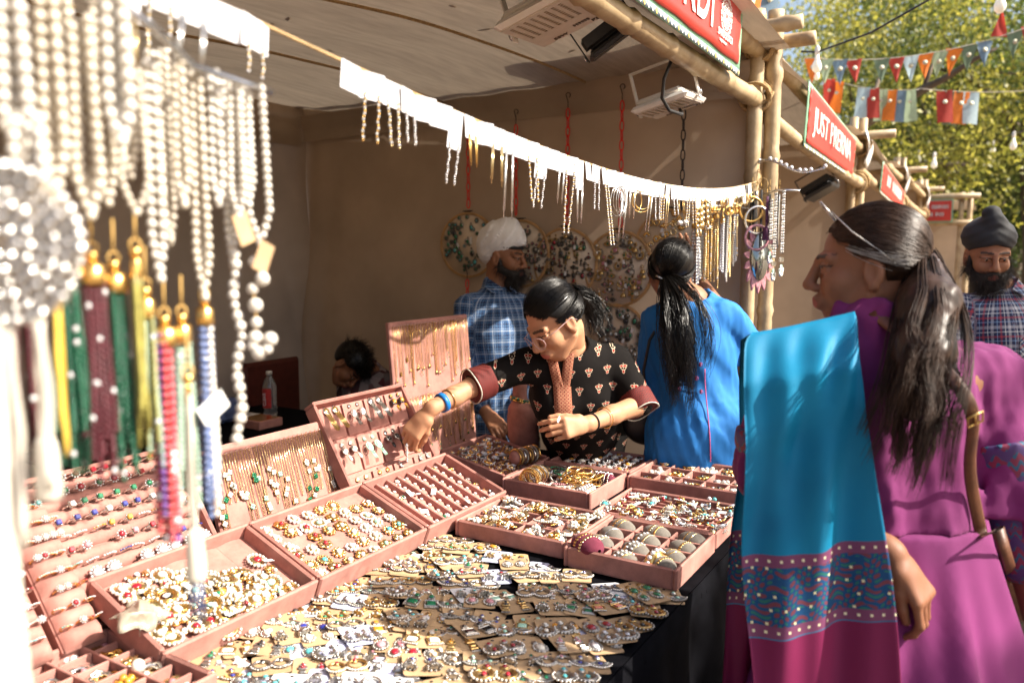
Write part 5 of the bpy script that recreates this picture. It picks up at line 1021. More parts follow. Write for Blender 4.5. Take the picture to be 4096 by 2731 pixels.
me = lettering('CLEAR', .022); me.materials.append(MATS['white_card']); me.transform(T(0, 0, 0, R(196)) @ Matrix.Translation((.037, 0, .055)) @ Matrix(((0, 0, 1), (1, 0, 0), (0, 1, 0))).to_4x4() @ Matrix.Rotation(R(90), 4, 'Z')); ob('lettering', me, bo)
m = MB(); m.box((2.40, 2.80, .816), (2.54, 2.95, .855), bev=.004); m.box((2.41, 2.81, .855), (2.53, 2.94, .857), 1); ob('small_box', m.mesh('small_box', ['suede', 'gold']), None, None, 'small pink jewellery box on the back table', 'box')
m = MB(); m.box((2.30, 3.05, .816), (2.52, 3.22, .93), bev=.02); ob('cloth_bag', m.mesh('cloth_bag', 'bead_blue'), None, None, 'dark blue bag slumped on the back table', 'bag'); m = MB(); m.box((2.50, 2.97, .816), (2.62, 3.12, .83)); ob('paper_pad', m.mesh('paper_pad', 'tag'), None, None, 'white paper pad beside the water bottle', 'paper')
mat('chair_red', (.10, .018, .012), .5, var=.2); ch = thing('folding_chair', 'dark red chair behind the crouching boy', 'chair', T(3.05, 3.28, 0)); m = MB(); m.box((-.2, .14, .45), (.2, .18, 1.02), bev=.02); ob('backrest', m.mesh('backrest', 'chair_red'), ch); m = MB(); m.box((-.2, -.22, .42), (.2, .18, .455), bev=.015); ob('seat', m.mesh('seat', 'chair_red'), ch)
for sx in (-1, 1):
    for sy in (-.2, .16): m = MB(); m.tube([(sx * .18, sy, 0), (sx * .18, sy, .43)], .014, 0, 6); ob('leg', m.mesh('leg', 'iron'), ch)

# ---- bunting and bulbs
FC = dict(red=(.42, .05, .035), orange=(.72, .20, .03), green=(.14, .20, .13), sage=(.33, .42, .28), slate=(.16, .24, .32), sky=(.38, .50, .55))
for k_, c in FC.items(): mat('flag_' + k_, c, .8, var=.08); translucent('flag_' + k_, .4)
mat('flag_print', (.62, .60, .45), .8)
def flag(w_, h, tri, col, up=False):
    k = ('flag', w_, h, tri, col)
    if k not in CACHE:
        m = MB(); n = 6
        m.grid(lambda u, v: ((u - .5) * w_ * ((1 - v) if tri else 1), .01 * math.sin(u * 5 + v * 3), -h * v * .999), 5, n)
        r = w_ * .15; m.lathe([(r, 0), (r, .0006)], 1, 10, M=T(0, -.012, -h * .36, 0, R(90)))
        CACHE[k] = m.mesh('flag', ['flag_' + col, 'flag_print'])
    return CACHE[k]
def bunting(a, b, sag, flags, w_, h, tri, label, t0=0, t1=1, facing=None):
    t = thing('bunting', label, 'bunting', Matrix.Translation(a)); d = b - a; rz = math.atan2(d.y, d.x); P = lambda k: d * k - Vector((0, 0, sag * 4 * k * (1 - k)))
    m = MB(); m.tube([P(i / 20) for i in range(21)], .004, 0, 4); ob('string', m.mesh('string', 'white_cord'), t)
    for i, c in enumerate(flags):
        if c is None: continue
        k = t0 + (t1 - t0) * (i + .5) / len(flags); up = c.endswith('!'); c = c.rstrip('!'); f = ob('flag', flag(w_, h, tri, c), t, Matrix.Translation(P(k)) @ T(0, 0, 0, rz + rnd.uniform(-.2, .2), R(178) if up else R(rnd.uniform(-12, 12)), R(rnd.uniform(-6, 6))))
bunting(at(1850, 132, 6.4), at(2420, 40, 6.0), .12, ['orange', 'sage', 'slate', 'red', None, 'green', 'red', 'sky', 'orange', 'sage', 'orange', 'green', 'slate', 'red!', 'green', 'red', 'slate'], .125, .20, True, 'string of triangular flags in red, orange, green and blue across the aisle')
bunting(at(1895, 178, 8), at(2110, 205, 7.7), .05, ['red', 'orange', None, None, 'sky', 'red', 'sage', 'orange', 'slate', 'sage'], .115, .30, False, 'row of rectangular flags under the branch, left group', .0, .95)
bunting(at(2110, 203, 7.7), at(2400, 205, 7.5), .03, ['red', 'green', 'orange', 'sky'], .14, .31, False, 'row of four rectangular flags right of the branch', .17, .46)
bunting(at(1660, -40, 4.2), at(1790, -50, 4.4), .02, ['sage', 'orange', 'slate'], .16, .24, False, 'few small flags above the red banner corner')
mat('bulb_glass', (.80, .78, .70), .2, 0, var=.03)
mb_ = MATS['bulb_glass'].node_tree.nodes['Principled BSDF']; mb_.inputs['Emission Color'].default_value = (1, .85, .55, 1); mb_.inputs['Emission Strength'].default_value = .12
BULB = MB(); BULB.lathe([(.012, .05), (.014, .02), (.024, 0), (.032, -.025), (.028, -.05), (.014, -.066), (.001, -.07)], 0, 14); BULB = BULB.mesh('globe', 'bulb_glass'); SOCK = MB(); SOCK.lathe([(.013, .05), (.016, .055), (.016, .095), (.006, .11)], 0, 10); SOCK = SOCK.mesh('socket', 'white_plastic')
for u, v, d, s_, lb in [(1876, 143, 4.6, 1.2, 'white bulb hanging at the lashed beam ends'), (2297, 2, 4.2, 1.3, 'white bulb at the top of the tree'), (2327, 328, 9, 1.6, 'bulb hanging just above the dark turban'), (2280, 340, 13, 1.7, 'distant bulb left of the one above the turban'), (2145, 372, 12, 1.9, 'distant bulb in the lower foliage'), (2110, 362, 14, 1.7, 'faint distant bulb beside the lower foliage one'), (1876, 170, 6.5, 1.0, 'second small bulb below the one at the beam ends')]:
    t = thing('festoon_bulb', lb, 'bulb', Matrix.Translation(at(u, v, d)) @ Matrix.Scale(s_ * .72, 4), 'festoon bulbs'); ob('globe', BULB, t); ob('socket', SOCK, t)
m = MB(); m.tube([at(1840, 118, 4.6), at(1876, 120, 4.6), at(2000, 75, 4.3), at(2150, -10, 4.0)], .006, 0, 5); ob('festoon_cable', m.mesh('festoon_cable', 'dark_wire'), None, None, 'black cable running from the beam ends up to the trees', 'cable')
m = MB(); m.tube([at(2080, 350, 14), at(2145, 355, 12), at(2280, 322, 13), at(2330, 305, 9), at(2420, 290, 8)], .006, 0, 5); ob('festoon_cable', m.mesh('festoon_cable', 'dark_wire'), None, None, 'far cable carrying bulbs in front of the foliage', 'cable')
# ================================================================ trees
def leafmat(name, c1, c2, c3):
    m, t, p = newmat(name); n = noise(t, .9, 3); n2 = noise(t, 9, 2); f = N(t, n.outputs[0]) * .6 + N(t, n2.outputs[0]) * .4
    c = ramp(t, f.k, [(.36, c1), (.5, c2), (.64, c3)]); t.links.new(c, p.inputs['Base Color']); p.inputs['Roughness'].default_value = .5; translucent(name, .52)
leafmat('leaf_yellow', (.16, .18, .03), (.33, .32, .05), (.54, .47, .10)); leafmat('leaf_green', (.06, .10, .02), (.13, .165, .035), (.28, .28, .07)); leafmat('leaf_dark', (.03, .065, .02), (.07, .115, .028), (.16, .19, .045))
mat('bark', (.10, .075, .05), .9, var=.35, scale=6, bmp=.6, bscale=30, bdist=.02)
def tree(base, h, rad, crown_z, n_clump, n_leaf, lm, label, seed, lean=(0, 0), leaf=.13, rz=1.0, limbs=7, trunk_r=.16):
    q = np.random.default_rng(seed); t = thing('tree', label, 'tree', Matrix.Translation(base), 'trees behind the stalls')
    m = MB(); top = np.array([lean[0], lean[1], crown_z]); tr = [np.array([0, 0, -.1]), np.array([lean[0] * .2 + .05, lean[1] * .2, crown_z * .35]), np.array([lean[0] * .6, lean[1] * .6 + .06, crown_z * .7]), top]
    m.tube(tr, [trunk_r, trunk_r * .85, trunk_r * .7, trunk_r * .5], 0, 8); tips = []
    for i in range(limbs):
        a = 2 * PI * i / limbs + q.uniform(-.4, .4); el = q.uniform(.1, 1.1); s0 = tr[2] * (1 - i / limbs * .5) + top * (i / limbs * .5); L = rad * q.uniform(.65, .95)
        e = s0 + np.array([math.cos(a) * math.cos(el), math.sin(a) * math.cos(el), math.sin(el) * rz]) * L; mid = (s0 + e) / 2 + q.normal(0, .15, 3) + [0, 0, .12 * L]
        m.tube([s0, mid, e], [trunk_r * .42, trunk_r * .28, trunk_r * .1], 0, 6); tips += [mid, e]
        for k in range(3):
            b = mid + (e - mid) * q.uniform(0, .8); e2 = b + q.normal(0, .45, 3) * rad * .5; m.tube([b, (b + e2) / 2 + [0, 0, .05], e2], [trunk_r * .16, trunk_r * .1, trunk_r * .04], 0, 5); tips.append(e2)
    ob('trunk', m.mesh('trunk', 'bark'), t)
    C = q.normal(0, 1, (n_clump, 3)); C /= np.linalg.norm(C, axis=1, keepdims=True); C *= (q.uniform(.25, 1, (n_clump, 1)) ** .45) * np.array([rad, rad, rad * rz]); C += top + [0, 0, rad * rz * .35]
    tips = np.array(tips); k = min(len(tips), n_clump // 2); C[:k] = tips[:k]
    cs = q.uniform(.16, .42, n_clump) * rad / 2.6
    P = (C[:, None] + q.normal(0, 1, (n_clump, n_leaf, 3)) * cs[:, None, None] * np.array([1, 1, .7])).reshape(-1, 3); n = len(P)
    a = q.normal(0, 1, (n, 3)); a[:, 2] -= .5; a /= np.linalg.norm(a, axis=1, keepdims=True); b = np.cross(a, q.normal(0, 1, (n, 3))); b /= np.linalg.norm(b, axis=1, keepdims=True)
    s_ = leaf * .70 * q.uniform(.6, 1.2, (n, 1)); V = np.stack([P, P + a * s_ * .5 + b * s_ * .26, P + a * s_, P + a * s_ * .5 - b * s_ * .26], 1).reshape(-1, 3)
    ob('crown', npmesh('crown', V, np.arange(n * 4).reshape(-1, 4), lm, False), t)
def gp(u, d): p = at(u, 590, d); return Vector((p.x, p.y, 0))
tree(gp(1925, 14.5), 6, 2.6, 3.1, 190, 70, 'leaf_yellow', 'yellowing tree right behind the second stall', 1, (.6, -.6), .15, .95, 8)
tree(gp(2120, 17), 8, 3.4, 4.4, 230, 70, 'leaf_green', 'bright green tree over the aisle behind the flag strings', 2, (.4, -.5), .17, .95, 8, .2)
tree(gp(2380, 15), 8, 3.1, 4.9, 200, 70, 'leaf_green', 'tall tree with open branches above the dark turban', 3, (0, .3), .16, .9, 8, .2)
tree(gp(2230, 24), 9, 3.9, 3.3, 240, 80, 'leaf_dark', 'dark leafy tree low behind the far stalls', 4, (0, 0), .22, .8, 8, .24)
tree(gp(2480, 21), 9, 4.2, 3.1, 240, 80, 'leaf_dark', 'dense dark tree at the far right behind the young man', 5, (0, 0), .22, .8, 8, .24)
tree(gp(1990, 27), 10, 4.4, 5.6, 230, 80, 'leaf_yellow', 'pale yellow green tree far behind the stall roofs', 6, (0, 0), .24, .9, 8, .26)
tree(gp(2330, 34), 12, 5.5, 4.5, 240, 80, 'leaf_green', 'large mid green tree at the back of the grounds', 7, (0, 0), .32, .9, 8, .3)
tree(gp(2130, 30), 12, 5.2, 7.5, 150, 80, 'leaf_green', 'tall pale tree high behind the flag strings', 9, (0, 0), .3, .9, 8, .3)
tree(gp(2650, 18), 9, 3.8, 3.6, 200, 70, 'leaf_green', 'leafy tree beyond the right side of the aisle', 8, (0, 0), .22, .9, 8, .24)
m = MB(); pts = [at(1925, 305, 9.3), at(1990, 280, 9.0), at(2060, 240, 8.7), at(2120, 205, 8.4), at(2170, 180, 8.2), at(2240, 135, 8.0), at(2290, 110, 7.9)]
br = thing('tree_branch', 'bare dark branch slanting across the foliage behind the flags', 'branch'); m.tube(pts, [.07, .065, .055, .045, .035, .025, .012], 0, 7); ob('limb', m.mesh('limb', 'bark'), br)
m = MB(); m.tube([pts[3], at(2135, 165, 8.4), at(2150, 130, 8.4)], [.03, .022, .01], 0, 5); m.tube([pts[1], at(2000, 235, 9.1), at(2030, 150, 9.2)], [.045, .03, .015], 0, 6); ob('twig', m.mesh('twig', 'bark'), br)

tree(Vector((2.9, -7.2, 0)), 7, 1.25, 5.0, 60, 70, 'leaf_green', 'tree on the far side of the aisle shading the shoppers', 21, (.1, 1.7), .24, .75, 8, .18)
tree(Vector((5.6, -7.0, 0)), 7, 1.45, 5.0, 64, 60, 'leaf_green', 'second tree across the aisle shading the far stalls', 22, (-.2, 1.7), .24, .75, 8, .18)
# ================================================================ people: one implicit surface per figure
def rot_to(f, upv=(0, 0, 1)):                               # columns: forward, left, up
    f = np.array(f, float); f /= np.linalg.norm(f); l = np.cross(upv, f); l /= np.linalg.norm(l); return np.stack([f, l, np.cross(f, l)], 1)
class SDF:
    def __init__(s): s.p = []
    def cap(s, a, b, ra, rb, k=.02, sub=False, n=None, fl=1.0): s.p.append(('c', np.array(a, float), np.array(b, float), ra, rb, k, sub, None if n is None else np.array(n, float) / np.linalg.norm(n), fl)); return s
    def ell(s, c, r, Rm=None, k=.02, sub=False): s.p.append(('e', np.array(c, float), np.array(r, float), np.eye(3) if Rm is None else Rm, k, sub)); return s
    def chain(s, pts, rs, k=.02): [s.cap(pts[i], pts[i + 1], rs[i], rs[i + 1], k) for i in range(len(pts) - 1)]; return s
    def one(s, q, X):
        if q[0] == 'c':
            a, b = q[1], q[2]; ab = b - a; L = ab @ ab + 1e-12; t = np.clip(((X - a) @ ab) / L, 0, 1)[..., None]; v = X - a - t * ab
            if q[7] is not None: d = (v @ q[7])[..., None]; v = v + q[7] * d * (1 / q[8] - 1)
            return (np.linalg.norm(v, axis=-1) - (q[3] + (q[4] - q[3]) * t[..., 0])) * (q[8] if q[7] is not None and q[8] < 1 else 1)
        v = (X - q[1]) @ q[3]; k0 = np.linalg.norm(v / q[2], axis=-1); k1 = np.linalg.norm(v / q[2] ** 2, axis=-1) + 1e-9; return k0 * (k0 - 1) / k1
    def ev(s, X):
        d = np.full(X.shape[:-1], 1.0)
        for q in s.p: d = s.comb(d, s.one(q, X), q)
        return d
    @staticmethod
    def comb(d, e, q):
        k, sub = (q[5], q[6]) if q[0] == 'c' else (q[4], q[5])
        if sub: h = np.clip(.5 - .5 * (e + d) / k, 0, 1); return d * (1 - h) - e * h + k * h * (1 - h)
        h = np.clip(.5 + .5 * (d - e) / k, 0, 1); return d * (1 - h) + e * h - k * h * (1 - h)
    def bounds(s):
        lo, hi = np.full(3, 9e9), np.full(3, -9e9)
        for q in s.p:
            if (q[6] if q[0] == 'c' else q[5]): continue
            for c, r in (((q[1], q[3] * max(1, q[8])), (q[2], q[4] * max(1, q[8]))) if q[0] == 'c' else ((q[1], max(q[2])),)): lo = np.minimum(lo, c - r); hi = np.maximum(hi, c + r)
        return lo, hi
    def surf(s, h, warp=None, cut=None):                    # surface nets
        lo, hi = s.bounds(); lo -= 3 * h + .01; hi += 3 * h + .01; n = np.ceil((hi - lo) / h).astype(int) + 1
        ax = [lo[i] + h * np.arange(n[i]) for i in range(3)]; V = np.full(n, 1.0, np.float32)
        for q in s.p:
            if q[0] == 'c': r = max(q[3], q[4]) * max(1, q[8]); a, b = np.minimum(q[1], q[2]) - r, np.maximum(q[1], q[2]) + r; k = q[5]
            else: a, b = q[1] - max(q[2]), q[1] + max(q[2]); k = q[4]
            mg = k * 1.2 + 4 * h; i0 = np.clip(np.floor((a - mg - lo) / h).astype(int), 0, n); i1 = np.clip(np.ceil((b + mg - lo) / h).astype(int) + 1, 0, n)
            if np.any(i1 <= i0): continue
            sl = tuple(slice(i0[j], i1[j]) for j in range(3)); G = np.stack(np.meshgrid(*[ax[j][sl[j]] for j in range(3)], indexing='ij'), -1)
            V[sl] = s.comb(V[sl], s.one(q, G), q)
        if warp is not None or cut is not None:
            near = np.abs(V) < .06; I = np.argwhere(near); X = lo + I * h
            if warp is not None: V[near] += warp(X)
            if cut is not None: V[near] = np.maximum(V[near], cut(X)); far = V < -.059; J = np.argwhere(far); V[far] = np.maximum(V[far], cut(lo + J * h))
        ins = V < 0; c = np.zeros(np.array(n) - 1, np.int8); off = [(i, j, k) for i in (0, 1) for j in (0, 1) for k in (0, 1)]; m = n - 1
        for o in off: c += ins[o[0]:o[0] + m[0], o[1]:o[1] + m[1], o[2]:o[2] + m[2]]
        A = np.argwhere((c > 0) & (c < 8)); idx = np.full(m, -1, np.int64); idx[tuple(A.T)] = np.arange(len(A)); acc = np.zeros((len(A), 3)); cnt = np.zeros(len(A))
        for o in off:
            for d in range(3):
                if o[d]: continue
                e = list(o); e[d] = 1; v0 = V[A[:, 0] + o[0], A[:, 1] + o[1], A[:, 2] + o[2]]; v1 = V[A[:, 0] + e[0], A[:, 1] + e[1], A[:, 2] + e[2]]; x = (v0 < 0) != (v1 < 0)
                t = v0[x] / (v0[x] - v1[x]); P = np.tile(np.array(o, float), (x.sum(), 1)); P[:, d] = t; acc[x] += P; cnt[x] += 1
        P = lo + (A + acc / cnt[:, None]) * h; Q = []
        for d in range(3):
            o1, o2 = [(1, 2), (2, 0), (0, 1)][d]; s0 = [slice(None)] * 3; s1 = [slice(None)] * 3; s0[d] = slice(0, -1); s1[d] = slice(1, None)
            f = ins[tuple(s0)] != ins[tuple(s1)]; E_ = np.argwhere(f); ok = (E_[:, o1] > 0) & (E_[:, o2] > 0) & (E_[:, o1] < m[o1]) & (E_[:, o2] < m[o2]); E_ = E_[ok]; fl = ins[tuple(E_.T)]
            def cell(a, b): z = E_.copy(); z[:, o1] -= a; z[:, o2] -= b; return idx[tuple(z.T)]
            q = np.stack([cell(1, 1), cell(0, 1), cell(0, 0), cell(1, 0)], 1); q[~fl] = q[~fl][:, ::-1]; Q.append(q)
        return P, np.concatenate(Q)
    def drop(s, X, d, it=24):                               # march points X along direction d onto the surface
        X = X.copy(); d = np.asarray(d, float); d = d / np.linalg.norm(d, axis=-1, keepdims=True)
        for _ in range(it): X += d * (s.ev(X)[:, None]) * .9
        return X
    def grad(s, X, e=.002):
        g = np.stack([s.ev(X + np.eye(3)[i] * e) - s.ev(X - np.eye(3)[i] * e) for i in range(3)], -1); return g / (np.linalg.norm(g, axis=1, keepdims=True) + 1e-9)
def wr3(X, f, a, seed=0):                                   # soft folds
    q = np.random.default_rng(seed); d = np.zeros(len(X))
    for i in range(5): k = q.normal(0, 1, 3) * f * (1 + i * .5); d += np.sin(X @ k + q.uniform(0, 6)) / (1 + i * .6)
    return d * a
def attr(me, name, data): a = me.attributes.new(name, 'FLOAT_COLOR' if data.shape[1] == 4 else 'FLOAT_VECTOR', 'POINT'); a.data.foreach_set('color' if data.shape[1] == 4 else 'vector', np.ascontiguousarray(data, np.float32).ravel())
def bone_uv(P, bones):                                      # cloth coordinates: round and along the nearest bone, in metres
    best = np.full(len(P), 9e9); uv = np.zeros((len(P), 3))
    for i, (a, b, r, ref) in enumerate(bones):
        a, b, ref = np.array(a, float), np.array(b, float), np.array(ref, float); d = b - a; L = np.linalg.norm(d); d = d / L; t = (P - a) @ d; tc = np.clip(t, 0, L); v = P - a - tc[:, None] * d; dist = np.linalg.norm(v, axis=1) - r
        x = ref - d * (ref @ d); x /= np.linalg.norm(x); y = np.cross(d, x); ang = np.arctan2(P @ y - a @ y, P @ x - a @ x); w_ = dist < best; best[w_] = dist[w_]; uv[w_, 0] = (ang * r * 1.25)[w_]; uv[w_, 1] = t[w_] + i * 3.17; uv[w_, 2] = i
    return uv
def skinmat(name, base):
    m, t, p = newmat(name); at_ = t.nodes.new('ShaderNodeAttribute'); at_.attribute_name = 'tint'; n = noise(t, 38, 5); n3 = noise(t, 9, 3); c = mixc(t, N(t, n.outputs[0]) * .5, base, tuple(x * .62 for x in base)); c = mixc(t, N(t, n3.outputs[0]) * .35, c, (base[0] * .95, base[1] * .7, base[2] * .62))
    mx = mixc(t, N(t, at_.outputs['Alpha']), c, at_.outputs['Color']); t.links.new(mx, p.inputs['Base Color']); p.inputs['Roughness'].default_value = .56; p.inputs['Specular IOR Level'].default_value = .35; p.inputs['Subsurface Weight'].default_value = .15; p.inputs['Subsurface Radius'].default_value = (.02, .008, .004); p.inputs['Subsurface Scale'].default_value = .2
    n2 = noise(t, 380, 2); bump(t, p, n2.outputs[0], .25, .001)
skinmat('skin_light', (.50, .265, .15)); skinmat('skin_mid', (.33, .155, .082)); skinmat('skin_deep', (.24, .105, .055))
mat('hair', (.0045, .0035, .003), .33, 0, var=.4, scale=40, spec=.35); mat('hair_brown', (.034, .017, .010), .42, 0, var=.6, scale=25, spec=.22); mat('beard', (.018, .013, .010), .6, 0, var=.4)
mat('eye_white', (.72, .68, .64), .15, var=.03); mat('iris', (.015, .008, .005), .1)
def head(S_, c, f, up=(0, 0, 1), s=1.0, ears=True, jaw=1.0):
    Rm = rot_to(f, up); c = np.array(c, float); W = lambda x, y, z: c + Rm @ (np.array([x, y, z]) * s)
    E_ = lambda p, r, k=.015, sub=False: S_.ell(W(*p), np.array(r) * s, Rm, k * s, sub); C_ = lambda a, b, ra, rb, k=.01, sub=False: S_.cap(W(*a), W(*b), ra * s, rb * s, k * s, sub)
    E_((-.014, 0, .038), (.096, .076, .086)); E_((.028, 0, -.035), (.062, .055 * jaw, .072), .03); E_((.062, 0, -.088), (.022, .026 * jaw, .019), .02)
    for y in (-1, 1):
        E_((.056, y * .040, -.022), (.028, .024, .026), .018); C_((.086, y * .012, .027), (.072, y * .048, .026), .010, .009, .014); C_((.0, y * .058, -.05), (.055, y * .024, -.092), .016, .016, .02)
        E_((.093, y * .031, .006), (.014, .019, .012), .012, True); E_((.076, y * .031, .006), (.0145, .0155, .0125), .004); C_((.0865, y * .018, .0005), (.077, y * .046, .0), .0042, .004, .004)
        C_((.0885, y * .018, .0125), (.078, y * .047, .0115), .0045, .004, .004)
        if ears: E_((-.008, y * .076, -.004), (.020, .010, .033), .008); E_((-.002, y * .086, -.002), (.011, .007, .020), .006, True); E_((-.006, y * .076, -.032), (.010, .008, .010), .006)
        E_((.099, y * .013, -.034), (.011, .008, .008), .008)
    C_((.092, 0, .020), (.110, 0, -.022), .0085, .0115, .012); E_((.113, 0, -.028), (.011, .011, .010), .009)
    E_((.093, 0, -.0565), (.012, .021, .0065), .007); E_((.091, 0, -.068), (.012, .018, .0075), .007); C_((.104, -.016, -.0618), (.104, .016, -.0618), .0022, .0022, .003, True); E_((.084, 0, -.062), (.016, .026, .016), .014)
    return W, Rm
def tints(P, W, Rm, c, s, lip=(.33, .09, .07), brow=(.015, .01, .008), brow_on=True):
    L = ((P - np.array(c)) @ Rm) / s; out = np.zeros((len(P), 4)); x, y, z = L.T; near = np.linalg.norm(L, axis=1) < .2
    def put_(m, col, a=1.0): out[m, :3] = col; out[m, 3] = a
    put_(near & (x > .088) & (np.abs(y) < .0235) & (z < -.0515) & (z > -.0755) & (((y / .0235) ** 2 + ((z + .0635) / .0125) ** 2) < 1), lip, .85)
    if brow_on: put_(near & (x > .05) & (np.abs(y) > .010) & (np.abs(y) < .052) & (np.abs(z - .031 + .09 * (np.abs(np.abs(y) - .034)) * .9) < .0045), brow, .9)
    put_(near & (x > .05) & (np.abs(y) > .014) & (np.abs(y) < .05) & (np.abs(z - .0105) < .0022), brow, .85)
    return out
EYE_ME = MB(); EYE_ME.bead((0, 0, 0), 1, 0, 12, 8); EYE_ME = EYE_ME.mesh('eye', 'eye_white'); IR = MB(); IR.lathe([(.50, .86), (.46, .93), (.2, 1.01), (.01, 1.02)], 0, 12); IR = IR.mesh('iris', 'iris')
def eyes(W, Rm, s, parent, look=(1, 0, -.1), mat_s=.0122):
    for y in (-1, 1):
        M = Matrix(np.column_stack([Rm, W(.0785, y * .031, .0062)]).tolist() + [[0, 0, 0, 1]]) @ Matrix.Scale(mat_s * s, 4); e = ob('eye', EYE_ME, parent, M); d = Vector(look).normalized(); ob('iris', IR, e, d.to_track_quat('Z', 'Y').to_matrix().to_4x4())
def hand(S_, w, d, nrm, curl, spread, thumb, s=1.0, left=False):
    """w wrist, d direction of the hand, nrm back-of-hand normal; curl: five tuples of joint bends in degrees"""
    d = np.array(d, float); d /= np.linalg.norm(d); nrm = np.array(nrm, float); nrm -= d * (nrm @ d); nrm /= np.linalg.norm(nrm); side = np.cross(d, nrm) * (1 if left else -1); w = np.array(w, float)   # side points to the thumb
    S_.cap(w - d * .02 * s, w + d * .03 * s, .024 * s, .026 * s, .015, n=nrm, fl=.75)
    for q in (-.026, -.009, .009, .026): S_.cap(w + d * .02 * s + side * q * .6 * s, w + d * .082 * s + side * q * s, .0145 * s, .0125 * s, .012)
    L = [(.044, .026, .022), (.048, .03, .023), (.045, .028, .022), (.035, .021, .02)]
    for i in range(4):
        q = .028 - i * .0185; b = w + d * (.085 - .006 * (i == 3) - .002 * (i == 0)) * s + side * q * s; ang = 0; dr = d + side * math.tan(R(spread * (1.5 - i) / 1.5)); dr /= np.linalg.norm(dr); p = b; r = .0092 - .0008 * (i == 3)
        for j in range(3):
            ang += R(curl[i + 1][j]); v = dr * math.cos(ang) - nrm * math.sin(ang); e = p + v * L[i][j] * s; S_.cap(p, e, r * s, (r - .0008) * s, .004); p = e; r -= .0008
    p = w + d * .022 * s + side * .022 * s; v0 = d * math.cos(R(thumb[0])) + side * math.sin(R(thumb[0])) - nrm * math.sin(R(thumb[1])); v0 /= np.linalg.norm(v0); r = .0125
    S_.cap(w + d * .012 * s, p, .016 * s, .015 * s, .01)
    for j, l in enumerate((.040, .030, .026)):
        e = p + v0 * l * s; S_.cap(p, e, r * s, (r - .0014) * s, .006); p = e; r -= .0014; v0 = v0 * math.cos(R(curl[0][j])) + (d * .8 - side * .6 - nrm * .3) / np.linalg.norm(d * .8 - side * .6 - nrm * .3) * math.sin(R(curl[0][j])); v0 /= np.linalg.norm(v0)
def person_mesh(parts, mats, tint=None, name='body'):       # parts: list of (P, Q); joined into one mesh
    P = np.concatenate([p for p, q in parts]); o = np.cumsum([0] + [len(p) for p, q in parts]); Q = np.concatenate([q + o[i] for i, (p, q) in enumerate(parts)]); me = npmesh(name, P, Q, mats); return me, P
def strands(name, P, r, mt, parent, taper=True):            # P: n x k x 3
    n, k, _ = P.shape; rr = np.full((n, k), r) * (np.linspace(1.15, .35, k)[None] if taper else 1) * rng.uniform(.7, 1.2, (n, 1)); V, Q = np_tubes(P, rr, 3); return ob(name, npmesh(name, V, Q, mt), parent)
def bez(a, b, c, d, t): t = t[:, None] if np.ndim(t) else t; return a * (1 - t) ** 3 + 3 * b * t * (1 - t) ** 2 + 3 * c * t * t * (1 - t) + d * t ** 3
A_ = lambda *v: np.array(v, float)
# ---------------------------------------------------------------- cloth materials with cloth coordinates (attribute guv, metres)
def guv(t):
    a = t.nodes.new('ShaderNodeAttribute'); a.attribute_name = 'guv'; s_ = t.nodes.new('ShaderNodeSeparateXYZ'); t.links.new(a.outputs['Vector'], s_.inputs[0]); return N(t, s_.outputs[0]), N(t, s_.outputs[1]), N(t, s_.outputs[2])
def weave(t, p, sc=900, st=.2): n = noise(t, sc, 2); bump(t, p, n.outputs[0], st, .0006)
def band(x, pitch, w_, off=0): return ((x / pitch + off).fract() - .5).abs().lt(w_ / pitch / 2)
def plaid(name, base, dark, lines, rough=.85):
    m, t, p = newmat(name); u, v, _ = guv(t); c = base
    for pitch, w_, off, col, f in [(q[0], q[1], q[2], q[3], q[4]) for q in lines]:
        k = (band(u, pitch, w_, off) + band(v, pitch, w_, off + .3)) * (f * .5 if f < 1 else .5); k = k._o('MINIMUM', 1.0); c = mixc(t, k, c, col)
    t.links.new(c, p.inputs['Base Color']) if not isinstance(c, tuple) else None; p.inputs['Roughness'].default_value = rough; p.inputs['Sheen Weight'].default_value = .1; weave(t, p)
plaid('plaid_blue', (.035, .105, .25), None, [(.052, .020, 0, (.010, .025, .08), 1.2), (.052, .0045, .5, (.60, .66, .74), 1.6), (.052, .0022, .30, (.45, .55, .68), 1.3), (.052, .003, .05, (.10, .26, .50), 1.4)])
plaid('plaid_navy', (.014, .022, .065), None, [(.075, .012, 0, (.40, .40, .42), 1.3), (.075, .004, .25, (.62, .62, .60), 1.6), (.075, .008, .5, (.34, .035, .05), 1.5), (.075, .003, .72, (.25, .40, .60), 1.3)])
def kurti():
    m, t, p = newmat('kurti_print'); u, v, _ = guv(t); P = .060; row = (v / P).floor(); uu = u / P + (row * .5); cu = (uu.fract() - .5) * P; cv = ((v / P).fract() - .5) * P
    h = ((uu.floor() * 12.9898 + row * 78.233).sin() * 43758.5).fract(); cu = cu + (h - .5) * .012; cv = cv + (h * 7.0).fract() * .01 - .005
    def ell(x, y, a, b): return (((cu - x) / a) * ((cu - x) / a) + ((cv - y) / b) * ((cv - y) / b)).sqrt()
    c = (.0065, .0052, .0048)
    for x, y, a, b in ((-.0055, .007, .0062, .0032), (.0055, .007, .0062, .0032), (0, -.010, .0036, .0045)):
        e = ell(x, y, a, b); c = mixc(t, e.lt(1.32), c, (.62, .50, .36)); c = mixc(t, e.lt(1.0), c, (.30, .016, .012))
    for x, y in ((0, .000), (-.006, -.003), (.006, -.003), (-.003, -.005), (.003, -.005), (-.009, .001), (.009, .001), (0, .014)): c = mixc(t, ell(x, y, .0015, .0015).lt(1), c, (.62, .50, .36))
    t.links.new(c, p.inputs['Base Color']); p.inputs['Roughness'].default_value = .9; p.inputs['Specular IOR Level'].default_value = .15; weave(t, p)
kurti()
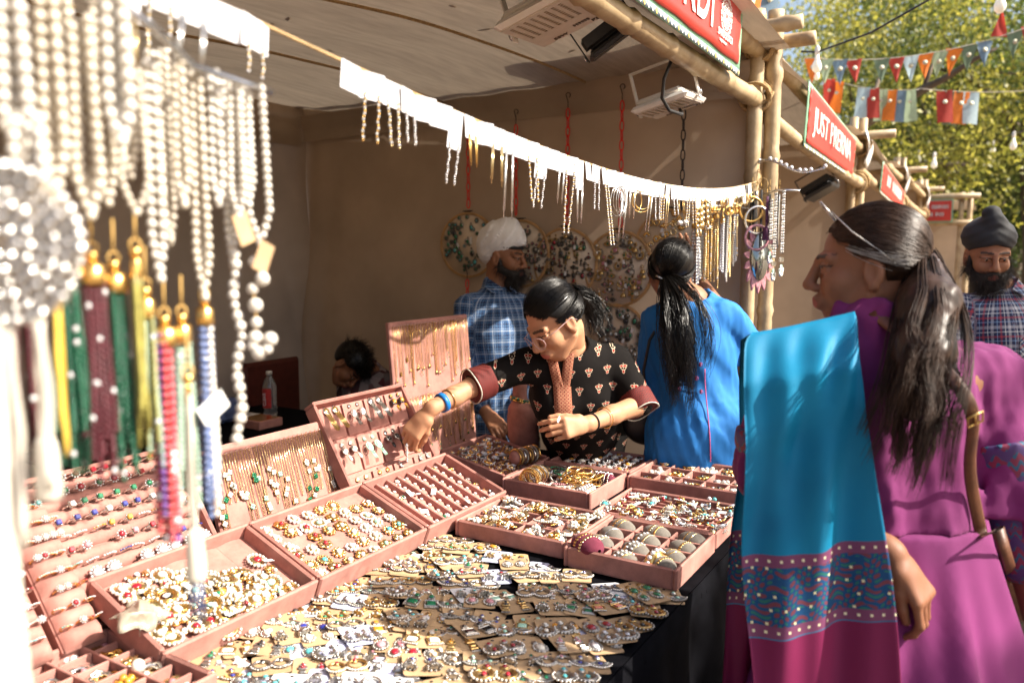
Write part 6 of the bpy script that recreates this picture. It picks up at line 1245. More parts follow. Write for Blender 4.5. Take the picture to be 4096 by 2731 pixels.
def trim(name, base, ink, cream, P=.02):
    m, t, p = newmat(name); u, v, _ = guv(t); cu, cv = ((u / P).fract() - .5) * 2, ((v / P).fract() - .5) * 2; r = (cu * cu + cv * cv).sqrt()
    c = mixc(t, ((r * 9.0).sin()).gt(.2), base, ink); c = mixc(t, (r - .8).abs().lt(.1), c, cream); t.links.new(c, p.inputs['Base Color']); p.inputs['Roughness'].default_value = .8; weave(t, p)
trim('placket_print', (.26, .05, .025), (.05, .010, .008), (.46, .26, .14), .013); trim('cuff_print', (.14, .007, .004), (.016, .005, .004), (.12, .006, .004), .017)
def cotton(name, col, var=.1, rough=.8, sheen=.03, scale=6): mat(name, col, rough, 0, var=var, scale=scale, bmp=.2, bscale=700, bdist=.0006, sheen=sheen)
cotton('blue_cotton', (.008, .155, .47)); cotton('purple_silk', (.145, .012, .095), .12, .9, .02); cotton('white_turban', (.84, .82, .79), .04); cotton('black_turban', (.016, .016, .018), .2); cotton('trousers', (.02, .022, .03)); cotton('tan_trousers', (.16, .12, .08)); cotton('red_pants', (.12, .012, .014), .3, scale=60)
mat('leather', (.10, .035, .015), .45, 0, var=.3, scale=30, bmp=.3, bscale=200); mat('brass', (.70, .47, .16), .3, .9, var=.15)
def sleeve_mat():
    m, t, p = newmat('woven_sleeve'); u, v, _ = guv(t); w1 = (v * 260.0 + (u * 300.0).sin() * 1.6).sin(); w2 = (v * 90.0 + 1.0 + (u * 160.0).sin() * .8).sin()
    c = mixc(t, w1.gt(.35), (.17, .018, .05), (.02, .085, .15)); c = mixc(t, w2.gt(.55), c, (.06, .03, .12)); t.links.new(c, p.inputs['Base Color']); p.inputs['Roughness'].default_value = .7; weave(t, p)
sleeve_mat()
def shawl_mat():
    m, t, p = newmat('shawl'); u, v, _ = guv(t)              # v: metres down the hanging end
    n = noise(t, 5, 3); teal = ramp(t, n.outputs[0], [(.3, (.003, .13, .26)), (.7, (.004, .20, .36))])
    w1 = ((u * 150.0).sin() * 1.4 + v * 330.0).sin(); w2 = ((u * 90.0 + v * 60.0).sin() * 2.2 + u * 190.0).sin()
    pat = mixc(t, (w1 * w2).gt(.28), (.008, .06, .16), (.15, .04, .06)); pat = mixc(t, (w1 * w2).lt(-.62), pat, (.02, .13, .11))
    P = .0245; row = (v / P).floor(); cu, cv = ((u / P + row * .37).fract() - .5) * P, ((v / P).fract() - .5) * P; h = ((((u / P + row * .37).floor()) * 12.9 + row * 78.2).sin() * 43758.5).fract()
    seq = (cu.abs().max(cv.abs())).lt(.0024) * h.gt(.42); pat = mixc(t, seq, pat, (.72, .68, .40))
    c = mixc(t, v.gt(.43) * v.lt(.575), teal, pat); edge = ((v - .440).abs().lt(.011)).max((v - .566).abs().lt(.011)); c = mixc(t, edge, c, (.17, .05, .11))
    eq = edge * ((u / .02).fract() - .5).abs().lt(.12) * ((v - .440).abs().min((v - .566).abs())).lt(.0025); c = mixc(t, eq, c, (.75, .70, .45)); c = mixc(t, v.gt(.579), c, (.17, .013, .062)); t.links.new(c, p.inputs['Base Color'])
    p.inputs['Roughness'].default_value = .62; p.inputs['Specular IOR Level'].default_value = .22; weave(t, p, 500, .35)
shawl_mat()
def boyprint():
    m, t, p = newmat('boy_print'); tc = t.nodes.new('ShaderNodeTexCoord'); vo = t.nodes.new('ShaderNodeTexVoronoi'); vo.inputs['Scale'].default_value = 22; t.links.new(tc.outputs['Object'], vo.inputs['Vector']); sp = t.nodes.new('ShaderNodeSeparateColor'); t.links.new(vo.outputs['Color'], sp.inputs[0])
    c = ramp(t, sp.outputs[0], [(0, (.02, .015, .02)), (.4, (.10, .02, .03)), (.6, (.35, .30, .30)), (1, (.03, .03, .04))]); t.links.new(c, p.inputs['Base Color']); p.inputs['Roughness'].default_value = .85
boyprint()
pv = lambda u, v, d: np.array(at(u, v, d))
TOC = A_(-math.cos(YAW), -math.sin(YAW), 0); RGT = A_(math.sin(YAW), -math.cos(YAW), 0); UP = A_(0, 0, 1)
def torso(S_, J, g=0, f=(1, 0, 0), legs=True, arms=True, bust=0, k=.05, hipw=.115, waist=.10, chest=.115, sh=.052):
    n = np.array(f, float); side = J['sl'] - J['sr']; side /= np.linalg.norm(side)
    for w_, s_ in ((hipw, 'hip'),): S_.ell(J['hip'], (.11 + g, .165 + g, .12 + g), rot_to(n), k)
    S_.cap(J['hip'], J['waist'], .135 + g, .118 + g, k, n=n, fl=.76); S_.cap(J['waist'], J['chest'], .118 + g, .138 + g, k, n=n, fl=.76)
    S_.cap(J['sl'] - side * .045, J['sr'] + side * .045, sh + g, sh + g, k); S_.cap(J['chest'], J['neck'], .118 + g, .06 + g, k, n=n, fl=.8)
    if bust:
        for s_ in (-1, 1): S_.ell(J['chest'] + side * .072 * s_ + n * .075 - UP * .01, (.05 + g, .058 + g, .058 + g), rot_to(n), .05)
    if arms:
        for s_ in 'lr': S_.cap(J['s' + s_], J['e' + s_], .047 + g, .040 + g, .03)
    if legs:
        for s_, y in (('l', 1), ('r', -1)): S_.cap(J['hip'] + side * .075 * y, J['k' + s_], .083 + g, .055 + g, .03); S_.cap(J['k' + s_], J['f' + s_], .055 + g, .038 + g, .03)
def stand(J, toe, gap=.10):
    side = J['sl'] - J['sr']; side[2] = 0; side /= np.linalg.norm(side); J['feet'] = []
    base = J.get('base', J['hip'] * A_(1, 1, 0))
    for s_, y in (('l', 1), ('r', -1)): J['f' + s_] = base + side * gap * y + UP * .06; J['k' + s_] = (J['f' + s_] + J['hip'] + side * .075 * y) / 2 + np.array(toe) * .02
def shoes(S_, J, toe):
    for s_ in 'lr': S_.cap(J['f' + s_] - UP * .025, J['f' + s_] + np.array(toe) * .15 - UP * .035, .037, .025, .02)
def garment(name, S_, h, mt, parent, bones=None, warp=None, cut=None):
    P, Q = S_.surf(h, warp, cut); me = npmesh(name, P, Q, mt)
    if bones == 'front': attr(me, 'guv', np.stack([P @ RGT, P[:, 2] * 1.0 + (P @ TOC) * .25, P[:, 2]], 1))
    elif bones: attr(me, 'guv', bone_uv(P, bones))
    return ob(name, me, parent)
def scalp_strands(W, starts, tie, n, k=12, off=(.004, .010), c=(-.014, 0, .038), r=(.100, .080, .090), jit=.05):
    """hair combed from start directions to the tie point over the skull; head-local"""
    c, r = A_(*c), A_(*r); s0 = starts[rng.integers(0, len(starts), n)] + rng.normal(0, jit, (n, 3)) * r; d0 = (s0 - c) / r; d0 /= np.linalg.norm(d0, axis=1, keepdims=True); d1 = (np.array(tie) - c) / r + rng.normal(0, .05, (n, 3)); d1 /= np.linalg.norm(d1, axis=1, keepdims=True)
    t = np.linspace(0, 1, k)[None, :, None]; om = np.arccos(np.clip((d0 * d1).sum(1), -.999, .999))[:, None, None]; D_ = (np.sin((1 - t) * om) * d0[:, None] + np.sin(t * om) * d1[:, None]) / np.sin(om)
    o = rng.uniform(off[0], off[1], (n, 1, 1)) * np.sin(np.clip(t * PI, .12, PI - .1)); P = c + D_ * (r + o); return np.array([[W(*p) for p in q] for q in P])
def fuzzy(P0, dirs, L, k, curl, g=0): # short strands from points
    n = len(P0); t = np.linspace(0, 1, k)[None, :, None]; ph = rng.uniform(0, 6.28, (n, 1, 3)); w_ = curl * np.sin(t * rng.uniform(4, 9, (n, 1, 1)) + ph) * t; return P0[:, None] + dirs[:, None] * t * L[:, None, None] + w_ + np.array([0, 0, -g]) * t * t
def zline(x, pts): return np.interp(x, [p[0] for p in pts], [p[1] for p in pts])
HL = [(-.12, -.06), (-.035, -.05), (-.02, .028), (.02, .030), (.045, .062), (.06, .082), (.09, .100)]
def haircap(W, Rm, c, s, line=HL, g=.007, h=.005, mt='hair', parent=None, extra=None):
    S_ = SDF(); S_.ell(W(-.014, 0, .038), (A_(.096, .076, .086) + g) * s, Rm, .01)
    if extra: extra(S_)
    def cut(X): L = ((X - np.array(c)) @ Rm) / s; return (zline(L[:, 0], line) - L[:, 2]) * .7
    P, Q = S_.surf(h, None, cut); return ob('hair_cap', npmesh('hair_cap', P, Q, mt), parent)
def ringband(c, ax, r, w_, th, mt, name, parent, M=None):
    m = MB(); z = Vector(ax).normalized(); q = z.to_track_quat('Z', 'Y').to_matrix().to_4x4(); q.translation = Vector(c)
    if w_ > .004: m.lathe([(r, -w_ / 2), (r + th, -w_ / 2), (r + th, w_ / 2), (r, w_ / 2), (r, -w_ / 2)], 0, 22, M=q)
    else: m.torus(r, th, 0, 24, 5, M=q)
    return ob(name, m.mesh(name, mt), parent)

# ================================================================ woman in black kurti
def woman_black():
    t = thing('person', 'woman in black printed kurti and glasses leaning over the trays to pick an earring', 'person')
    hc = pv(1276, 740, 2.72); f = A_(-.76, .38, -.60); s = 1.03
    J = dict(neck=pv(1308, 806, 2.83), sl=pv(1418, 830, 2.88), sr=pv(1202, 838, 2.80), chest=pv(1315, 900, 2.90), waist=pv(1330, 985, 3.12), hip=A_(3.06, 1.50, .90), el=pv(1468, 928, 2.80), wl=pv(1352, 972, 2.60), er=pv(1098, 880, 2.70), wr=pv(992, 936, 2.57))
    J['base'] = A_(3.10, 1.52, 0); stand(J, TOC); n = TOC * .9 + UP * -.35
    S_ = SDF(); torso(S_, J, 0, n, bust=0); S_.cap(J['neck'], hc - f * .02 - UP * .05, .052, .050, .03); shoes(S_, J, TOC)
    body = S_.surf(.010)
    H = SDF(); W, Rm = head(H, hc, f, (.1, 0, 1), s); H.cap(W(-.03, 0, -.05), J['neck'] + UP * .01, .050 * s, .056, .03); hd = H.surf(.0036)
    A1 = SDF(); A1.chain([J['er'] + (J['sr'] - J['er']) * .25, J['er'], J['wr'] + (J['er'] - J['wr']) * .45, J['wr']], [.038, .036, .031, .0235], .02)
    hdv = pv(940, 1000, 2.56) - J['wr']; hand(A1, J['wr'] + hdv / np.linalg.norm(hdv) * .02, hdv, UP * .8 + TOC * .6 + RGT * .2, [(18, 15, 10), (38, 42, 22), (34, 44, 24), (36, 46, 26), (40, 50, 28)], 4, (18, 42), .98, False)
    A2 = SDF(); A2.chain([J['el'] + (J['sl'] - J['el']) * .25, J['el'], J['wl'] + (J['el'] - J['wl']) * .45, J['wl']], [.039, .037, .031, .024], .02)
    hdl = pv(1275, 985, 2.52) - J['wl']; hand(A2, J['wl'] + hdl / np.linalg.norm(hdl) * .015, hdl, UP * .25 + TOC * .9 - RGT * .1, [(10, 15, 12), (28, 34, 20), (36, 42, 24), (44, 48, 28), (52, 52, 30)], 4, (24, 30), .98, True)
    me, P = person_mesh([body, hd, A1.surf(.0034), A2.surf(.0034)], 'skin_light'); attr(me, 'tint', tints(P, W, Rm, hc, s, (.42, .12, .10))); ob('body', me, t); eyes(W, Rm, s, t, (1, .1, -.35))
    # clothes
    G = SDF(); torso(G, J, .014, n, legs=False, arms=False, bust=1, k=.06); [G.cap(J['s' + q], J['e' + q] + (J['e' + q] - J['s' + q]) * -.05, .058, .056, .035) for q in 'lr']; G.cap(J['hip'], J['base'] + UP * .42, .15, .21, .08, n=n, fl=.85)
    el, er = J['el'], J['er']; nk = J['neck']
    def cut(X): d = np.linalg.norm(X - (nk + UP * .035 + TOC * .03), axis=1); return np.maximum(.062 - d, J['base'][2] + .45 - X[:, 2])
    bones = [(J['hip'], nk, .14, -n), (J['sl'], el, .055, UP), (J['sr'], er, .055, UP), (J['base'] + UP * .4, J['hip'], .18, -n)]
    garment('kurti', G, .0085, 'kurti_print', t, 'front', lambda X: wr3(X, 22, .0016, 1) + wr3(X, 60, .0005, 2), cut)
    for q, e, w_ in (('l', el, J['wl']), ('r', er, J['wr'])):
        C = SDF(); d = (e - J['s' + q]); d /= np.linalg.norm(d); C.cap(e - d * .045, e + d * .025, .0595, .061, .01); garment('cuff', C, .006, 'cuff_print', t, [(e - d * .1, e + d * .1, .06, UP)], lambda X: wr3(X, 40, .001, 5), lambda X, e=e, d=d: np.maximum((X - e) @ d - .028, -((X - e) @ d) - .045))
        m = MB(); m.torus(.0605, .0022, 0, 40, 4, M=Matrix(np.column_stack([rot_to(d, (0, .3, 1))[:, [1, 2, 0]], e + d * .029]).tolist() + [[0, 0, 0, 1]]), wave=.003); ob('lace_edge', m.mesh('lace_edge', 'white_cord'), t)
    # placket: two strips from the collar and one panel below, laid on the chest
    def strip(p0, p1, w_, nm='placket'):
        k = 34; L = np.linalg.norm(p1 - p0); c = p0[None] + (p1 - p0)[None] * np.linspace(0, 1, k)[:, None]; X = np.concatenate([c + RGT * (x * w_) for x in (-.5, -.17, .17, .5)]) + TOC * .30; X = G.drop(X, -TOC, 40); X = X + TOC * .0055
        V = X; Q = np.array([(i + j * k, i + 1 + j * k, i + 1 + (j + 1) * k, i + (j + 1) * k) for j in range(3) for i in range(k - 1)]); Vb = V - TOC * .004; o = len(V); rim = [(i, i + o, i + 1 + o, i + 1) for i in range(k - 1)] + [(3 * k + i + 1, 3 * k + i + 1 + o, 3 * k + i + o, 3 * k + i) for i in range(k - 1)]
        me = npmesh(nm, np.concatenate([V, Vb]), np.concatenate([Q, np.array(rim)]), 'placket_print'); uv = np.zeros((len(V) * 2, 3)); uv[:, 0] = np.tile(np.repeat([-.5, -.17, .17, .5], k) * w_, 2); uv[:, 1] = np.tile(np.tile(np.linspace(0, L, k), 4), 2); attr(me, 'guv', uv); ob(nm, me, t)
    strip(pv(1270, 822, 2.6), pv(1289, 905, 2.6), .034); strip(pv(1316, 822, 2.6), pv(1305, 905, 2.6), .034); strip(pv(1298, 905, 2.6), pv(1302, 1040, 2.7), .062)
    P_ = SDF(); [P_.cap(J['hip'], J['k' + q], .09, .07, .03) and P_.cap(J['k' + q], J['f' + q], .07, .055, .03) for q in 'lr']; garment('trousers', P_, .012, 'red_pants', t, None, None, lambda X: .05 - X[:, 2])
    # hair
    haircap(W, Rm, hc, s, parent=t)
    st_ = np.array([(.062, y, .090 - .9 * abs(y) ** 1.3) for y in np.linspace(-.06, .06, 30)] + [(.03 - i * .012, sg * .078, .028 - .006 * i) for i in range(5) for sg in (-1, 1)] + [(-.05, sg * .05, -.05) for sg in (-1, 1)]); tie = A_(-.112, 0, .045)
    strands('hair', scalp_strands(W, st_, tie, 1700, 12, (.008, .013)), .0011, 'hair', t, False); strands('stray_hair', scalp_strands(W, st_, tie, 70, 12, (.014, .026), jit=.1), .0004, 'hair', t)
    o = W(*tie); n_ = 600; e = o + rng.normal(0, 1, (n_, 3)) * [.022, .022, .03] + (pv(1398, 762, 2.95) - pv(1345, 700, 2.85)); a = o + rng.normal(0, .010, (n_, 3)); b = o + (pv(1365, 690, 2.9) - pv(1335, 690, 2.8)) + rng.normal(0, .022, (n_, 3)); c = (b + e) / 2 + RGT * .02 + rng.normal(0, .02, (n_, 3)); tt = np.linspace(0, 1, 12)
    strands('ponytail', np.stack([bez(a[i], b[i], c[i], e[i], tt) for i in range(n_)]), .0012, 'hair', t); ringband(o, Rm[:, 0] * 1.0, .014, .012, .004, 'black_cord', 'hair_tie', t)
    # glasses
    m = MB()
    for y in (-1, 1):
        m.tube([W(.112 - .012 * abs(math.cos(a)) * (1 if math.cos(a) * y > 0 else .1), y * .033 + .026 * math.cos(a), -.002 + .022 * math.sin(a)) for a in [2 * PI * i / 20 for i in range(20)]], .0014, 0, 5, closed=True); m.tube([W(.098, y * .060, .008), W(.05, y * .079, .010), W(-.012, y * .085, .012), W(-.03, y * .083, -.008)], .0014, 0, 5)
    m.tube([W(.113, -.009, .004), W(.116, 0, .007), W(.113, .009, .004)], .002, 0, 5); mat('glass_frame', (.50, .33, .32), .2, 0, coat=.6); ob('glasses', m.mesh('glasses', 'glass_frame'), t)
    dr = J['er'] - J['wr']; dr /= np.linalg.norm(dr); mat('blue_band', (.01, .16, .50), .4); ringband(J['wr'] + dr * .045, dr, .0315, .016, .0012, 'blue_band', 'wrist_band', t); ringband(J['wr'] + dr * .072, dr, .034, .002, .0018, 'gold', 'bracelet', t)
    dl = J['el'] - J['wl']; dl /= np.linalg.norm(dl); ringband(J['wl'] + dl * .02, dl, .029, .002, .0025, 'black_cord', 'bracelet', t); ringband(J['wl'] + dl * .085, dl, .035, .002, .0018, 'gold', 'bracelet', t)
    put(drop_me and (drop_me('marquise', 'bright_silver', 'crystal'), []), 'drop_earring', Matrix.Translation(pv(932, 1024, 2.52)) @ FRONTM, 'crystal drop earring held in the leaning woman\'s fingertips', 'earring')
    ob('price_tag', TAGM, None, Matrix.Translation(pv(1283, 962, 2.50)) @ FRONTM @ T(0, 0, 0, R(-50)), 'white price tag pinched in the leaning woman\'s left hand', 'price tag')
woman_black()

# ================================================================ bearded men
def beard(S_, W, Rm, s, t, big=1.0, mt='beard', n=1400, L=(.02, .05), g=.01):
    B = SDF(); E_ = lambda p, r, k=.02: B.ell(W(*p), np.array(r) * s, Rm, k * s)
    E_((.062, 0, -.098), (.034 * big, .045 * big, .045 * big)); E_((.04, 0, -.12), (.03 * big, .04 * big, .04 * big))
    for y in (-1, 1): B.cap(W(.078, y * .032, -.072), W(.02, y * .064, -.052), .020 * s * big, .014 * s, .02); B.cap(W(.02, y * .064, -.052), W(.008, y * .068, .0), .013 * s, .008 * s, .02); B.cap(W(.102, y * .006, -.0455), W(.092, y * .030, -.064), .0075 * s, .008 * s, .01)
    P, Q = B.surf(.0045, lambda X: wr3(X, 120, .0012, 9)); ob('beard', npmesh('beard', P, Q, mt), t)
    i = rng.integers(0, len(P), n); P0 = P[i]; d = B.grad(P0) + rng.normal(0, .4, (n, 3)) + [0, 0, -.5]; d /= np.linalg.norm(d, axis=1, keepdims=True); strands('beard_hair', fuzzy(P0, d, rng.uniform(L[0], L[1], n) * .6, 6, .004, g), .0007, mt, t)
def man_turban():
    t = thing('person', 'bearded man in white turban and blue plaid shirt standing by the hoops', 'person'); D_ = 3.80; s = 1.0
    hc = pv(1158, 592, D_); f = RGT * .86 + TOC * .42 + UP * -.10; bf = RGT * .45 + TOC * .85
    J = dict(neck=pv(1142, 668, D_ + .02), sl=pv(1212, 706, D_ + .05), sr=pv(1072, 706, D_ - .04), chest=pv(1145, 770, D_), waist=pv(1150, 900, D_ + .02), hip=pv(1152, 975, D_ + .03), el=pv(1232, 850, D_ - .02), wl=pv(1215, 940, D_ - .16), er=pv(1058, 860, D_ - .06), wr=pv(1120, 950, D_ - .22)); stand(J, bf)
    S_ = SDF(); torso(S_, J, 0, bf); S_.cap(J['neck'], hc - UP * .06, .056, .055, .03); [S_.cap(J['e' + q], J['w' + q], .040, .030, .02) for q in 'lr']; shoes(S_, J, bf); body = S_.surf(.012)
    H = SDF(); W, Rm = head(H, hc, f, (0, 0, 1), s); H.cap(W(-.03, 0, -.05), J['neck'], .054, .058, .03); Hs = []
    for q, sg in (('l', True), ('r', False)): h_ = SDF(); d = J['w' + q] - J['e' + q]; h_.cap(J['w' + q] - d / np.linalg.norm(d) * .06, J['w' + q], .03, .026, .02); hand(h_, J['w' + q], d, TOC * .6 + UP * .5, [(15, 10, 10)] + [(25, 30, 15)] * 4, 4, (25, 20), 1.0, sg); Hs.append(h_.surf(.0045))
    me, P = person_mesh([body, H.surf(.004)] + Hs, 'skin_mid'); attr(me, 'tint', tints(P, W, Rm, hc, s, (.20, .06, .05))); ob('body', me, t); eyes(W, Rm, s, t); beard(H, W, Rm, s, t, 1.08, n=1500)
    B = SDF(); E_ = lambda p, r, k=.03: B.ell(W(*p), np.array(r) * s, Rm, k); E_((-.026, 0, .084), (.108, .092, .098)); E_((-.070, 0, .045), (.070, .082, .088)); B.cap(W(.056, .0, .09), W(.020, 0, .160), .044, .030, .05)
    def warp(X): L = ((X - hc) @ Rm) / s; a = np.arctan2(L[:, 2] - .03 + np.abs(L[:, 1]) * 1.2, L[:, 0] + .15); return .0052 * (((a * 4.6) % 1.0) - .5) + wr3(X, 30, .0008, 3)
    def cut(X): L = ((X - hc) @ Rm) / s; return (zline(L[:, 0], [(-.2, -.055), (-.06, -.05), (-.01, .018), (.04, .042), (.075, .060), (.2, .10)]) - L[:, 2]) * .75
    garment('turban', B, .0055, 'white_turban', t, None, warp, cut); B2 = SDF(); B2.ell(W(.0, 0, .052), A_(.095, .078, .06), Rm, .02); garment('under_band', B2, .006, 'black_turban', t, None, None, lambda X: np.maximum((.048 - (((X - hc) @ Rm)[:, 2])) * .9, -(((X - hc) @ Rm)[:, 0]) + .01))
    G = SDF(); torso(G, J, .016, bf, legs=False, arms=False); [G.cap(J['s' + q], J['e' + q], .062, .056, .03) and G.cap(J['e' + q], J['e' + q] + (J['w' + q] - J['e' + q]) * .75, .055, .046, .03) for q in 'lr']; G.cap(J['hip'], J['hip'] - UP * .1, .165, .17, .05, n=bf, fl=.8); G.cap(J['neck'] + UP * .0, J['neck'] + UP * .028, .070, .066, .02); nk = J['neck'] + UP * .05
    bones = [(J['hip'], nk, .15, -bf)] + [(J['s' + q], J['e' + q], .058, UP) for q in 'lr'] + [(J['e' + q], J['w' + q], .05, UP) for q in 'lr']
    garment('plaid_shirt', G, .010, 'plaid_blue', t, bones, lambda X: wr3(X, 20, .0022, 12) + wr3(X, 55, .0007, 13), lambda X: np.maximum(.056 - np.linalg.norm(X - (nk + bf * .035 + UP * .02), axis=1), J['hip'][2] - .17 - X[:, 2]))
    for y in (-1, 1):
        m = MB(); sd = np.cross(UP, bf); pts = [nk + sd * .055 * y - bf * .01 + UP * .012, nk + sd * .055 * y + bf * .045 + UP * .0, nk + sd * .018 * y + bf * .098 - UP * .035, nk + sd * .062 * y + bf * .090 - UP * .062, nk + sd * .085 * y + bf * .03 - UP * .03]; m.add([Vector(p) for p in pts] + [Vector(p + bf * .004 + UP * .003) for p in pts], [(0, 1, 2, 3, 4), (9, 8, 7, 6, 5)] + [(i, (i + 1) % 5, (i + 1) % 5 + 5, i + 5) for i in range(5)]); me = m.mesh('collar', 'plaid_blue'); attr(me, 'guv', np.array([[v.co.x, v.co.z, 0] for v in me.vertices])); ob('collar', me, t)
    P_ = SDF(); [P_.cap(J['hip'] + (J['s' + q] - J['neck']) * .35 - UP * .02, J['k' + q], .125, .075, .05) and P_.cap(J['k' + q], J['f' + q], .075, .062, .03) for q in 'lr']; garment('trousers', P_, .014, 'trousers', t, None, None, lambda X: .05 - X[:, 2])
man_turban()
def man_young():
    t = thing('person', 'young bearded man in black turban and navy plaid shirt standing in the aisle', 'person'); D_ = 3.2; s = 1.0
    hc = pv(2268, 588, D_); f = TOC * .93 - RGT * .22 + UP * -.20; bf = TOC * .97 - RGT * .2
    J = dict(neck=pv(2292, 668, D_ + .04), sl=pv(2425, 716, D_ + .05), sr=pv(2198, 712, D_ + .02), chest=pv(2305, 780, D_), waist=pv(2310, 930, D_), hip=pv(2310, 1020, D_), el=pv(2460, 870, D_ + .02), wl=pv(2330, 850, D_ - .26), er=pv(2178, 860, D_ - .02), wr=pv(2330, 890, D_ - .24)); stand(J, bf)
    S_ = SDF(); torso(S_, J, 0, bf); S_.cap(J['neck'], hc - UP * .06, .055, .054, .03); [S_.cap(J['e' + q], J['w' + q], .038, .028, .02) for q in 'lr']; shoes(S_, J, bf); body = S_.surf(.012)
    H = SDF(); W, Rm = head(H, hc, f, (0, 0, 1), s); H.cap(W(-.03, 0, -.05), J['neck'], .052, .056, .03); Hs = []
    for q, sg in (('l', True), ('r', False)): h_ = SDF(); d = J['w' + q] - J['e' + q]; hand(h_, J['w' + q], d, TOC * .8 + UP * .3, [(15, 10, 10)] + [(25, 30, 15)] * 4, 4, (25, 20), 1.0, sg); Hs.append(h_.surf(.0045))
    me, P = person_mesh([body, H.surf(.0036)] + Hs, 'skin_mid'); attr(me, 'tint', tints(P, W, Rm, hc, s, (.24, .07, .06))); ob('body', me, t); eyes(W, Rm, s, t, (1, .25, -.35)); beard(H, W, Rm, s, t, .92, n=2200, L=(.02, .06))
    B = SDF(); B.ell(W(-.018, 0, .075), A_(.112, .098, .078), Rm, .02); B.cap(W(.02, 0, .135), W(.01, -.01, .172), .040, .034, .02); B.cap(W(-.06, 0, .10), W(.03, 0, .135), .05, .035, .03)
    def warp(X): L = (X - hc) @ Rm; return .003 * np.abs(np.sin((L[:, 2] + np.abs(L[:, 1]) * .55 - L[:, 0] * .2) * 95)) - .0015
    def cut(X): L = (X - hc) @ Rm; return (zline(L[:, 0], [(-.2, -.02), (-.03, .005), (.03, .035), (.08, .055), (.2, .08)]) + .22 * np.maximum(0, .03 - np.abs(L[:, 1])) - L[:, 2]) * .8
    garment('turban', B, .005, 'black_turban', t, None, warp, cut)
    G = SDF(); torso(G, J, .016, bf, legs=False, arms=False); [G.cap(J['s' + q], J['e' + q], .062, .054, .03) and G.cap(J['e' + q], J['e' + q] + (J['w' + q] - J['e' + q]) * .55, .052, .046, .03) for q in 'lr']; G.cap(J['hip'], J['hip'] - UP * .1, .165, .17, .05, n=bf, fl=.8); G.cap(J['neck'], J['neck'] + UP * .025, .068, .064, .02); nk = J['neck'] + UP * .05
    bones = [(J['hip'], nk, .15, -bf)] + [(J['s' + q], J['e' + q], .058, UP) for q in 'lr'] + [(J['e' + q], J['w' + q], .05, UP) for q in 'lr']
    garment('plaid_shirt', G, .009, 'plaid_navy', t, bones, lambda X: wr3(X, 20, .0020, 22) + wr3(X, 55, .0007, 23), lambda X: np.maximum(.055 - np.linalg.norm(X - (nk + bf * .04 + UP * .015), axis=1), J['hip'][2] - .17 - X[:, 2]))
    sd = np.cross(UP, bf)
    for y in (-1, 1):
        m = MB(); pts = [nk + sd * .055 * y - bf * .01 + UP * .008, nk + sd * .055 * y + bf * .045, nk + sd * .016 * y + bf * .098 - UP * .04, nk + sd * .066 * y + bf * .092 - UP * .07, nk + sd * .088 * y + bf * .03 - UP * .03]; m.add([Vector(p) for p in pts] + [Vector(p + bf * .004 + UP * .003) for p in pts], [(0, 1, 2, 3, 4), (9, 8, 7, 6, 5)] + [(i, (i + 1) % 5, (i + 1) % 5 + 5, i + 5) for i in range(5)]); me = m.mesh('collar', 'plaid_navy'); attr(me, 'guv', np.array([[v.co.x, v.co.z, 0] for v in me.vertices])); ob('collar', me, t)
    c0 = J['chest'] + sd * .06 - UP * .02 + bf * .3; X = np.array([c0 + sd * x * .10 + UP * z * .10 for z in np.linspace(.5, -.5, 6) for x in np.linspace(-.5, .5, 6)]); X = G.drop(X, -bf, 40) + bf * .007; Q = np.array([(j * 6 + i, j * 6 + i + 6, j * 6 + i + 7, j * 6 + i + 1) for j in range(5) for i in range(5)]); me = npmesh('chest_pocket', X, Q, 'plaid_navy'); attr(me, 'guv', np.array([[x + z, z - x, 0] for z in np.linspace(.5, -.5, 6) * .1 for x in np.linspace(-.5, .5, 6) * .1])); ob('chest_pocket', me, t)
    P_ = SDF(); [P_.cap(J['hip'] + (J['s' + q] - J['neck']) * .35 - UP * .02, J['k' + q], .125, .075, .05) and P_.cap(J['k' + q], J['f' + q], .075, .062, .03) for q in 'lr']; garment('trousers', P_, .014, 'tan_trousers', t, None, None, lambda X: .05 - X[:, 2])
man_young()
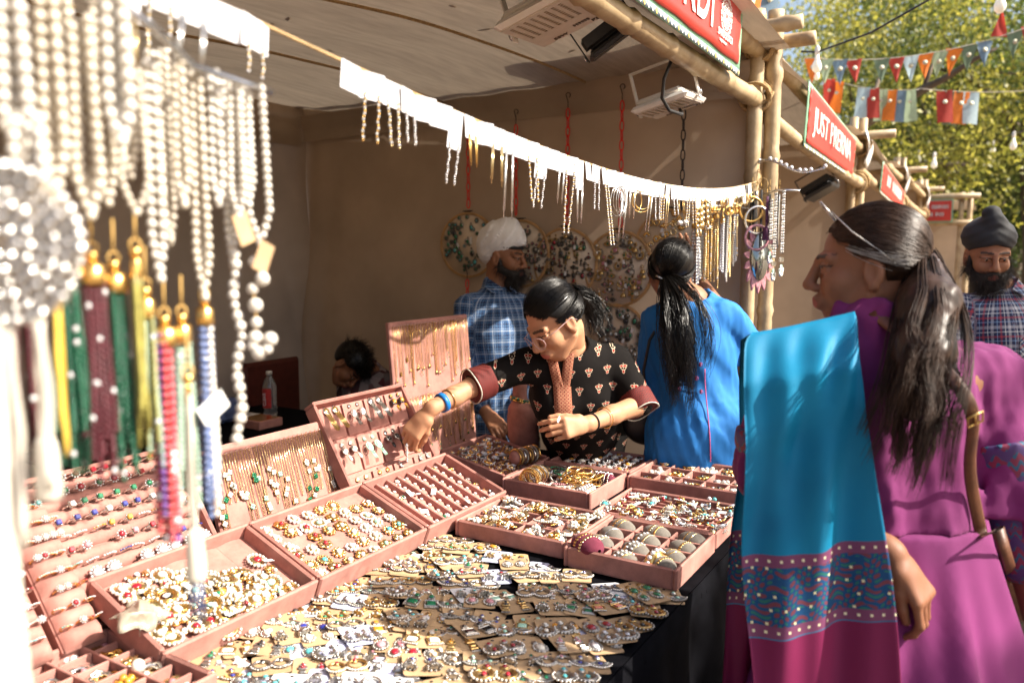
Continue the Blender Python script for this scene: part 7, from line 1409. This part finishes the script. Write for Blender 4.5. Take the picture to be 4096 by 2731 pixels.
# ================================================================ woman in blue, seen from behind
def woman_blue():
    t = thing('person', 'woman in bright blue dress with a long black ponytail, back turned, facing the wall', 'person'); D_ = 3.06; s = .98; FW = -TOC
    hc = pv(1540, 622, D_); f = FW * .93 + RGT * .30 + UP * .02; bf = FW * .98 - RGT * .1; h_ = hc
    J = dict(neck=pv(1588, 690, D_ - .01), sl=pv(1506, 735, D_ + .05), sr=pv(1672, 722, D_ - .02), chest=pv(1592, 800, D_), waist=pv(1598, 905, D_ + .02), hip=pv(1600, 1000, D_ + .03), el=pv(1492, 880, D_ + .08), wl=pv(1505, 930, D_ + .28), er=pv(1722, 800, D_ + .05), wr=pv(1592, 625, D_ + .28)); J['base'] = pv(1600, 1000, D_ + .06) * A_(1, 1, 0); stand(J, bf)
    S_ = SDF(); torso(S_, J, 0, bf); S_.cap(J['neck'], hc - UP * .06, .050, .050, .03); [S_.cap(J['e' + q], J['w' + q], .038, .026, .02) for q in 'lr']; shoes(S_, J, bf); body = S_.surf(.012)
    H = SDF(); W, Rm = head(H, hc, f, (.15, -.2, 1), s); H.cap(W(-.03, 0, -.05), J['neck'], .048, .052, .03); Hs = []
    for q, sg, d in (('l', True, J['wl'] - J['el']), ('r', False, UP * 1.0 - RGT * .25)): a = SDF(); hand(a, J['w' + q], d, TOC, [(12, 10, 8)] + [(12, 14, 10)] * 4, 6, (35, 10), .95, sg); Hs.append(a.surf(.0045))
    me, P = person_mesh([body, H.surf(.0045)] + Hs, 'skin_mid'); attr(me, 'tint', tints(P, W, Rm, hc, s)); ob('body', me, t); eyes(W, Rm, s, t)
    G = SDF(); torso(G, J, .016, bf, legs=False, arms=False, k=.06); [G.cap(J['s' + q], J['e' + q], .060, .056, .04) for q in 'lr']; [G.cap(J['e' + q], J['e' + q] + (J['w' + q] - J['e' + q]) * .35, .055, .048, .03) for q in 'lr']; G.cap(J['hip'] + UP * .02, J['base'] + UP * .40, .165, .235, .09, n=bf, fl=.82); nk = J['neck'] + UP * .045
    G_w = lambda X: wr3(X * A_(1, 1, .5), 16, .006, 31) + wr3(X * A_(1, 1, .4), 50, .003, 32) + wr3(X, 80, .001, 33) - .0035 * np.exp(-((X[:, 2] - J['waist'][2] + .005) / .004) ** 2)
    garment('blue_dress', G, .009, 'blue_cotton', t, None, G_w, lambda X: np.maximum(.066 - np.linalg.norm(X - (nk + TOC * .012), axis=1), J['base'][2] + .42 - X[:, 2]))
    mat('piping_pink', (.45, .08, .20), .6); k = 20; X = np.array([pv(1676 + 14 * i / (k - 1), 880 + 240 * i / (k - 1), 2.6) for i in range(k)]); X = G.drop(X, FW, 50) + TOC * .009; m = MB(); m.tube([Vector(p) for p in X], .0022, 0, 5); ob('side_piping', m.mesh('side_piping', 'piping_pink'), t)
    for u, v in ((1630, 867), (1664, 868), (1612, 935), (1668, 940), (1655, 905)):
        X = G.drop(np.array([pv(u, v, 2.6)]), FW, 50)[0] + TOC * .006; m = MB(); m.bead(X, .006, 0, 7, 4, (.8, .8, 1.3)); m.torus(.008, .001, 0, 10, 4, c=tuple(X + TOC * .002), M=None, ax='x'); ob('paisley_motif', m.mesh('paisley_motif', 'piping_pink'), t)
    P_ = SDF(); [P_.cap(J['hip'], J['k' + q], .085, .06, .03) and P_.cap(J['k' + q], J['f' + q], .06, .045, .03) for q in 'lr']; garment('leggings', P_, .014, 'trousers', t, None, None, lambda X: .05 - X[:, 2])
    haircap(W, Rm, hc, s, [(-.13, -.075), (-.035, -.060), (-.02, .028), (.03, .026), (.055, .052), (.09, .072)], .010, .0055, 'hair', t)
    tie = A_(-.108, .0, -.035); st_ = np.array([(.078, y, .070 - .9 * abs(y) ** 1.3) for y in np.linspace(-.06, .06, 20)] + [(.03 - i * .012, sg * .078, .028 - .006 * i) for i in range(5) for sg in (-1, 1)] + [(-.02, y, .125) for y in np.linspace(-.05, .05, 12)] + [(.02, sg * .07, .06) for sg in (-1, 1)])
    strands('hair', scalp_strands(W, st_, tie, 1700, 12, (.011, .016)), .0012, 'hair', t, False); strands('stray_hair', scalp_strands(W, st_, tie, 70, 12, (.016, .03), jit=.1), .0004, 'hair', t); o = W(*tie); n_ = 900
    cl = rng.normal(0, 1, (34, 3)); sg = cl[rng.integers(0, 34, n_)] + rng.normal(0, .22, (n_, 3)); a = o + sg * .010; e = pv(1556, 885, D_ - .16) + sg * [.036, .036, .05] + UP * rng.uniform(-.02, .06, (n_, 1)); b = pv(1552, 715, D_ - .17) + sg * .042; c = pv(1556, 800, D_ - .17) + sg * .050; tt = np.linspace(0, 1, 14); PP = np.stack([bez(a[i], b[i], c[i], e[i], tt) for i in range(n_)]); ww = np.linspace(0, 1, 14)[None, :, None]; PP += .009 * ww * np.sin(ww * rng.uniform(8, 18, (n_, 1, 1)) + rng.uniform(0, 6, (n_, 1, 3)))
    strands('ponytail', PP, .0013, 'hair', t); core = SDF(); core.chain([o, pv(1551, 715, D_ - .16), pv(1555, 800, D_ - .16), pv(1557, 860, D_ - .15)], [.018, .036, .036, .016], .02); garment('ponytail_core', core, .007, 'hair', t)
    m = MB(); m.tube([Vector(W(-.118, y, -.030 + y * .25)) for y in np.linspace(-.036, .036, 8)], .0045, 0, 6, flat=.6); ob('hair_clip', m.mesh('hair_clip', 'silver'), t)
    bg = SDF(); bg.ell(pv(1490, 965, D_ + .12), A_(.05, .11, .10), rot_to(bf), .03); P, Q = bg.surf(.01); b_ = ob('shoulder_bag', npmesh('shoulder_bag', P, Q, 'black_plastic'), None, None, 'black shoulder bag at the hip of the woman in blue', 'bag'); m = MB(); m.tube([pv(1486, 920, D_ + .06), pv(1478, 850, D_ + .0), pv(1492, 780, D_ - .03), pv(1530, 718, D_ - .02)], .006, 0, 5); ob('strap', m.mesh('strap', 'black_plastic'), b_)
woman_blue()

# ================================================================ woman in purple with teal shawl
def woman_purple():
    t = thing('person', 'woman in purple kurta with teal shawl and brown hair, back turned, looking at the stall', 'person'); D_ = 1.62; s = 1.0; FW = -TOC; LFT = -RGT
    hc = pv(1992, 618, D_ + .0); f = LFT * .92 + FW * .36 + UP * -.05; bf = FW * .95 + LFT * .25
    J = dict(neck=pv(2035, 752, D_ + .0), sl=pv(1818, 858, D_ - .0), sr=pv(2255, 872, D_ + .06), chest=pv(2045, 950, D_ + .02), waist=pv(2065, 1165, D_ + .02), hip=pv(2075, 1380, D_ + .02), el=pv(1765, 1080, D_ + .03), wl=pv(2050, 1268, D_ - .135), er=pv(2330, 1170, D_ + .03), wr=pv(2385, 1420, D_ + .06)); J['base'] = J['hip'] * A_(1, 1, 0); stand(J, bf)
    S_ = SDF(); torso(S_, J, .015, bf); S_.cap(J['neck'], hc - UP * .06, .056, .054, .03); shoes(S_, J, bf); body = S_.surf(.011)
    H = SDF(); W, Rm = head(H, hc, f, (0, 0, 1), s, jaw=1.08); H.cap(W(-.03, 0, -.05), J['neck'], .054, .060, .03)
    A1 = SDF(); A1.chain([J['el'], J['wl'] + (J['el'] - J['wl']) * .4, J['wl']], [.038, .031, .0225], .02); d = pv(2150, 1415, D_ - .17) - J['wl']; hand(A1, J['wl'] + d / np.linalg.norm(d) * .012, d, TOC * .75 + RGT * .55 + UP * .3, [(8, 18, 14), (26, 40, 24), (32, 46, 28), (38, 50, 30), (42, 50, 30)], 5, (12, 30), .95, True)
    A2 = SDF(); A2.chain([J['er'], J['wr']], [.042, .029], .02); hand(A2, J['wr'], J['wr'] - J['er'], RGT * .9 + TOC * .3, [(10, 10, 10)] + [(20, 25, 15)] * 4, 5, (20, 20), 1.0, False)
    me, P = person_mesh([body, H.surf(.0034), A1.surf(.0034), A2.surf(.0045)], 'skin_deep'); attr(me, 'tint', tints(P, W, Rm, hc, s, (.28, .07, .06))); ob('body', me, t); eyes(W, Rm, s, t)
    nk = J['neck'] + UP * .03; wz = J['waist'][2]; side = J['sl'] - J['sr']; side /= np.linalg.norm(side)
    G = SDF(); torso(G, J, .040, bf, legs=False, arms=False, k=.06, sh=.022); [G.cap(J['s' + q] - UP * (.02 if q == 'l' else 0), J['e' + q], .066, .066, .06) for q in 'lr']
    garment('purple_kurta', G, .0075, 'purple_silk', t, None, lambda X: wr3(X * A_(1, 1, .6), 13, .0085, 41) + wr3(X * A_(1, 1, .3), 45, .0038, 42) + wr3(X, 70, .0012, 43), lambda X: np.maximum(.072 - np.linalg.norm(X - (nk + UP * .03), axis=1), np.where(np.abs((X - J['waist']) @ side) < .22, wz - .012 - X[:, 2], -1)))
    Sk = SDF(); Sk.cap(J['waist'] - UP * .0, J['base'] + UP * .30, .165, .40, .06, n=bf, fl=.85); side = J['sl'] - J['sr']; side /= np.linalg.norm(side)
    def pleat(X): a = np.arctan2((X - J['waist']) @ side, (X - J['waist']) @ bf); h = np.clip((wz - X[:, 2]) / .4, 0, 1.5); return .016 * h * (np.sin(a * 9 + 1) + .6 * np.sin(a * 17 + 2 + X[:, 2] * 5)) - .003 * (1 - h)
    garment('kurta_skirt', Sk, .010, 'purple_silk', t, None, pleat, lambda X: np.maximum(J['base'][2] + .34 - X[:, 2], X[:, 2] - wz + .010))
    for q in 'lr':
        C = SDF(); a, b = J['s' + q], J['e' + q]; d = (b - a) / np.linalg.norm(b - a); C.cap(a + d * (.10 if q == 'r' else .14), b + (J['w' + q] - b) * .35, .0815, .070, .02); ax0 = a + d * .13; garment('woven_sleeve', C, .0075, 'woven_sleeve', t, [(a, b, .062, TOC), (b, J['w' + q], .06, TOC)], lambda X: wr3(X, 26, .0022, 44), lambda X, a=ax0, d=d: -((X - a) @ d))
    P_ = SDF(); [P_.cap(J['hip'], J['k' + q], .09, .07, .03) and P_.cap(J['k' + q], J['f' + q], .07, .05, .03) for q in 'lr']; garment('leggings', P_, .016, 'red_pants', t, None, None, lambda X: .05 - X[:, 2])
    # hair: brown, grey at the temple, clipped behind and falling down the back
    mat('hair_grey', (.30, .28, .26), .4, 0, var=.3)
    haircap(W, Rm, hc, s, [(-.13, -.085), (-.035, -.065), (-.024, .040), (.02, .040), (.045, .060), (.06, .080), (.09, .096)], .006, .0045, 'hair_brown', t)
    tie = A_(-.108, 0, .010); st_ = np.array([(.062, y, .092 - .9 * abs(y) ** 1.3) for y in np.linspace(-.06, .06, 24)] + [(.03 - i * .012, sg * .074, .044 - .004 * i) for i in range(5) for sg in (-1, 1)] + [(.03, y, .115) for y in np.linspace(-.06, .06, 12)])
    strands('hair', scalp_strands(W, st_, tie, 2600, 12, (.006, .010), jit=.05), .0008, 'hair_brown', t, False)
    g_ = np.array([(.044 - i * .010, .072, .046 - .003 * i) for i in range(5)]); strands('grey_hair', scalp_strands(W, g_, tie, 60, 10, (.009, .012), jit=.03)[:, :5], .0006, 'hair_grey', t, False)
    o = W(*tie); n_ = 1500; cl = rng.normal(0, 1, (46, 3)); ci = rng.integers(0, 46, n_); sg = cl[ci] + rng.normal(0, .2, (n_, 3)); a = o + sg * .012; b = pv(2145, 690, D_ - .12) + sg * .026; c = pv(2110, 850, D_ - .24) + sg * .030; L = np.clip(rng.uniform(0, 1, 46)[ci][:, None] + rng.normal(0, .05, (n_, 1)), 0, 1); e = pv(2050, 1060, D_ - .235) * L + pv(2150, 880, D_ - .24) * (1 - L) + sg * .03; tt = np.linspace(0, 1, 18); PP = np.stack([bez(a[i], b[i], c[i], e[i], tt) for i in range(n_)]); ww = np.linspace(0, 1, 18)[None, :, None]; PP += .010 * ww * np.sin(ww * (9 + 5 * np.sin(ci * 1.7))[:, None, None] + (ci * 2.1)[:, None, None] + np.array([0, 2, 4]) + rng.normal(0, .2, (n_, 1, 3)))
    strands('long_hair', PP, .0010, 'hair_brown', t); core = SDF(); core.chain([o, pv(2135, 700, D_ - .12), pv(2115, 820, D_ - .18), pv(2085, 940, D_ - .20)], [.022, .052, .048, .02], .03); garment('hair_core', core, .006, 'hair_brown', t, None, lambda X: wr3(X, 70, .002, 51))
    m = MB(); [m.bead(Vector(W(-.125 + .004 * math.sin(i), -.034 + i * .0085, .004 + .006 * math.cos(i * 1.7))), .0065, i % 2, 7, 5) for i in range(9)]; m.tube([Vector(W(-.122, y, .0)) for y in np.linspace(-.038, .04, 6)], .006, 0, 6); ob('hair_clip', m.mesh('hair_clip', ['onyx', 'crystal']), t)
    m = MB()                                                # glasses pushed up on the head
    for y in (-1, 1): m.tube([W(.074 + .014 * math.sin(a), y * .032 + .025 * math.cos(a), .122 + .019 * math.sin(a)) for a in [2 * PI * i / 20 for i in range(20)]], .0016, 0, 5, closed=True); m.tube([W(.068, y * .058, .118), W(.03, y * .083, .075), W(-.02, y * .088, .035), W(-.045, y * .084, .010)], .0015, 0, 5)
    ob('glasses', m.mesh('glasses', 'silver'), t)
    # bag strap across the back
    X = np.array([pv(2000 + 330 * q ** 1.0 - 90 * q * q, 715 + 360 * q + 120 * q * q, 1.1) for q in np.linspace(0, 1.05, 30)]); X = G.drop(X, X - A_(0, 0, EYE), 60); X = X[np.linalg.norm(X - J['chest'], axis=1) < .6] + TOC * .009; X = X + TOC * (.135 * np.exp(-((np.linspace(0, 1.05, len(X)) - .40) / .30) ** 2) * np.clip(np.linspace(0, 1.05, len(X)) * 8, .1, 1))[:, None]; X = np.concatenate([X, [pv(2292, 1215, D_ - .16), pv(2318, 1300, D_ - .02), pv(2328, 1330, D_ + .10)]]); m = MB(); m.tube([Vector(p) for p in X], .0125, 0, 8, flat=.3)
    m2 = MB(); kb = len(X) * 13 // 30; q = X[kb]; dr = Vector(X[kb + 2] - X[kb - 1]).normalized(); z = Vector(TOC); y = z.cross(dr); Mx = Matrix((dr, y, dr.cross(y))).transposed().to_4x4(); Mx.translation = Vector(q) + z * .007; m2.tube([Mx @ Vector(p) for p in ((-.012, -.016, 0), (.012, -.016, 0), (.012, .016, 0), (-.012, .016, 0))], .0022, 0, 6, closed=True); m2.tube([Mx @ Vector(p) for p in ((-.012, 0, 0), (.013, 0, .002))], .0016, 0, 5)
    sb = thing('shoulder_bag', 'brown leather bag strap with brass buckle across the purple back', 'bag'); ob('strap', m.mesh('strap', 'leather'), sb); ob('buckle', m2.mesh('buckle', 'brass'), sb); bg = SDF(); bg.ell(pv(2330, 1330, D_ + .18), A_(.05, .11, .10), rot_to(bf), .03); ob('pouch', npmesh('pouch', *bg.surf(.012), 'leather'), sb)
    # shawl: hangs over the left shoulder, long end down the back
    nu, nv = 44, 120
    def sp(a, v):                                           # a across (0 outer edge .. 1 neck side), v metres along, 0 at shoulder top
        fan = math.atan2(1.08 - a, abs(v) * 2.2 + .12); fold_ = .013 * math.sin(fan * 13 + 1.0) * (.35 + min(1, abs(v) * 2)) + .005 * math.sin(a * 21 + v * 6) + .003 * math.sin(v * 40 + a * 3) * max(0, 1 - abs(abs(v) - .2) * 9)
        if v >= 0:
            y = v / .72; zt = (762 - 48 * a ** 1.2); V_ = zt + 1215 * v; L_ = 1700 + 24 * y + 7 * math.sin(y * 7 + 1) + 22 * math.exp(-v / .012); R_ = 1962 + 95 * y ** .75 - 8 * math.sin(y * 6); k = min(1, v / .10); p = pv(L_ + (R_ - L_) * a, V_, D_ - .075 - .05 * k - .05 * a * k - .02 * min(1, y))
        else:
            w_ = -v; y = w_ / .75; zt = (762 - 55 * a ** 1.2); k = min(1, w_ / .10); L_ = 1700 - 75 * max(0, y - .35); R_ = 1962 - 130 * y; p = pv(L_ + (R_ - L_) * a, zt + 1080 * w_, D_ - .075 + .17 * k + .02 * y)
        return p + TOC * fold_ * min(1, abs(v) / .06 + .15)
    vv = np.concatenate([np.linspace(-.80, 0, 50)[:-1], np.linspace(0, .74, 72)]); Pn = np.array([[sp(i / nu, v) for i in range(nu + 1)] for v in vv]); nr, nc = Pn.shape[:2]; du, dv = np.gradient(Pn, axis=1), np.gradient(Pn, axis=0); nn = np.cross(du, dv); nn /= np.linalg.norm(nn, axis=2, keepdims=True) + 1e-9
    Va = np.concatenate([Pn.reshape(-1, 3), (Pn + nn * .0018).reshape(-1, 3)]); I = np.arange(nr * nc).reshape(nr, nc); q1 = np.stack([I[:-1, :-1], I[1:, :-1], I[1:, 1:], I[:-1, 1:]], -1).reshape(-1, 4); K = nr * nc; rimq = [np.stack([I[:-1, c], I[1:, c], I[1:, c] + K, I[:-1, c] + K], -1) for c in (0, -1)]
    me = npmesh('shawl', Va, np.concatenate([q1, q1[:, ::-1] + K] + rimq), 'shawl'); uv = np.zeros((K, 3)); uv[:, 0] = np.tile(np.linspace(0, .27, nc), nr); uv[:, 1] = np.repeat(np.abs(vv) * 1.0, nc); attr(me, 'guv', np.concatenate([uv, uv])); ob('shawl', me, t)
woman_purple()

# ================================================================ boy crouching in the back corner
def boy():
    t = thing('person', 'dark haired boy in printed shirt sitting with head bowed in the back corner', 'person'); D_ = 4.15
    hc = pv(800, 838, D_); f = RGT * .35 + TOC * .3 + UP * -.75; bf = RGT * .5 + TOC * .6
    bf /= np.linalg.norm(bf); J = dict(neck=pv(842, 850, D_ + .1), sl=pv(905, 885, D_ + .05), sr=pv(800, 890, D_ + .12), chest=pv(855, 910, D_ + .12), waist=pv(870, 990, D_ + .2), hip=pv(880, 1040, D_ + .22), el=pv(905, 990, D_ - .05), wl=pv(850, 1000, D_ - .2), er=pv(800, 990, D_ - .02), wr=pv(815, 1010, D_ - .2))
    J['hip'][2] = .52
    S_ = SDF(); torso(S_, J, 0, bf, legs=False); S_.cap(J['neck'], hc, .05, .05, .03); [S_.cap(J['e' + q], J['w' + q], .036, .026, .02) for q in 'lr']; sd = np.cross(UP, bf)
    for y in (-1, 1): kn = J['hip'] + bf * .38 + sd * .1 * y; S_.cap(J['hip'] + sd * .08 * y, kn, .075, .055, .03); ft = kn * A_(1, 1, 0) - bf * .05 + UP * .04; S_.cap(kn, ft, .053, .035, .03); S_.cap(ft, ft + bf * .14, .035, .025, .02)
    H = SDF(); W, Rm = head(H, hc, f, (.2, .2, 1), .95); Hs = []
    for q, sg in (('l', True), ('r', False)): a = SDF(); hand(a, J['w' + q], J['w' + q] - J['e' + q], UP, [(15, 10, 10)] + [(25, 30, 15)] * 4, 4, (25, 20), .9, sg); Hs.append(a.surf(.005))
    me, P = person_mesh([S_.surf(.013), H.surf(.0055)] + Hs, 'skin_mid'); attr(me, 'tint', tints(P, W, Rm, hc, .95)); ob('body', me, t); eyes(W, Rm, .95, t); haircap(W, Rm, hc, .95, [(-.13, -.05), (-.035, -.03), (-.02, .03), (.03, .028), (.055, .05), (.09, .06)], .018, .007, 'hair', t)
    n_ = 900; d = rng.normal(0, 1, (n_, 3)); d[:, 2] = np.abs(d[:, 2]) * .8 + .1; d /= np.linalg.norm(d, axis=1, keepdims=True); P0 = np.array([W(*(A_(-.014, 0, .038) + q * A_(.108, .09, .10))) for q in d]); dd = d @ Rm.T * .5 + Rm[:, 0] * .5 + rng.normal(0, .3, (n_, 3)); strands('hair', fuzzy(P0, dd / np.linalg.norm(dd, axis=1, keepdims=True), rng.uniform(.02, .05, n_), 5, .004), .0012, 'hair', t)
    G = SDF(); torso(G, J, .018, bf, legs=False, arms=False); [G.cap(J['s' + q], J['e' + q], .06, .056, .03) for q in 'lr']; garment('printed_shirt', G, .012, 'boy_print', t, None, lambda X: wr3(X, 18, .002, 61), lambda X: .06 - np.linalg.norm(X - (J['neck'] + UP * .03 + bf * .03), axis=1))
    P_ = SDF()
    for y in (-1, 1): kn = J['hip'] + bf * .38 + sd * .1 * y; ft = kn * A_(1, 1, 0) - bf * .05 + UP * .06; P_.cap(J['hip'] + sd * .08 * y, kn, .09, .07, .03); P_.cap(kn, ft, .068, .05, .03)
    garment('trousers', P_, .014, 'trousers', t)
    m = MB(); p = J['hip']; m.box((p[0] - .17, p[1] - .17, 0), (p[0] + .17, p[1] + .17, .42), bev=.02); ob('stool', m.mesh('stool', 'chair_red'), None, None, 'low dark box stool under the crouching boy', 'stool')
boy()
